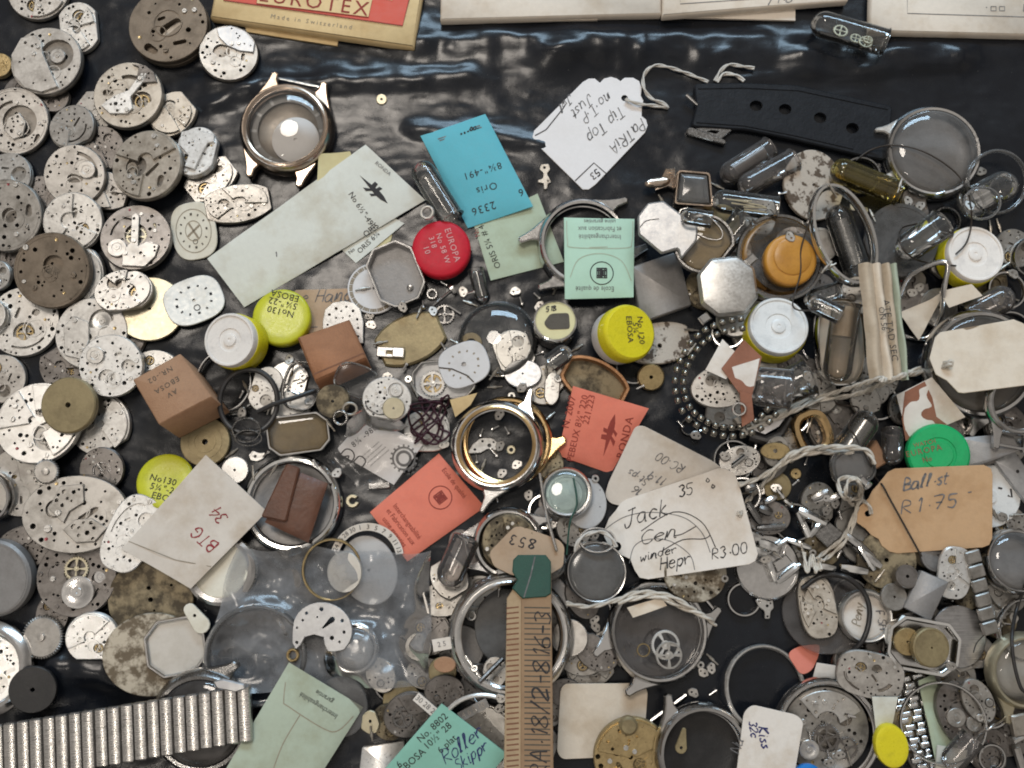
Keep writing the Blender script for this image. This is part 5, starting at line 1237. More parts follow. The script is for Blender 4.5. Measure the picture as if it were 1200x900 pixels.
glass_tube('small clear vial beside the tin and the copper bezel', (672, 408), (648, 425), 12, 'glass')
movement('tiny steel plate with two holes left of the red packet', 647, 455, 9, 20, -4, 'plain', 'silver', 73, 'tonw', t=4, nh=.3, screws=0)
T_ = block('flat grey metal slab right of the mint packet', [(740, 312), (794, 294), (811, 356), (752, 377)], 16, 'greymat', 'metal_slab', 'slab', 1.5, (0, .05))
c = card('mint green packet with upside down flap text and a round seal', [(661, 254), (744, 255), (743, 347), (662, 350)], 'mint', 1.8, 4, 0, seed=14, crease=.8)
for s_, y, h in (('Interchangeabilité', 277, 6.2), ('et Fabrication aux', 267.5, 6.2), ('usine garanties', 258.5, 5.6)): c.text(s_, 703, y, h, 180, 'inkgrey', zf=c.zf, sx=.82)
c.text('Ecole de qualité', 697, 338, 6, 180, 'inkgrey', zf=c.zf, sx=.85); c.seal(705, 320, 13.5, 180, 'ink', c.zf)
c.lines([[(664, 258), (665, 282), (672, 290), (732, 290), (741, 282), (742, 258)], [(690, 290), (712, 289)], [(668, 325), (678, 304), (703, 297), (728, 305), (740, 328)]], 'sage', 1, zf=c.zf, name='flap_line', sm=5)
T_ = Thing('bridge_plate', 'mottled oval brass dial with blots right of the yellow cap', 'dial', 774, 402, ton(36, 24), 5, 12); T_.solo(MB().plate(ccw(ton(36, 25)), [circ(2.8, 12, -2, -3), circ(1.2, 8, -10, -14)], 0, 5, 1), 'mottled2')
simple_disc('small round brass washer plate above the mottled bead chain', 763, 441, 16, 'brass', 6, .14, 'brass_disc', 'disc', ch=1.5)
T_ = jar_cap('yellow lid on a white cap tilted right, beside the mint packet', 725, 388, 34, 40, 'yellow', 'whiteplastic', slope=(-.40, .0))
for s_, x in (('No 120', 737), ('5¼"', 730), ('EBOSA', 722)): T_.text(s_, x + 1, 385, 7.5, -86, 'ink', sp=1.05)
# ------------------------------------------------------------------ pins and rivets between
def pin(label, p0, p1, r=1.4, head=4, m='steel', group=None):
    px, py = (p0[0] + p1[0]) / 2, (p0[1] + p1[1]) / 2; a, b = unproj(*p0), unproj(*p1); ln = math.hypot(b[0] - a[0], b[1] - a[1]); ang = math.degrees(math.atan2(b[1] - a[1], b[0] - a[0]))
    T_ = Thing('steel_pin', label, 'pin', px, py, rect(ln / 2, 2), 3, ang, group=group, maxt=.3)
    mb = MB().tube([(-ln / 2, 0, 2), (ln / 2 - 3, 0, 2)], lambda t: r, 8)
    if head: mb.tube([(ln / 2 - 4, 0, 2), (ln / 2 - 3, 0, 2), (ln / 2, 0, 2)], lambda t: head, 14)
    T_.solo(mb, m); return T_
pin('mushroom headed steel rivet below the red cap', (507, 358), (531, 338), 1.4, 8)
pin('thin pointed steel pin near the khaki plate', (525, 358), (542, 368), 1.8, 0)
ring('small steel washer left of the mushroom rivet', 506, 344, 7, 3.4, 4, 'steel')
ring('tiny bright washer on black plastic right of the vial', 604, 342, 4.5, 2.5, 3, 'silver')
# ------------------------------------------------------------------ centre
T_ = framed('clear plastic sleeve end under the red brown block', 423, 452, 25, 19, 'sup', -20, 6, 3, 'glass', 'bagthin')
movement('white and gold movement with one pale gold disc, left of the gold case', 458, 474, 28, 26, -10, 'plate', 'bright', 80, 'flat', t=8, cut=[(8, 12, 9)])
simple_disc('pale gold round disc on the white and gold movement', 461, 478, 13, 'palegold', 3, .1, 'brass_disc', 'disc')
simple_disc('oxidised round plate below the red brown block', 398, 476, 19, 'oxid', 6, .1, 'dial_plate', 'dial plate')
ring('small dull washer among parts left of the stamped card', 418, 486, 9, 3, 3, 'warm', b=8)
ring('second small dull washer beside the stamped card edge', 408, 496, 9, 3, 3, 'steeldark')
movement('pale plate under the tangle of dark wire', 500, 505, 27, 24, 0, 'plate', 'silver', 82, 'sup', t=6)
rg = random.Random(5); P_ = []
for i in range(46):
    q = i * .61; P_.append((505 + 22 * math.cos(q * 1.3 + 1) * rg.uniform(.5, 1.1), 491 + 28 * math.sin(q) * rg.uniform(.5, 1.1), rg.uniform(0, 9)))
string('tangle of dark purple brown wire left of the gold case', P_, 1.2, 'purple', 1, name='wire_tangle', cat='wire')
card('ochre card corner left of the gold case', [(528, 470), (560, 462), (552, 476), (534, 490)], 'manila', 1.4)
c = card('grey calibre card in a plastic sleeve, with gear print', [(391, 528), (431, 487), (497, 521), (461, 568)], 'white', 1.4, 1, 0, 'printed card', 'printed_card', seed=15)
c.text('8¾ -980', 427, 511, 7, 37, 'ink', zf=c.zf, sp=1.1)
for i in range(4): c.text('parts for watch movement', 433 + i * 4, 527 + i * 3, 2, 40, 'inkgrey', zf=c.zf)
lx, ly = c.L(474, 537); mb = MB()
for r0, w0 in ((8, 3.2), (13, 2.2)):
    mb.ribbon([(lx + r0 * math.cos(i * PI / 12), ly + r0 * math.sin(i * PI / 12)) for i in range(25)], w0, c.thick + .3, c.zf)
for i in range(16): mb.ribbon([(lx + q * math.cos(i * PI / 8), ly + q * math.sin(i * PI / 8)) for q in (13, 16.5)], 2.2, c.thick + .3, c.zf)
c.part('printed_gear', mb, 'inkgrey', None, 0)
c.lines([[(396, 534), (404, 526), (412, 528), (414, 536), (405, 545), (397, 542), (396, 534)], [(413, 541), (421, 534), (428, 540), (420, 549), (413, 541)], [(400, 535), (408, 534), (403, 540)]], 'ink', 1.5, zf=c.zf, name='printed_marks', sm=4)
T_ = Thing('buckle', 'short dark steel bar in the clear sleeve below the calibre card', 'bar', 444, 569, rect(13, 4), 5, 5); T_.solo(MB().plate(rnd(rect(13, 4), 2, 2), (), 0, 5, 1), 'steeldark')
T_ = Thing('washer', 'small bright brass hook washer left of the coral packet', 'washer', 413, 587, circ(8), 4); T_.solo(MB().plate(arcband(3.5, 8, 40, 350), (), 0, 4, .8), 'palegold')
drape('clear plastic sleeve around the grey calibre card', [(386, 540), (432, 478), (502, 516), (446, 594)], 'bagthin', 1.5, 6, 1.6, seed=3, N=40)
# gold case + coral packets
T_ = watch_case('gold rimmed second case ring under the open steel case', 594, 517, 54, 47, 10, 20, (1, 0, 0, 0), 25, 18, (14, 10), 'gold', bars=(0, 0))
T_ = watch_case('open steel watch case with gold lining, centre of the heap', 583, 522, 55, 44, 20, 68, (1, 0, 0, 1), 14, 26, (15, 6), 'steel', bars=(0, 0), bezel='gold')
T_ = Thing('bridge_plate', 'small steel bridge with a post inside the open steel case', 'bridge', 567, 523, ell(19, 11), 4, 0, z=1.5)
T_.part('plate', MB().plate(rnd([(-20, -9), (-14, 2), (-4, 10), (10, 10), (19, 2), (16, -5), (4, -3), (-4, -8)], 3, 3), [circ(1.6, 9, -11, -4), circ(1.6, 9, -2, 6), circ(2.4, 10, 6, 1), circ(1.4, 8, 11, 5)], 0, 4, .6), 'silver'); T_.part('post', MB().tube([(8, -3, 4), (16, -12, 4)], 2, 8), 'steel')
simple_disc('tiny pale washer right of the bridge inside the open steel case', 599, 527, 5.5, 'palegold', 2, .45, 'brass_washer', 'washer')
simple_disc('worn grey dial disc half behind the small steel ring', 686, 590, 25, 'dialgrey', 4, .08, 'watch_dial', 'dial', b=30, pits=4)
T_ = watch_case('small round steel case with pale green glass below the rocket packet', 664, 578, 31, 25, 14, 0, (0, 0, 0, 0), m='steel', crystal='greenglass', back='greybright', bars=(0, 0), dom=4)
T_ = watch_case('steel case with brown movement under the tan 853 tag', 597, 636, 43, 34, 18, 190, (1, 1, 1, 1), 28, 18, (11, 7), 'steel', None, 'oxid', (1, 1))
movement('brown movement lying inside the steel case by the 853 tag', 597, 634, 32, None, 0, 'plate', 'oxid', 85, t=6)
glass_tube('grey glass capsule between coral packet and steel case', (520, 690), (545, 632), 17, 'glassdark', open_end=False)
c = card('coral red packet with rocket emblem and stamped figures', [(671, 452), (760, 478), (717, 555), (654, 533)], 'coral', 1.8, 3, 0, seed=17, crease=.8)
for s_, x, y, h in (('N. 2007', 667, 482, 8.5), ('PEBEUX 8¾" 220', 677, 501, 8), ('221.223', 690, 479, 8)): c.text(s_, x, y, h, 77, 'inkcoral', zf=c.zf)
c.emblem(714, 509, 52, 75, 'inkcoral', c.zf); c.text('RONDA', 733, 512, 9.5, 77, 'inkcoral', zf=c.zf, sp=1.1)
c = card('coral red packet with a round seal and three lines of text', [(514, 531), (568, 594), (477, 658), (433, 600)], 'coral', 1.8, 4, 0, seed=19, crease=.8)
c.seal(516, 583, 13.5, -52, 'inkcoral', c.zf)
for i, s_ in enumerate(('Interchangeabilité', 'et Fabrication aux', 'usine garanties')): c.text(s_, 477 - i * 7.5, 611 + i * 6.2, 6.3, -52, 'inkcoral', zf=c.zf, sx=.8)
c.text('Ecole de qualité', 532, 566, 6, -52, 'inkcoral', zf=c.zf, sx=.8)
# ------------------------------------------------------------------ upper right
glass_tube('dark glass vial, upper of two beside the square watch', (848, 205), (905, 168), 14, 'glassdark', cm='dark', content='paper', seed=2)
glass_tube('dark glass vial, lower of two beside the square watch', (870, 222), (935, 184), 14, 'glassdark')
glass_tube('brownish vial full of small stems, right of the square watch', (838, 228), (914, 240), 14, 'glass', content='sticks', cm='palegold')
T_ = Thing('shell_fitting', 'fluted gold shell shaped lug piece left of the square watch', 'shell fitting', 779, 214, circ(16), 12)
mb = MB()
for i in range(7): mb.tube([(-10 + i, -6 + i * 1.2, 4), (4, -2 + i * 3, 8), (12, -4 + i * 3.4, 6)], lambda t: 2 + 2 * t, 8)
T_.solo(mb, 'rosegold')
T_ = Thing('watch_lug', 'pale flat lug lying over the fluted shell piece', 'lug', 771, 213, ell(15, 6), 5, 8); T_.solo(MB().loft(ell(15, 6, 30), [(0, 0), (0, 3), (2, 5), (4, 5.4)]), 'rosegold')
T_ = framed('small square gold watch case with grey blue glass', 811, 220, 28, 22, [(x, y) for x, y in rnd([(-21, -19), (26, -23), (23, 20), (-16, 24)], 4, 3)], 0, 20, 4.5, 'rosegold', 'greyglass', 'greybright', slope=(.03, .05))
glass_tube('clear vial end with bright spots left of the orange cap', (842, 290), (876, 246), 15, 'glass')
T_ = framed('rounded steel case with domed cloudy glass behind the silver back', 827, 284, 30, 36, 'ton', -38, 14, 5, 'steeldark', 'crystalwarm', 'khaki')
ring('thin pale wire ring left of the orange cap', 822, 262, 30, 2, 4, 'steel', b=13, rot=-35)
T_ = Thing('case_back', 'eight sided silver case back with a broken corner, right of the mint packet', 'case back', 783, 268, circ(34), 6, 0, None)
px, py, loc = poly([(748, 252), (760, 237), (778, 235), (818, 266), (817, 282), (799, 303), (795, 291), (776, 296), (749, 273)])
x0, y0 = T_.L(px, py); T_.solo(MB().plate([(a + x0, b + y0) for a, b in rnd(loc, 2, 2)], (), 0, 6, 2), 'greybright'); T_.lines([[(751, 265), (758, 258), (773, 256)]], 'ink', 1.0, sm=4)
simple_disc('blotched cream watch dial spotted with brown, under the chrome oval', 955, 214, 37, 'mottled2', 5, .05, 'watch_dial', 'dial', b=43, seed=8)
glass_tube('yellow tinted glass vial right of the blotched dial', (978, 190), (1058, 222), 15, 'yellowglass')
T_ = Thing('watch_crystal', 'big glass dish holding an orange cap, right of centre top', 'crystal', 915, 299, circ(51), 26, maxt=.08, mark=False)
T_.part('bowl', MB().lathe([(5, .6), (26, 2.5), (38, 6), (46, 11), (51, 18), (52, 20), (49, 20), (46, 16), (44, 12)], 64, top=False), 'crystalgrey', smooth=80)
T_.part('bowl_rim', MB().lathe([(52, 17), (53, 19), (52, 21), (49, 21), (48, 18)], 64, closed=True), 'steeldark')
T_ = jar_cap('orange plastic cap lying in the glass dish', 927, 303, 31, 22, 'orange', 'orange', slope=(0, .06), lift=4)
T_.part('raised_disc', MB().lathe([(22, 21.5), (22, 22.6), (20.5, 23.4), (10, 23.4)], 44, 2, 4), 'orange')
T_ = watch_case('big pale steel case with clear crystal and lugs, top right', 1096, 176, 57, 49, 18, 0, (0, 0, 1, 1), 32, 18, (10, 5), 'steel', 'crystalgrey', 'greymat', (0, 0), slope=(.02, .04), lugm='bright')
ring('thin translucent plastic ring at the right edge near the top', 1169, 212, 42, 4, 6, 'crystalgrey', rot=30, b=38)
glass_tube('large glass vial at the right edge below the thin ring', (1198, 206), (1140, 240), 19, 'glass', seed=3)
ring('round open mouth of a clear plastic crystal above the white cap', 1154, 235, 22, 3, 8, 'crystalgrey', b=20)
glass_tube('dark glass vial lying inside the chrome oval ring', (979, 236), (1010, 318), 16, 'glass', content='paper', cm='steeldark')
simple_disc('dark glass dial ring with raised marks right of the chrome oval', 1057, 281, 42, 'greyglass', 6, 0, 'watch_crystal', 'crystal', b=45, rings=(.9,))
ring('chrome oval case ring tilted over a glass vial', 986, 276, 39, 8, 14, 'chrome', b=64, rot=18)
glass_tube('bright glass vial lying over the dark glass dial ring', (1063, 293), (1113, 258), 18, 'glass', seed=5)
T_ = jar_cap('white plugged yellow cap below the big pale case, at right', 1143, 298, 35.5, 32, 'whiteplastic', 'yellow', 'plug', slope=(-.05, -.04))
ring('steel ring cut by the right edge beside the white plugged cap', 1208, 300, 24, 4, 10, 'steel')
simple_disc('shiny drilled silver disc below the silver cut corner back', 862, 374, 22, 'silver', 5, .06, 'metal_disc', 'disc', pits=5)
T_ = Thing('case_back', 'silver cut corner watch back with lug, centre right', 'case back', 848, 341, octa(33, 34, 17), 14, 6, (.02, .04))
T_.part('back_plate', MB().loft(ccw(octa(33, 34, 17)), [(3, 0), (0, 4), (0, 9), (3, 13), (7, 14)]), 'silver'); T_.part('lug', MB().plate(rotp(rect(6, 5), 30, -30, -34), (), 2, 9, 1.5), 'chrome'); T_.part('lug', MB().plate(rotp(rect(7, 5), 35, 31, 28), (), 2, 10, 1.5), 'steel')
glass_tube('short clear vial between the white cap and the beige case', (948, 350), (990, 338), 12, 'glass', seed=7)
T_ = framed('silver oval case filled with beige, left of the folded paper', 986, 398, 29, 52, 'sup', 3, 16, 4, 'chrome', None, 'cream')
glass_tube('amber brown glass vial lying in the beige silver case', (987, 442), (996, 350), 17, 'crystalwarm', content='plug', cm='tanpale')
T_ = jar_cap('white plugged yellow cap in the middle of the right heap', 913, 385, 37, 34, 'whitecool', 'yellow', 'plug', slope=(-.02, -.12))
glass_tube('big clear glass vial below the middle white plugged cap', (895, 460), (955, 432), 22, 'glass', seed=6, content='sticks', cm='dark')
glass_tube('wide glass jar neck beside the torn red papers', (878, 440), (935, 446), 24, 'glassdark', seed=11)
glass_tube('dark glass vial with two white glints at the right edge, above the blank cream tag', (1196, 336), (1146, 362), 17, 'glassdark', seed=12)
glass_tube('short grey vial between the chrome oval and the middle plugged cap', (950, 352), (985, 372), 11, 'glass', seed=14)
glass_tube('small clear vial below the square gold watch', (800, 248), (836, 254), 10, 'glass', seed=15)
# folded stamped papers, loops, cream scrap
card('cream paper scrap inside the steel loop', [(1054, 366), (1088, 352), (1106, 340), (1078, 398)], 'cream', 1.5, crease=4, seed=21)
card('cream card scrap above the round case at right', [(1095, 345), (1130, 338), (1142, 352), (1106, 364)], 'cream', 1.5, seed=22)
T_ = Thing('paper_bundle', 'folded tan paper strips standing upright with stamped letters', 'folded paper', 1032, 378, rect(25, 70), 34, 2, (0, .03))
for i, (x, w, mm) in enumerate(((-17, 15, 'tanpale'), (-4, 11, 'cream'), (8, 10, 'tanpale'), (18, 8, 'sage'))):
    mb = MB()
    def fn(u, v, x=x, w=w, i=i):
        yy = 68 - v * 138; xx = x + (u - .5) * w * 1.15 + 2.5 * mnoise.noise(Vector((v * 3, i, 2))) + v * 3
        return xx, yy, 24 + 9 * math.sin(u * PI) - i * 2.5 + 3 * mnoise.noise(Vector((u * 2, v * 4, i)))
    mb.grid(fn, 8, 30); T_.part('paper_strip', mb, mm, smooth=80)
T_.text('ATE TAD SEC', 1045, 385, 8, -84, 'ink', z=31, sp=1.1); T_.text('ON 56', 1035, 372, 7, -84, 'ink', z=34)
string('bent steel wire loop around the cream scrap', [(1052, 352), (1068, 322), (1092, 318), (1106, 338), (1102, 372), (1085, 396), (1060, 394)], 3.2, 'steel', 1, name='steel_loop', cat='metal loop')
T_ = watch_case('round steel case half under the cream tag at the right edge', 1152, 424, 66, 56, 20, 60, (0, 0, 1, 1), 30, 24, (14, 8), 'steel', 'crystalwarm', 'greymat', (0, 0))
T_ = watch_case('steel lug frame cut by the right edge under the cream tag', 1196, 470, 40, 32, 14, 80, (0, 0, 1, 1), 28, 24, (10, 7), 'steel', bars=(0, 1))
# middle right
movement('oval grey movement full of tiny holes inside the bead chain', 834, 463, 36, 24, 10, 'plate', 'nickel', 90, 'oval', t=12, nh=1.4, screws=2)
# bead chain
ptsC = [(846, 404), (822, 409), (800, 422), (784, 446), (779, 470), (786, 494), (802, 509), (822, 517), (844, 517), (864, 509), (880, 492)]
pathC = smoothpath([unproj(*p)[:2] + (0,) for p in ptsC], 14)
T_ = Thing('bead_chain', 'curved chain bracelet of small shiny metal beads', 'chain', 826, 462, circ(58), 10, 0, (0, 0), [circ(44)], maxt=.03, q=.99)
L2 = [T_.L(0, 0)]; acc = 0; last = None; k = T_.k
def bead_mesh():
    return MB().tube([(-3.6, 0, 0), (-3, 0, 0), (0, 0, 0), (3, 0, 0), (3.6, 0, 0)], lambda t: 2 if t in (0, 1) else (3.9 if abs(t - .5) < .1 else 3.5), 10).mesh('bead_link', 'bead', 60)
BM = bead_mesh()
for row in (0, 1):
    acc = 99
    for i in range(1, len(pathC)):
        p, o_ = pathC[i], pathC[i - 1]; acc += (p - o_).length
        if acc < 9: continue
        acc = 0; t = (p - o_).normalized(); n_ = Vector((-t.y, t.x, 0)); q = p + n_ * (-5.5 if row else 4)
        b = T_.part('bead_link', BM, None); b.location = ((q.x - T_.x) / k * S, (q.y - T_.y) / k * S, (8 if row else 4) * S); b.rotation_euler.z = math.atan2(t.y, t.x)
card('white torn paper piece over the bead chain', [(826, 434), (846, 398), (868, 420), (850, 445)], 'whitewarm', 1.5, seed=25, crease=1)
card('brown torn paper piece between white scraps right of the bead chain', [(845, 432), (872, 398), (893, 418), (878, 476)], 'brownpaper', 1.5, seed=26, crease=2)
card('second white torn paper with curled edge, by the glass jar neck', [(858, 430), (890, 420), (884, 452), (866, 456)], 'whitewarm', 1.5, seed=27, crease=3)
card('reddish torn paper strip below the white scraps', [(866, 458), (880, 462), (884, 492), (870, 500)], 'brownpaper', 1.5, seed=28, crease=2)
ring('small steel ring below the holed oval movement', 808, 500, 11, 3, 5, 'steeldark')
ring('little bright steel eyelet right of the bead chain bottom', 843, 494, 8, 3, 5, 'steel')
pin('curved pale lug piece by the string end', (862, 488), (876, 508), 5, 6, 'warm')
T_ = Thing('clip_clasp', 'black clip holding a white paper piece below the string', 'clip', 903, 503, rotp(capsule(-22, -4, 22, 8, 9), 14), 12)
T_.part('clip_body', MB().tube([(*T_.L(882, 510), 5), (*T_.L(900, 516), 7), (*T_.L(917, 508), 8), (*T_.L(928, 490), 8)], lambda t: 7 - 3 * t, 10), 'rubber')
T_.part('paper_piece', MB().plate(ccw([T_.L(*p) for p in ((882, 503), (900, 494), (922, 489), (914, 500), (898, 509))]), (), 12, 13.5), 'white')
T_ = framed('rounded gold case fragment below the upper string', 953, 506, 23, 27, 'sup', 20, 12, 9, 'gold'); 
simple_disc('small worn yellowish plate below the black clip', 909, 528, 17, 'brass', 4, .15, 'metal_disc', 'disc', b=10, pits=3)
movement('grey plate with a bright steel clip above the lower string', 868, 540, 25, 18, 15, 'plate', 'nickel', 92, 'oval', t=8)
pin('bright bent steel clip on the grey plate', (858, 546), (876, 532), 2.5, 0, 'chrome')
glass_tube('grey glass vial with a white highlight under the brown wire', (1025, 478), (992, 528), 17, 'glass', seed=8, content='paper', cm='steeldark')
T_ = block('small tan card block behind the cord knot', [(1012, 530), (1026, 514), (1042, 540), (1022, 552)], 14, 'cardbrown2', 'card_block', 'card')
glass_tube('murky glass vial beside the green cap', (1046, 548), (1052, 505), 13, 'glassdark', seed=9)
T_ = framed('cloudy plastic case with rounded end by the cord knot', 992, 548, 26, 21, 'sup', 10, 12, 4, 'crystalgrey', 'crystalgrey', 'greymat')
pin('bright rivet end beside the cord knot', (1008, 560), (1018, 570), 4, 6, 'steel')
c = card('brown and white torn card above the green cap', [(1047, 464), (1086, 444), (1126, 490), (1063, 518)], 'whitewarm', 1.6, seed=30, crease=2)
mb = MB(); e = [c.L(*p) for p in ((1060, 459), (1082, 447), (1092, 466), (1098, 488), (1110, 497), (1064, 516), (1058, 490))]
mb.add([(x, y, c.thick + .5 + c.zf(x, y)) for x, y in ccw(e)], [tuple(range(7))]); c.part('brown_stain', mb, 'brownpaper', None, 0)
T_ = block('grey steel slab between the green cap and a hinged plate', [(1128, 512), (1186, 508), (1196, 528), (1150, 545), (1130, 548)], 10, 'greymat', 'metal_slab', 'slab', 1)
T_ = Thing('watch_dial', 'white round plastic disc half under the tan price tag', 'dial', 1160, 581, circ(37), 5); T_.solo(MB().lathe([(37, 0), (37, 4), (36, 5), (9, 5), (8, 7), (3, 7), (2, 5.5)], 56), 'whitecool'); T_.lines([[(1169, 571), (1174, 572)], [(1184, 572), (1186, 582), (1181, 580)]], 'ink', 2.2)
T_ = block('grey rectangular steel plate with one small hole at right', [(1163, 540), (1184, 523), (1216, 566), (1205, 590)], 6, 'greybright', 'metal_plate', 'plate', 1)
lx, ly = T_.L(1192, 552); T_.part('painted_hole', MB().lathe([(2.2, 6.1), (1, 6.2)], 10, lx, ly, bottom=False), 'black')  # flat black disc painted on for the shade inside the hole
pin('short bright steel tube at the right edge beside the plate', (1192, 522), (1216, 512), 6, 0, 'chrome')
T_ = Thing('bottle_cap', 'bright green plastic cap with faint brown lettering', 'bottle cap', 1102, 532, circ(36.5), 14)
T_.part('cap_body', MB().lathe([(36, 0), (36.5, 8), (35.5, 12), (33, 14), (20, 14), (19, 13), (17, 13), (16, 14), (8, 13.6)], 60), 'green')
T_.text('EUROPA', 1085, 528, 7, 12, 'brownpaper', sp=1.2); T_.text('WATCH', 1086, 519, 5, 12, 'brownpaper'); T_.text('No', 1089, 538, 6, 12, 'brownpaper')
pp_ = [(1041, 553), (1049, 549), (1147, 545), (1155, 549), (1157, 556), (1160, 630), (1157, 638), (1150, 641), (1055, 649), (1046, 647), (1037, 640), (1033, 632), (1024, 627), (1018, 620), (1008, 613), (1004, 605), (1007, 597), (1014, 590), (1020, 584), (1024, 575), (1030, 568)]
simple_disc('olive brown worn plate under the left end of the tan tag', 1040, 656, 34, 'oxid', 6, .08, 'dial_plate', 'dial plate', pits=4)
c = tag_card('tan price tag reading Ball st R1.75 with a knotted cord', pp_, (1020, 602), 3.6, 'tan', 1.8, nr=True)
c.hand('Ball.st', 1058, 575, 14, 10, 'inkgrey', 1.5, .35, gap=.28, seed=3); c.hand('R1.75', 1058, 602, 15, 8, 'inkgrey', 1.5, .2, gap=.6, seed=4, wx=.75); c.lines([[(1131, 577), (1135, 576)]], 'inkgrey', 1.5)
c = tag_card('blank cream paper tag at the right edge', [(1092, 418), (1100, 392), (1106, 386), (1190, 373), (1200, 378), (1222, 400), (1222, 452), (1128, 462), (1122, 461), (1110, 446), (1098, 438)], (1111, 427), 4, 'cream', 1.8, nr=True)
# ------------------------------------------------------------------ centre bottom
T_ = watch_case('dark round glass faced case left of the 35% tag hole', 698, 671, 37, 33, 16, 250, (0, 0, 0, 0), m='steel', crystal='greyglass', back='greybright', bars=(0, 0), dom=5)
ring('wire ring partly under the 35% tag, above the grey glass case', 700, 634, 22, 3, 5, 'steel', b=16)
T_ = watch_case('large steel case with stepped rings under the ruled card strip', 598, 746, 74, 60, 22, 120, (1, 0, 0, 0), 26, 26, (14, 9), 'steel', bars=(0, 0), bezel='chrome')
simple_disc('cloudy grey crystal lying inside the large stepped case', 592, 735, 36, 'greyglass', 6, 0, 'watch_crystal', 'crystal', b=44)
pin('bright steel stem, left of two inside the stepped case', (545, 768), (565, 798), 2.4, 0, 'chrome'); pin('dark steel stem crossing the bottom of the stepped case', (560, 800), (592, 770), 3, 0, 'steeldark')
ring('small bright washer inside the stepped case upper left', 553, 722, 6, 2.6, 4, 'silver'); ring('tiny bright washer inside the stepped case lower left', 556, 784, 4, 2, 3, 'silver')
c = Thing('number_strip', 'tiny printed white number strip left of the stepped case', 'number strip', 518, 755, rotp(rect(12, 8), 8), 2); c.solo(MB().plate(rotp(rect(11, 7), 10), (), 0, 2), 'whitewarm'); c.text('2 5', 518, 755, 6, 10, 'inkgrey')
simple_disc('tan chip of card beside the number strip', 522, 778, 13, 'cardbrown2', 4, 0, 'card_chip', 'card', b=9)
# large bag with its contents
simple_disc('grey metal disc with embossed digits under the bag edge', 432, 668, 33, 'dialgrey', 5, .05, 'watch_dial', 'dial', b=41, rot=20)
ring('thin gold edged ring overlapping the embossed disc', 388, 667, 35, 3, 6, 'brass', b=37)
simple_disc('textured pale disc inside the gold edged ring', 404, 670, 21, 'dialsilver', 5, 0, 'metal_disc', 'disc', b=24)
T_ = Thing('number_ring', 'printed calendar number ring curving above the embossed disc', 'date ring', 430, 656, arcband(34, 43, 10, 165, 30), 2)
T_.solo(MB().plate(arcband(34, 43, 10, 165, 30), (), 0, 2), 'whitewarm')
for i, n_ in enumerate('24 26 28 30 1 3 5 7 9 11 13'.split()):
    q = rad(158 - i * 14); x, y = 38.5 * math.cos(q), 38.5 * math.sin(q); T_.text(n_, 430 + x, 656 - y, 5.5, math.degrees(q) - 90, 'ink')
ring('large clear case ring inside the plastic bag', 297, 768, 60, 7, 14, 'crystalgrey')
T_ = watch_case('pearly case under the plastic bag right of the clear ring', 415, 762, 32, 24, 14, 80, (0, 0, 0, 0), m='steel', crystal='crystalgrey', back='dialsilver', bars=(0, 0))
drape('big clear plastic bag covering several parts, lower left of centre', [(284, 640), (508, 648), (503, 800), (238, 812)], 'bag', 2, 26, 3.0, seed=2, N=84, mark=1)
T_ = Thing('bridge_plate', 'silver scalloped bridge with an arch lying on the plastic bag', 'bridge', 378, 738, circ(36), 4, -15)
o = ccw([(36 * math.cos(rad(a)), 31 * math.sin(rad(a))) for a in range(-30, 190, 10)] + [(-34, -12), (-30, -24), (-24, -30), (-20, -24), (-18, -14), (-8, -8), (4, -8), (8, -16), (14, -22), (22, -20)])
T_.solo(MB().plate(o, [circ(r, 10, x, y) for x, y, r in ((-26, 4, 1.6), (-24, 13, 2.0), (-8, 22, 2.6), (-10, 12, 1.2), (20, 16, 2.2), (26, 4, 2.0), (14, -6, 2.6), (24, -8, 1.6), (-30, -6, 1.4), (-25, -22, 2.0))] + [capsule(0, 2, 8, 14, 1, 3.4)], 0, 4, .5), 'greybright')
ring('small brass eyelet between the bag and the sage packet', 343, 768, 8, 3.4, 4, 'brass')
# bracelet lower left
T_ = watch_case('dark case with lugs under the expanding bracelet', 234, 846, 62, 50, 20, 40, (0, 1, 0, 0), 26, 20, (15, 10), 'steeldark', 'glassdark', 'black', (0, 0))
T_ = Thing('watch_bracelet', 'worn steel expanding bracelet of ribbed bars, lower left', 'watch bracelet', 142, 856, rect(152, 36), 16, 7, (0, 0), q=.8)
NL = 20
for i in range(NL):
    u = i / (NL - 1); x0, y0 = T_.L(-8 + u * 291, 851 - u * 46); x1, y1 = T_.L(-6 + u * 292, 922 - u * 51)
    dx, dy = x1 - x0, y1 - y0; ln = math.hypot(dx, dy); ang = math.degrees(math.atan2(dy, dx)); w = 7.4; mb = MB()
    prof = [(-w, 0), (-w, 8), (-w * .86, 10.4), (-w * .45, 11.4), (w * .45, 11.6), (w * .86, 10.8), (w, 8), (w, 0)]
    V = []
    for e in (0, 1, 2, 3):
        s_ = (0, 1.6, ln - 1.6, ln)[e]; f = (.86, 1, 1, .86)[e]
        V += [(s_, q * f, z * f + (1.2 if i % 2 else 0)) for q, z in prof]
    n = len(prof); Fc = [(a * n + j, (a + 1) * n + j, (a + 1) * n + j + 1, a * n + j + 1) for a in range(3) for j in range(n - 1)] + [tuple(range(n)), tuple(3 * n + j for j in reversed(range(n)))]
    Fc = [tuple(reversed(f)) for f in Fc]
    V = [(*rotp([(a, b)], ang, x0, y0)[0], z) for a, b, z in V]
    T_.part('bracelet_bar', mb.add(V, Fc), 'brushed', smooth=18)
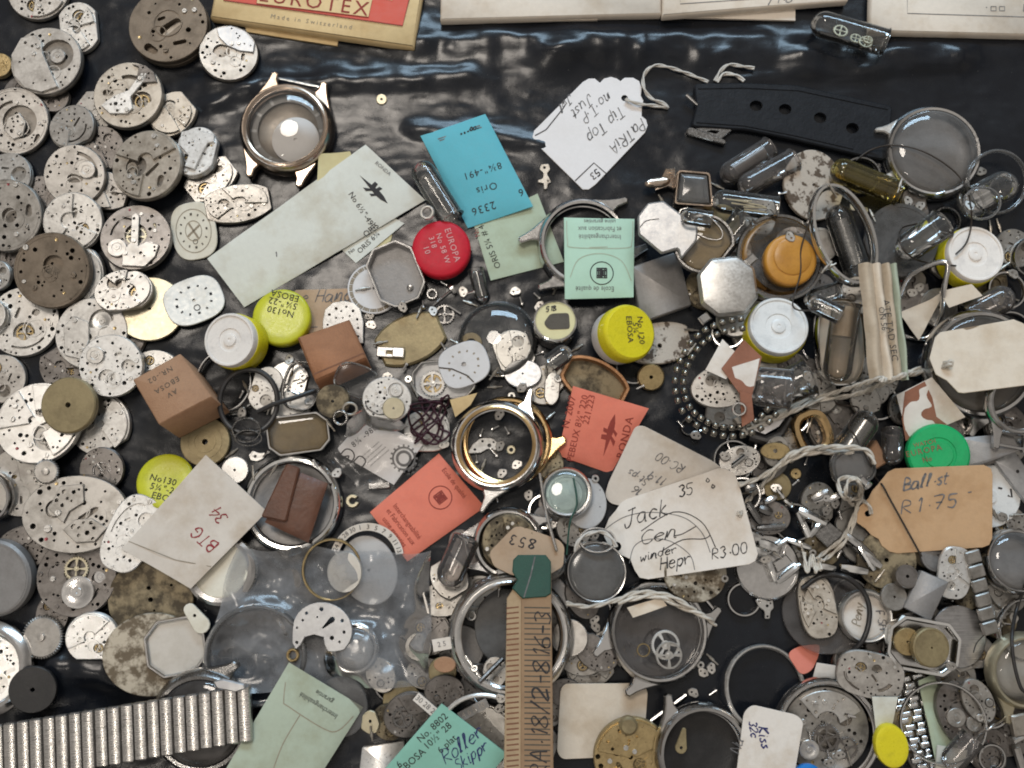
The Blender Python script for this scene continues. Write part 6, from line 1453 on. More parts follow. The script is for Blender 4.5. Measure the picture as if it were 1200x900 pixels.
x0, y0 = T_.L(-12, 886); x1, y1 = T_.L(282, 838); dx, dy = x1 - x0, y1 - y0; T_.part('spring_core', MB().plate(rotp(rect(math.hypot(dx, dy) / 2, 27), math.degrees(math.atan2(dy, dx)), (x0 + x1) / 2, (y0 + y1) / 2), (), 0, 6), 'steeldark')
T_ = Thing('end_link', 'curved bluish steel end piece above the bracelet end', 'end link', 268, 804, rotp(rect(19, 6), -4), 6, 0); T_.solo(MB().plate(rnd([(-19, 5), (-8, 8), (18, 2), (19, -4), (8, -7), (-14, -3)], 2, 3), (), 0, 6, 1.4), 'greybright')
# sage packet, teal packet, bottom bits
simple_disc('clear plastic disc behind the sage packet', 400, 828, 31, 'crystalgrey', 4, 0, 'watch_crystal', 'crystal', b=36)
c = card('sage green packet with upside down flap text, bottom left of centre', [(337, 777), (424, 832), (360, 932), (258, 912)], 'sage', 1.8, 5, 0, seed=33, crease=1)
c.text('Interchangeabilité', 371, 828, 6.2, 148, 'ink', zf=c.zf, sx=.85); c.text('garantie', 378, 818, 6, 148, 'ink', zf=c.zf, sx=.9)
c.lines([[(333, 800), (331, 822), (336, 828), (378, 856), (395, 858), (412, 842)], [(350, 838), (330, 872), (318, 905)]], 'inkfaint', 1, zf=c.zf, name='flap_line', sm=4)
T_ = Thing('balance_cock', 'shiny pale gold cock piece right of the sage packet', 'bridge', 434, 846, ell(11, 14), 4); T_.solo(MB().plate(rnd([(-11, -8), (-9, 8), (-2, 14), (6, 12), (11, -2), (8, -12), (-2, -14)], 3, 4), [circ(2, 10, 0, 1)], 0, 4, .6), 'palegold')
T_ = block('white brushed metal sheet at the bottom left of the teal packet', [(424, 876), (474, 868), (470, 912), (420, 912)], 6, 'bright', 'metal_sheet', 'sheet', 1)
movement('dark brown barrel wheel in the shadow above the teal packet', 478, 838, 30, 26, 20, 'plate', 'dark', 97, t=9, gears=[(-8, 0, 12, 'gear+')], wheel='steeldark')
movement('dark jumble movement left of the white calendar ring', 520, 812, 24, 20, 0, 'plate', 'dark', 98, t=10)
c = Thing('number_strip', 'curved white strip of printed numbers at the teal packet tip', 'number strip', 500, 827, rotp(rect(16, 5), -38), 2); c.solo(MB().plate(rotp(rect(17, 5.5), -40), (), 0, 2), 'whitewarm'); c.text('30 28 26', 500, 827, 6.5, -40, 'inkgrey')
movement('grey movement inside the white ring right of the teal packet', 566, 868, 42, None, 0, 'plate', 'nickel2', 99, t=8, screws=5)
ring('white calendar ring behind the ruled strip', 566, 866, 56, 5, 5, 'bright')
c = Thing('number_strip', 'grey curved number strip inside the white calendar ring', 'number strip', 555, 832, rotp(rect(18, 5), 28), 2); c.solo(MB().plate(rotp(rect(19, 5.5), 28), (), 0, 2), 'dialgrey'); c.text('4 6 8 10', 555, 832, 6.5, 28, 'whitewarm')
c = card('teal packet with printed figures and blue handwriting at the bottom', [(518, 822), (594, 884), (560, 930), (440, 915)], 'teal', 1.8, 3, 0, seed=35, crease=.8)
c.text('No. 8802', 507, 851, 8.5, 43, 'ink', zf=c.zf); c.text('10½" 28', 513, 861, 8.5, 43, 'ink', zf=c.zf); c.text('6 plat', 524, 871, 8.5, 43, 'ink', zf=c.zf); c.text('EBOSA', 483, 892, 9, 43, 'ink', zf=c.zf); c.text('6', 467, 897, 8, 43, 'ink', zf=c.zf)
c.hand('Roller', 522, 896, 16, 38, 'inkblue', 1.3, .3, zf=c.zf, gap=.3); c.hand('Skippr', 536, 905, 13, 36, 'inkblue', 1.3, .3, zf=c.zf, gap=.3)
c = tag_card('tan tag with upside down 853, above the green ended strip', [(578, 664), (573, 648), (590, 630), (603, 617), (612, 617), (655, 632), (662, 640), (660, 664), (640, 676), (600, 675)], None, 0, 'tan2', 1.8, r=5)
c.hand('853', 628, 633, 11, 168, 'ink', 1.4, .1, gap=.9)
# ruled strip
T_ = Thing('card_strip', 'tan ruled card strip with green end and upright handwriting', 'card strip', 619, 785, rect(29, 135), 22, 0, (0, 0), q=.95, lift=3)
px, py, loc = poly([(611, 672), (646, 670), (649, 925), (610, 925)])
x0, y0 = T_.L(px, py); T_.part('card_face', MB().plate([(a + x0, b + y0) for a, b in loc], (), 0, 22, .8), 'stripbrown')
px, py, loc = poly([(594, 702), (611, 676), (611, 925), (590, 925)]); x1, y1 = T_.L(px, py)
T_.part('card_edge', MB().plate([(a + x1, b + y1) for a, b in loc], (), 0, 20.5, .8), 'stripedge')
mb = MB(); mb2 = MB()
for i in range(34):
    y = 712 + i * 6.2
    a, b = T_.L(614.5, y), T_.L(645, y + .5); mb.ribbon([a, b], 1.5, 22.15)
    a, b = T_.L(593.5, y + 1), T_.L(608, y - .5); mb2.ribbon([a, b], 1.7, 20.7)
T_.part('ruled_line', mb, 'patch', None, 0); T_.part('ruled_line', mb2, 'cardside', None, 0)
px, py, loc = poly([(601, 656), (607, 650), (640, 650), (646, 658), (646, 696), (640, 700), (612, 702), (600, 690), (606, 680), (600, 670)]); x1, y1 = T_.L(px, py)
T_.part('green_end', MB().plate([(a + x1, b + y1) for a, b in loc], (), 2, 24, 1.2), 'greendark')
e = [T_.L(*p) for p in ((614, 700), (622, 674), (627, 652))]; T_.part('crease_line', MB().ribbon(e, 1.6, 24.2), 'inkgrey', None, 0)
T_.hand('RA.18/2-816-3', 640, 912, 19, 88, 'ink', 1.8, .15, z=22, gap=.35, wx=.72)
# ------------------------------------------------------------------ lower right
T_ = watch_case('large steel case with crystal and white wheels inside, below the 35% tag', 771, 741, 61, 53, 20, 40, (1, 1, 1, 1), 30, 24, (14, 9), 'steel', None, 'glassdark', (1, 0))
T_ = Thing('gear_wheel', 'white spoked wheel, upper of two inside the large crystal case', 'gear', 780, 756, circ(17), 3); T_.solo(gear_mb(17, 40, 3, 2.5, .16, hub=.3, tooth=.04), 'bright')
T_ = Thing('gear_wheel', 'white spoked wheel under another, lower one in the large crystal case', 'gear', 784, 768, circ(17), 3); T_.solo(gear_mb(16, 40, 4, 2.5, .14, hub=.3, tooth=.04), 'silver')
ring('tiny brass ring beside the white wheels', 754, 762, 8, 1.6, 2, 'brass')
card('crumpled cream paper inside the top of the large crystal case', [(734, 712), (775, 700), (782, 710), (742, 724)], 'cream', 1.5, crease=4, seed=40)
pin('long steel spring bar between the large crystal case and the lower case', (762, 846), (808, 812), 3, 0, 'steel')
c = tag_card('blank cream card with rounded corners, right of the ruled strip', [(660, 799), (752, 801), (760, 810), (758, 850), (735, 889), (658, 889), (652, 880), (655, 806)], None, 0, 'cream', 1.8, r=6)
movement('brass coloured movement full of wheels over the cream card at the bottom', 742, 888, 46, None, 0, 'bridge', 'brass', 102, t=16, m2='brass', cut=[(-18, 10, 12), (14, 16, 11), (8, -8, 8)], gears=[(-18, 10, 10, 'gear'), (14, 16, 9, 'drum'), (10, -8, 7, 'gear')], slope=(0, .06))
simple_disc('brass knob on top edge of the brass movement', 737, 851, 11, 'khaki', 12, 0, 'brass_barrel', 'barrel', ch=3)
T_ = watch_case('open steel case at the bottom, right of the brass movement', 824, 884, 58, 48, 20, 100, (0, 1, 0, 0), 30, 24, (14, 8), 'steel', None, 'black', (0, 0))
T_ = Thing('bridge_plate', 'tiny brass bridge lying in the bottom open case', 'bridge', 799, 868, capsule(0, -8, 3, 10, 7, 3), 3); T_.solo(MB().plate(capsule(-1, -8, 3, 12, 7, 2.5), [circ(2, 10, -1, -8)], 0, 3, .6), 'khaki')
ring('plain pale steel ring on bare black plastic, lower right', 897, 808, 51, 5, 7, 'silver')
c = tag_card('salmon pink rounded paper petal right of the plain steel ring', [(921, 766), (936, 757), (963, 755), (961, 768), (952, 786), (938, 792)], None, 0, 'salmon', 1.5, name='paper_scrap', cat='paper', r=9)
card('small white and red paper scrap below the coral petal', [(956, 776), (985, 780), (984, 796), (952, 794)], 'whitewarm', 1.5, seed=43)
T_ = watch_case('steel case with a dark wheeled movement, bottom right of centre', 971, 858, 63, 54, 16, 0, (0, 0, 0, 0), m='steel', bars=(0, 0))
movement('wheeled movement inside the steel case at the bottom', 970, 856, 51, None, 10, 'plate', 'nickel2', 104, t=10, m2=['silver', 'dark'], cut=[(0, -12, 14), (24, 10, 9)], gears=[(-2, -8, 16, 'gear+'), (20, -24, 13, 'gear+'), (-24, -18, 12, 'drum+')], bridges=[(20, 120, .35)], wheel='dark')
c = tag_card('white card with blue upright handwriting over the plain ring', [(882, 826), (934, 838), (942, 846), (930, 912), (862, 912), (872, 835)], None, 0, 'whitewarm', 1.8, r=6)
c.hand('Kiss', 889, 852, 11, -84, 'inkblue', 1.6, .2, gap=.35); c.hand('32c', 878, 846, 9, -84, 'inkblue', 1.3, .2, gap=.35); c.hand('Nu', 866, 884, 12, 70, 'inkgrey', 1.1)
simple_disc('bright blue plastic cap edge at the bottom', 949, 915, 18, 'bluecap', 10, 0, 'bottle_cap', 'bottle cap', ch=3)
# chrome clasp and links
T_ = simple_disc('chrome case back under a folding clasp, right of the 35% tag', 900, 665, 38, 'steel', 9, 0, 'case_back', 'case back', rings=(.9,), ch=2)
def bar(t, p0, p1, w, z0, z1, m, name='link_bar', ends=.25):
    a, b = t.L(*p0), t.L(*p1)
    return t.part(name, MB().tube([(*a, z0), ((a[0] * 3 + b[0]) / 4, (a[1] * 3 + b[1]) / 4, z0 * .75 + z1 * .25), ((a[0] + b[0]) / 2, (a[1] + b[1]) / 2, (z0 + z1) / 2 + .5), ((a[0] + b[0] * 3) / 4, (a[1] + b[1] * 3) / 4, z0 * .25 + z1 * .75), (*b, z1)], lambda u: w * (1 - .3 * abs(2 * u - 1) ** 4), 8), m)
T_ = Thing('clasp', 'chrome folding clasp frame tied with cord on the case back', 'clasp', 918, 655, rotp(rect(26, 26), 20), 10)
for p0, p1, w in (((899, 649), (924, 632), 3.5), ((924, 633), (951, 643), 4), ((899, 651), (909, 682), 4), ((912, 683), (938, 662), 4.2)): bar(T_, p0, p1, w, 8, 9, 'chrome')
T_.part('clasp_plate', MB().plate(ccw([T_.L(*p) for p in ((907, 660), (922, 650), (930, 660), (912, 672))]), (), 4, 8, 1), 'steel')
T_ = Thing('bracelet_link', 'chrome link bracelet piece running right from the corded clasp', 'bracelet link', 985, 666, rotp(rect(40, 6), -6), 10)
for p0, p1, w in (((945, 660), (980, 666), 4.5), ((986, 664), (1018, 670), 5.5), ((1008, 640), (1026, 668), 4.2)): bar(T_, p0, p1, w, 6, 6, 'chrome')
T_ = Thing('bracelet_link', 'bent chrome link with a triangular frame below the lower cord', 'bracelet link', 955, 618, rotp(rect(24, 14), -25), 12)
for p0, p1, w in (((938, 598), (970, 614), 6), ((937, 601), (950, 630), 4.5), ((950, 630), (964, 612), 4)): bar(T_, p0, p1, w, 9, 8, 'chrome')
T_.part('link_plate', MB().plate(ccw([T_.L(*p) for p in ((955, 625), (975, 612), (992, 626), (972, 642))]), (), 1, 5, 1), 'steeldark')
T_ = Thing('bracelet_link', 'small bright chrome chain link above the triangular frame', 'bracelet link', 922, 584, rotp(rect(12, 7), -45), 8)
for p0, p1, w in (((911, 574), (919, 584), 2.6), ((919, 586), (930, 594), 3.4), ((895, 590), (910, 582), 4)): bar(T_, p0, p1, w, 6, 5, 'chrome')
T_ = Thing('bracelet_link', 'dark steel bracelet links lying right of the white tag corner', 'bracelet link', 895, 606, rotp(rect(24, 18), 20), 10)
for p0, p1, w in (((872, 572), (886, 568), 5), ((876, 588), (892, 612), 5), ((890, 594), (905, 600), 6), ((888, 618), (922, 616), 4)): bar(T_, p0, p1, w, 6, 6, 'steeldark')
T_ = Thing('bracelet_link', 'polished pair of bracelet links above the chrome case back', 'bracelet link', 890, 628, rotp(rect(26, 12), -14), 12)
for p0, p1, w in (((868, 622), (892, 630), 6), ((890, 634), (912, 642), 6), ((880, 640), (900, 648), 4)): bar(T_, p0, p1, w, 7, 7, 'chrome')
T_ = Thing('bracelet_link', 'long dull bracelet link crossing below the hanging cord', 'bracelet link', 1012, 646, rotp(rect(30, 9), -40), 10)
for p0, p1, w in (((992, 626), (1010, 640), 5), ((1012, 646), (1034, 664), 5)): bar(T_, p0, p1, w, 6, 6, 'steel')
T_.part('link_plate', MB().plate(ccw([T_.L(*p) for p in ((1000, 640), (1010, 632), (1030, 652), (1020, 660))]), (), 1, 4, 1), 'steeldark')
T_ = Thing('bracelet_link', 'wide steel bracelet link left of the knotted cord', 'bracelet link', 972, 578, rotp(rect(20, 10), 25), 10)
for p0, p1, w in (((954, 584), (972, 574), 5), ((972, 586), (990, 576), 4)): bar(T_, p0, p1, w, 6, 6, 'steel')
T_ = Thing('watch_hand', 'tiny steel watch hand lying on black right of the chain link', 'watch hand', 950, 588, ell(10, 4), 2, 20); T_.solo(MB().plate(rnd([(-10, 0), (2, -1), (4, -4), (9, -3), (10, 2), (5, 4), (2, 1)], .8, 2), [circ(1.3, 8, 5, 0)], 0, 1.5), 'steel')
pin('small pale cross shaped pin on black, left of the cord', (966, 600), (972, 590), 1.6, 0, 'warm')
simple_disc('tiny round brass wheel on black below the lower cord', 933, 555, 6.5, 'brass', 4, .2, 'brass_disc', 'disc')
# ------------------------------------------------------------------ tags at centre right
c = tag_card('grey cream tag with faint upside down writing under the 35% tag', [(743, 500), (752, 499), (835, 541), (845, 549), (843, 580), (760, 600), (716, 591), (709, 582), (713, 566)], None, 0, 'paperold', 1.8, r=6)
for s_, x, y, h in (('RC.00', 803, 546, 10), ('11.9', 784, 562, 10), ('St.ps', 762, 562, 9), ('16', 755, 574, 9)): c.hand(s_, x, y, h, 151, 'inkgrey', 1.0, .2, seed=int(x))
movement('rusty mottled plate peeking out below the 35% tag', 815, 672, 38, 34, 0, 'plain', 'mottled', 95, t=6)
bp = [(728, 588), (735, 584), (843, 549), (852, 551), (861, 556), (867, 575), (886, 650), (883, 658), (876, 662), (760, 679), (750, 677), (744, 668), (739, 655), (726, 649), (714, 640), (708, 628), (709, 618), (714, 606), (722, 597)]
c = tag_card('white price tag with 35%, a struck out name and R3.00', bp, (723, 640), 5.5, 'whitewarm', 2, nr=True)
c.hand('35', 797, 583, 13, 13, 'ink', 1.2, .2, seed=2); c.hand('%', 830, 574, 12, 13, 'ink', 1.1, .1)
c.hand('Jack', 734, 616, 19, 14, 'ink', 1.3, .3, gap=.3); c.hand('Cen', 752, 638, 15, 12, 'ink', 1.3, .35, gap=.3, wx=.9); c.lines([[(790, 628), (800, 626), (816, 617)], [(776, 646), (800, 633), (824, 632), (832, 628)], [(752, 622), (790, 600), (822, 612), (838, 642)]], 'ink', 1.1, sm=5)
c.hand('winder', 751, 658, 9, 14, 'ink', 1.2, .3, wx=.8); c.hand('Hepr', 774, 668, 14, 12, 'ink', 1.2, .25, gap=.3); c.hand('R3.00', 834, 656, 12, 10, 'ink', 1.3, .2, gap=.4)
c.lines([[(701, 626), (730, 606), (762, 600), (800, 606), (822, 624), (832, 648)], [(738, 660), (744, 640), (760, 632), (785, 634), (808, 650), (814, 668)]], 'inkgrey', .9, sm=6, name='round_mark')
# tonneau movement in glass, small case, octagon etc.
simple_disc('smoky glass disc under the rounded narrow movement', 968, 718, 50, 'glassdark', 4, 0, 'watch_crystal', 'crystal', b=48)
movement('rounded narrow movement standing upright on smoky glass', 960, 712, 22, 37, 6, 'plate', 'warm', 110, 'sup', t=11, screws=2)
T_ = watch_case('small round tin case with a paper label and scribbles', 1017, 723, 32, 27, 14, 0, (0, 0, 0, 0), m='silver', back='whitewarm', bars=(0, 0))
lb = T_.part('paper_label', MB().lathe([(25, 2.9), (1, 3.1)], 40, bottom=False), 'whitewarm')
T_.hand('F.SH', 1030, 716, 9, -80, 'inkgrey', 1.1, .2, z=3.2, gap=.3); T_.hand('Peny', 1012, 735, 10, 80, 'inkfaint', 1.1, .2, z=3.2, gap=.3)
string('dark wire hoop around the small tin case and narrow movement', [(940, 690), (962, 675), (990, 676), (1012, 694), (1019, 720), (1010, 752), (985, 772)], 3, 'rubber', 1, name='wire_hoop', cat='wire')
simple_disc('small dull disc above the eight sided case', 1048, 700, 16, 'nickel2', 5, .1, 'metal_disc', 'disc')
simple_disc('dark turned barrel left of the grey metal block', 1063, 677, 14, 'dark', 12, .15, 'barrel_drum', 'barrel', rings=(.85,))
movement('bright silver half plate poking out below the tan price tag', 1120, 671, 20, 31, -6, 'plate', 'bright', 112, 'sup', t=7)
T_ = block('plain grey metal block under the tan price tag', [(1083, 668), (1114, 682), (1094, 728), (1063, 712)], 14, 'greymat', 'metal_block', 'block', 1)
T_ = simple_disc('round satin steel disc right of the eight sided case', 1123, 746, 34, 'brusheddisc', 5, 0, 'metal_disc', 'disc', b=36); T_.lines([[(1141, 765), (1145, 754), (1155, 744)]], 'ink', 1.2, sm=4)
T_ = framed('eight sided chrome case holding two brown discs', 1084, 757, 43, 32, 'oct', -10, 18, 6, 'chrome', back='steel')
simple_disc('brass disc with side hole, left one inside the eight sided case', 1064, 752, 16, 'brass', 5, .1, 'brass_disc', 'disc')
simple_disc('dark brown disc with centre dot inside the eight sided case', 1091, 759, 23, 'khaki', 9, .06, 'brass_disc', 'disc', rings=(.93,), ch=1.5)
movement('silver rounded movement with black holes below the small tin case', 1022, 791, 39, 27, -12, 'plate', 'nickel', 114, 'sup', t=11, cut=[(-12, 6, 7), (6, 8, 6)], screws=3)
card('pale card showing below the rounded silver movement', [(1020, 815), (1050, 815), (1046, 850), (1030, 870)], 'greenwht', 1.4)
# bracelet of studs
T_ = Thing('watch_bracelet', 'chrome bracelet of small studs running down, lower right', 'watch bracelet', 1078, 848, rotp(rect(20, 62), 12), 9, 0, (0, 0), q=.8)
stud = MB().loft(rnd(rect(6.6, 3.6), 1.5, 3), [(.6, 0), (0, 2), (0, 5), (1, 6.6), (2.4, 7)]).mesh('bracelet_stud', 'chrome', 50)
for i in range(15):
    for j in range(3):
        u = i / 14; px_, py_ = 1064 + u * 34 + (j - 1) * 15 + (1 if i % 2 else -1) * 2, 796 + u * 108 + (j - 1) * -3
        b = T_.part('bracelet_stud', stud, None); x, y = T_.L(px_, py_); b.location = (x * S, y * S, (1.5 if (i + j) % 2 else 0) * S); b.rotation_euler.z = rad(10)
card('sage green paper strip beside the studded bracelet', [(1076, 798), (1096, 790), (1126, 880), (1096, 892)], 'mintpale', 1.6, 2, seed=45, crease=2)
card('pale paper end under the wide thin ring', [(1096, 872), (1136, 880), (1128, 905), (1094, 900)], 'greenwht', 1.6, seed=46)
movement('dark bronze oval movement with jewelled wheel inside the thin ring', 1128, 838, 27, 40, 22, 'plate', 'dark', 116, 'oval', t=12, gears=[(-8, 0, 11, 'drum+'), (8, -14, 9, 'drum+')], m2='nickel2', slope=(0, 0))
movement('grey plate edge poking out right of the thin ring', 1148, 822, 18, 27, 25, 'plate', 'nickel2', 117, 'oval', t=7)
ring('wide thin steel ring over the sage paper and studs', 1107, 848, 49, 3.4, 6, 'steel')
string('curved thin steel wire right of the wide thin ring', [(1182, 830), (1166, 838), (1156, 850), (1148, 868), (1130, 890)], 1.6, 'steel', 1, name='steel_wire', cat='wire')
T_ = Thing('bottle_cap', 'yellow oval plastic cap leaning beside the studded bracelet', 'bottle cap', 1046, 874, ell(20, 26), 12, 14); T_.solo(MB().loft(ell(20, 26, 48), [(1, 0), (0, 3), (0, 8), (1, 11), (3.5, 12), (8, 12)]), 'yellow')
glass_tube('murky bag wrapped vial at the bottom right', (1120, 905), (1150, 868), 15, 'glassdark')
# right edge cases
T_ = Thing('watch_bracelet', 'bracelet strip of flat grey links between tag and round case', 'watch bracelet', 1150, 690, rotp(rect(11, 46), 18), 7, 0, None)
for i in range(6):
    u = i / 5; x, y = T_.L(1140 + u * 24, 652 + u * 84); T_.part('bracelet_link', MB().plate(rotp(rnd(rect(9, 7.6), 2, 2), 16, x, y), (), 0, 7 if i % 2 else 6, 1.4), 'nickel2')
T_ = watch_case('steel case with domed grey glass at the right edge below the tag', 1193, 659, 39, 33, 20, 0, (0, 0, 0, 0), m='steel', crystal='crystalgrey', back='greymat', bars=(0, 0))
ring('thin steel ring at the right edge between two cases', 1200, 738, 37, 4, 8, 'steel')
T_ = watch_case('pale gold rimmed case cut by the right edge', 1204, 786, 45, 37, 20, 90, (0, 0, 1, 1), 26, 22, (13, 9), 'palegold', 'crystal', 'dialsilver', (0, 0))
T_ = Thing('bracelet_link', 'pale folded end link below the gold rimmed case', 'bracelet link', 1196, 850, rotp(rect(9, 14), 10), 9); T_.solo(MB().plate(rotp(rnd(rect(9, 13), 2, 2), 10), (), 0, 9, 2), 'warm')
pin('white steel bar in the bottom right corner', (1186, 868), (1206, 858), 5, 0, 'bright')
pin('slanted pale lug in the bottom right corner', (1188, 872), (1202, 905), 5, 0, 'silver')
# tiny parts on black
T_ = Thing('bridge_plate', 'tiny pierced steel bridge below the chrome case back', 'bridge', 897, 713, circ(10), 3); T_.solo(MB().plate(rnd([(-12, 10), (-4, 12), (4, 8), (9, 10), (10, 0), (6, -3), (5, -12), (-1, -12), (-1, -3), (-8, 2)], 2, 3), [circ(1.6, 9, -7, 8), circ(1.8, 9, 2, 3), circ(1.4, 8, 2, -9), circ(1.2, 8, 6, 6)], 0, 3, .5), 'silver')
# ------------------------------------------------------------------ cords and wires
string('white cotton cord looped through the 53 tag', [(733, 116, 0), (746, 121, 1), (768, 124), (782, 126), (777, 121, 2), (763, 115, 2), (755, 104, 2), (754, 90), (762, 80), (776, 77), (800, 84), (830, 96)], 2.2, 'string', 2)
string('frayed white cord end above the black strap', [(838, 95), (843, 85), (853, 76), (866, 77), (884, 80)], 2.2)
string('short frayed cord end, lower of two by the strap', [(840, 96), (848, 87), (862, 88), (872, 95)], 2.4)
string('upper old cord from the cream tag to the torn papers', [(1111, 427, 0), (1090, 434, 2), (1064, 436), (1035, 446), (1000, 458), (970, 463), (940, 472), (905, 488), (878, 498)], 2.9, 'stringold')
string('second strand of the upper old cord, lying just below it', [(1111, 428, 0), (1088, 438, 1), (1060, 441), (1030, 452), (1000, 464), (960, 469), (925, 484), (895, 497), (874, 502)], 2.9, 'stringold')
string('lower white cord from the 35% tag to the knot', [(866, 603), (880, 582), (905, 556), (925, 534), (948, 526), (985, 524), (1010, 526), (1021, 534), (1024, 544)], 3.2, 'stringold')
string('thin strand beside the lower white cord', [(866, 568), (890, 560), (920, 542), (950, 531), (1000, 530)], 2.9, 'stringold')
kn = [(1021, 602, 0), (1018, 592, 3), (1006, 585, 4), (990, 584, 3), (984, 574, 2), (986, 562, 2), (998, 559, 3), (1006, 568, 4), (1005, 584, 6), (998, 592, 5), (992, 580, 7), (994, 564, 7), (1004, 562, 5), (1010, 578, 4), (1004, 594, 2)]
string('knotted loop of old cord at the tan price tag', kn, 2.2, 'stringold')
string('old cord hanging from the knot down to the clasp', [(1002, 594, 3), (996, 615), (986, 632), (968, 646), (958, 654)], 2.2, 'stringold')
string('second cord strand hanging from the knot to the clasp', [(1005, 594, 3), (999, 618), (989, 636), (974, 650), (964, 657)], 2.2, 'stringold')
string('cord wound around the chrome clasp end', [(942, 647, 1), (946, 670, 1), (952, 650, 3), (956, 671, 2), (960, 652, 3), (962, 668, 1)], 2.2, 'stringold')
string('pale cord crossing from grey glass case to crystal case', [(664, 707), (690, 711), (720, 704), (748, 694), (780, 697), (800, 706), (815, 716)], 2.6, 'stringold')
string('second pale cord strand over the crystal case', [(724, 706), (755, 699), (775, 700), (795, 710), (825, 722), (838, 732)], 2.9, 'stringold')
string('small loop of cord left of the 35% tag hole', [(722, 641, 0), (716, 630, 2), (704, 623), (688, 626), (678, 634), (674, 646)], 2.2, 'string')
string('thin brown wire lying straight across the tan price tag', [(975 + 105 * i / 16, 462 + 190 * i / 16) for i in range(17)], 1.1, 'wire', 1, name='thin_wire', cat='wire', lift=2)
string('thin black hair wire curving over the big pale case', [(1003, 188), (1020, 176), (1045, 170), (1078, 176), (1110, 194), (1130, 215), (1138, 240), (1138, 265), (1132, 285), (1120, 298)], 1.0, 'wire', 1, name='thin_wire', cat='wire')
string('thin black wire arc on the dark glass dial ring', [(1075, 262), (1056, 268), (1054, 282), (1064, 298), (1084, 308), (1104, 322)], 1.0, 'wire', 1, name='thin_wire', cat='wire')
string('fine dark wire hanging across the orange cap', [(941, 262), (939, 290), (938, 320), (941, 350), (948, 372)], .9, 'wire', 1, name='thin_wire', cat='wire')
string('black wire running down the right edge', [(1204, 680), (1192, 710), (1186, 745), (1188, 775), (1196, 805), (1204, 812)], 2.0, 'rubber', 1, name='thin_wire', cat='wire')
string('green thread dangling under the small steel ring', [(672, 560), (676, 590), (668, 612), (664, 650)], 1.0, 'greendark', 1, name='green_thread', cat='thread')
string('thin steel wire beside the tan 853 tag', [(632, 556), (640, 600), (652, 645)], 1.8, 'steel', 1, name='steel_wire', cat='wire')
# ------------------------------------------------------------------ loose crumbs in the gaps: screws, stems, washers, wheels
rg = random.Random(77)
proto = {}
def gap_spots(n, box, seed, depth=8):
    r_ = random.Random(seed); o = []
    for _ in range(n * 60):
        if len(o) >= n: break
        px_, py_ = r_.uniform(box[0], box[2]), r_.uniform(box[1], box[3]); x, y, k = unproj(px_, py_, 10)
        if 840 < px_ < 950 and 685 < py_ < 840: continue
        j, i = hidx(x, y); h = HM[j, i]; w = HM[max(0, j - 9):j + 10, max(0, i - 9):i + 10]
        if h < 24 and not NOFILL[max(0, j - 3):j + 4, max(0, i - 3):i + 4].any() and HM[max(0, j - 1):j + 2, max(0, i - 1):i + 2].max() < 30 and h < w.max() - depth and h <= np.quantile(w, .4) and all(math.hypot(px_ - a, py_ - b) > 9 for a, b in o): o.append((px_, py_))
    return o
screwM = MB().tube([(-5, 0, 2.5), (3, 0, 2.5)], lambda t: 1.3, 8).tube([(3, 0, 2.5), (3.2, 0, 2.5), (5, 0, 2.5)], lambda t: 2.6, 12).mesh('steel_screw', 'steel', 40)
stemM = MB().tube([(-9, 0, 2), (-2, 0, 2), (-1.8, 0, 2), (4, 0, 2), (4.2, 0, 2), (9, 0, 2)], lambda t: (1.0, 1.0, 2.0, 2.0, 1.2, 1.0)[int(t * 5 + .01)], 8).mesh('turned_pin', 'warm', 40)
washM = MB().plate(circ(4.5, 20), [circ(2, 14)], 0, 2, .5).mesh('tiny_washer', 'silver', 40)
wheelM = gear_mb(5.5, 20, 4, 1.4, .25).mesh('tiny_cogwheel', 'khaki', 40)
chipM = MB().plate(rnd([(-7, -3), (-2, -6), (6, -3), (7, 2), (0, 6), (-5, 3)], 1.6, 2), [circ(1.3, 8, -2, -1), circ(1.1, 8, 3, 1)], 0, 2.4, .5).mesh('tiny_plate', 'nickel', 40)
kinds = (('steel_screw', screwM, 'tiny steel screw fallen into a gap of the heap', 'screw', 'tiny screws loose in the gaps', ell(5, 3), 4),
         ('turned_pin', stemM, 'thin turned stem fallen into a gap of the heap', 'stem', 'thin stems loose in the gaps', ell(9, 2.5), 4),
         ('tiny_washer', washM, 'tiny silver washer fallen into a gap of the heap', 'washer', 'tiny washers loose in the gaps', circ(4.5), 2),
         ('tiny_cogwheel', wheelM, 'tiny brass wheel fallen into a gap of the heap', 'wheel', 'tiny brass wheels loose in the gaps', circ(5.5), 3),
         ('tiny_plate', chipM, 'tiny drilled plate chip fallen into a gap of the heap', 'plate', 'tiny drilled chips loose in the gaps', ell(7, 5), 3))
spots = gap_spots(55, (420, 330, 700, 880), 1) + gap_spots(95, (740, 200, 1195, 895), 2) + gap_spots(16, (240, 420, 420, 560), 3)
for i, (x, y) in enumerate(spots):
    nm, me, lb, ct_, gp, ft, th = kinds[rg.choice([0, 0, 1, 1, 1, 2, 4, 4, 4]) if i % 3 else rg.choice([0, 1, 4])]
    T_ = Thing(nm, lb, ct_, x, y, ft, th, rg.uniform(0, 360), None, group=gp, maxt=.3, q=.8); T_._top(me)
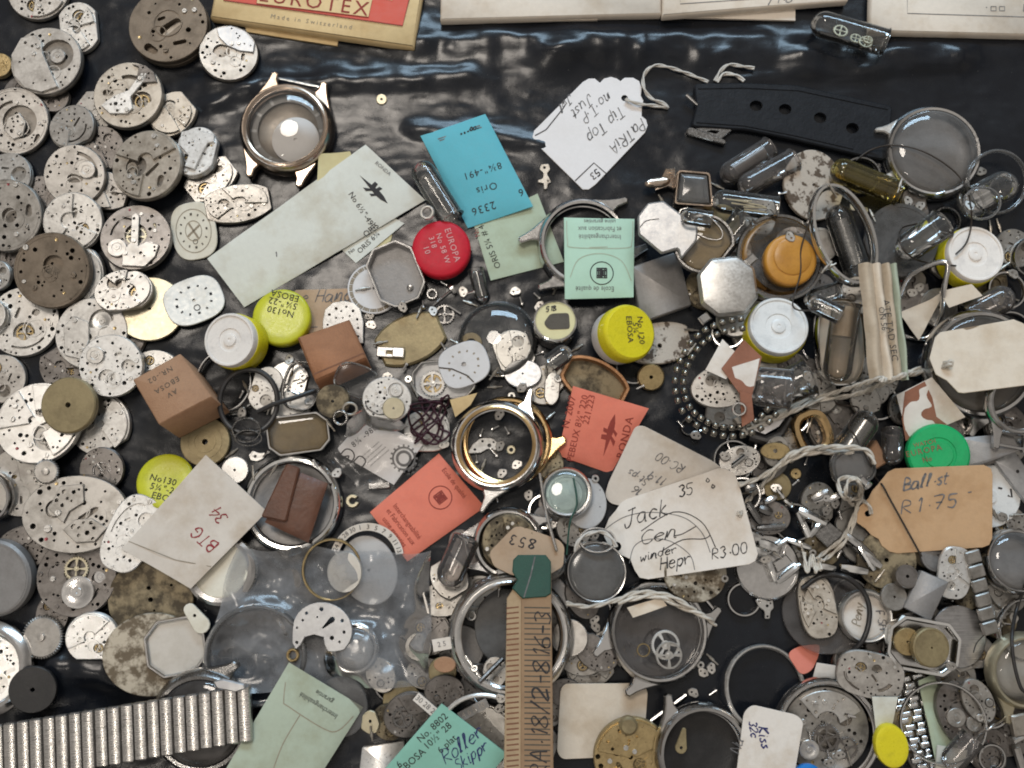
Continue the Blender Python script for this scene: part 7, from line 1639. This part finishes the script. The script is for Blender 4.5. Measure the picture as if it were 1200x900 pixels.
# ------------------------------------------------------------------ camera, light, render settings
cam = bpy.data.cameras.new('camera'); co = bpy.data.objects.new('camera', cam); COL.objects.link(co)
co.location = tuple(c * S for c in CAM); co.rotation_euler = (TILT, 0, 0)
cam.sensor_width = 36; cam.lens = 18 / math.tan(rad(HFOV) / 2); cam.clip_start = .01; cam.clip_end = 20
sc.camera = co
w = bpy.data.worlds.new('World'); sc.world = w; w.use_nodes = True
nt = w.node_tree; nt.nodes.clear()
wo = nd(nt, 'ShaderNodeOutputWorld'); bg = nd(nt, 'ShaderNodeBackground', Strength=1.0)
tc = nd(nt, 'ShaderNodeTexCoord'); sx = nd(nt, 'ShaderNodeSeparateXYZ'); nt.links.new(tc.outputs['Generated'], sx.inputs[0])
g1 = ramp(nt, sx.outputs['Z'], [(0.0, (.175, .158, .142)), (.35, (.275, .252, .228)), (.75, (.415, .385, .352)), (1.0, (.425, .395, .36))])
nz = nd(nt, 'ShaderNodeTexNoise', Scale=2.2, Detail=2); nt.links.new(tc.outputs['Generated'], nz.inputs['Vector'])
g2 = mixc(nt, 1.0, g1, ramp(nt, nz.outputs['Fac'], [(.35, .45), (.65, 1.45)]), 'MULTIPLY')
nt.links.new(g2, bg.inputs['Color']); nt.links.new(bg.outputs[0], wo.inputs['Surface'])
def area(name, loc, size, energy, col, size_y=None, aim=(0, 0, 0)):
    l = bpy.data.lights.new(name, 'AREA'); l.energy = energy; l.color = col; l.size = size
    if size_y: l.shape = 'RECTANGLE'; l.size_y = size_y
    o = bpy.data.objects.new(name, l); COL.objects.link(o); o.location = loc
    o.rotation_euler = (Vector(aim) - Vector(loc)).to_track_quat('-Z', 'Y').to_euler(); return o
area('ceiling_panel', (-.28, .52, 1.55), .42, 8.4, (1, .905, .80)).data.shape = 'DISK'
area('window', (.12, 1.4, 1.05), 1.0, 17, (.56, .79, 1.0), .34)
for p in ((-.42, -.30, 1.05), (-.36, -.36, 1.05)):
    l = bpy.data.lights.new('ceiling_spot', 'POINT'); l.energy = 1.5; l.color = (1, .91, .80); l.shadow_soft_size = .022
    o = bpy.data.objects.new('ceiling_spot', l); COL.objects.link(o); o.location = p
sc.render.engine = 'CYCLES'
cy = sc.cycles; cy.filter_width = 1.9; cy.use_denoising = True; cy.max_bounces = 8; cy.transparent_max_bounces = 24; cy.glossy_bounces = 4; cy.diffuse_bounces = 3
cy.sample_clamp_indirect = 6; cy.caustics_reflective = False; cy.caustics_refractive = False
sc.view_settings.view_transform = 'Standard'; sc.view_settings.look = 'None'; sc.view_settings.exposure = 0; sc.view_settings.gamma = 1
print('THINGS', len(LABELS), 'objects', len(bpy.data.objects))
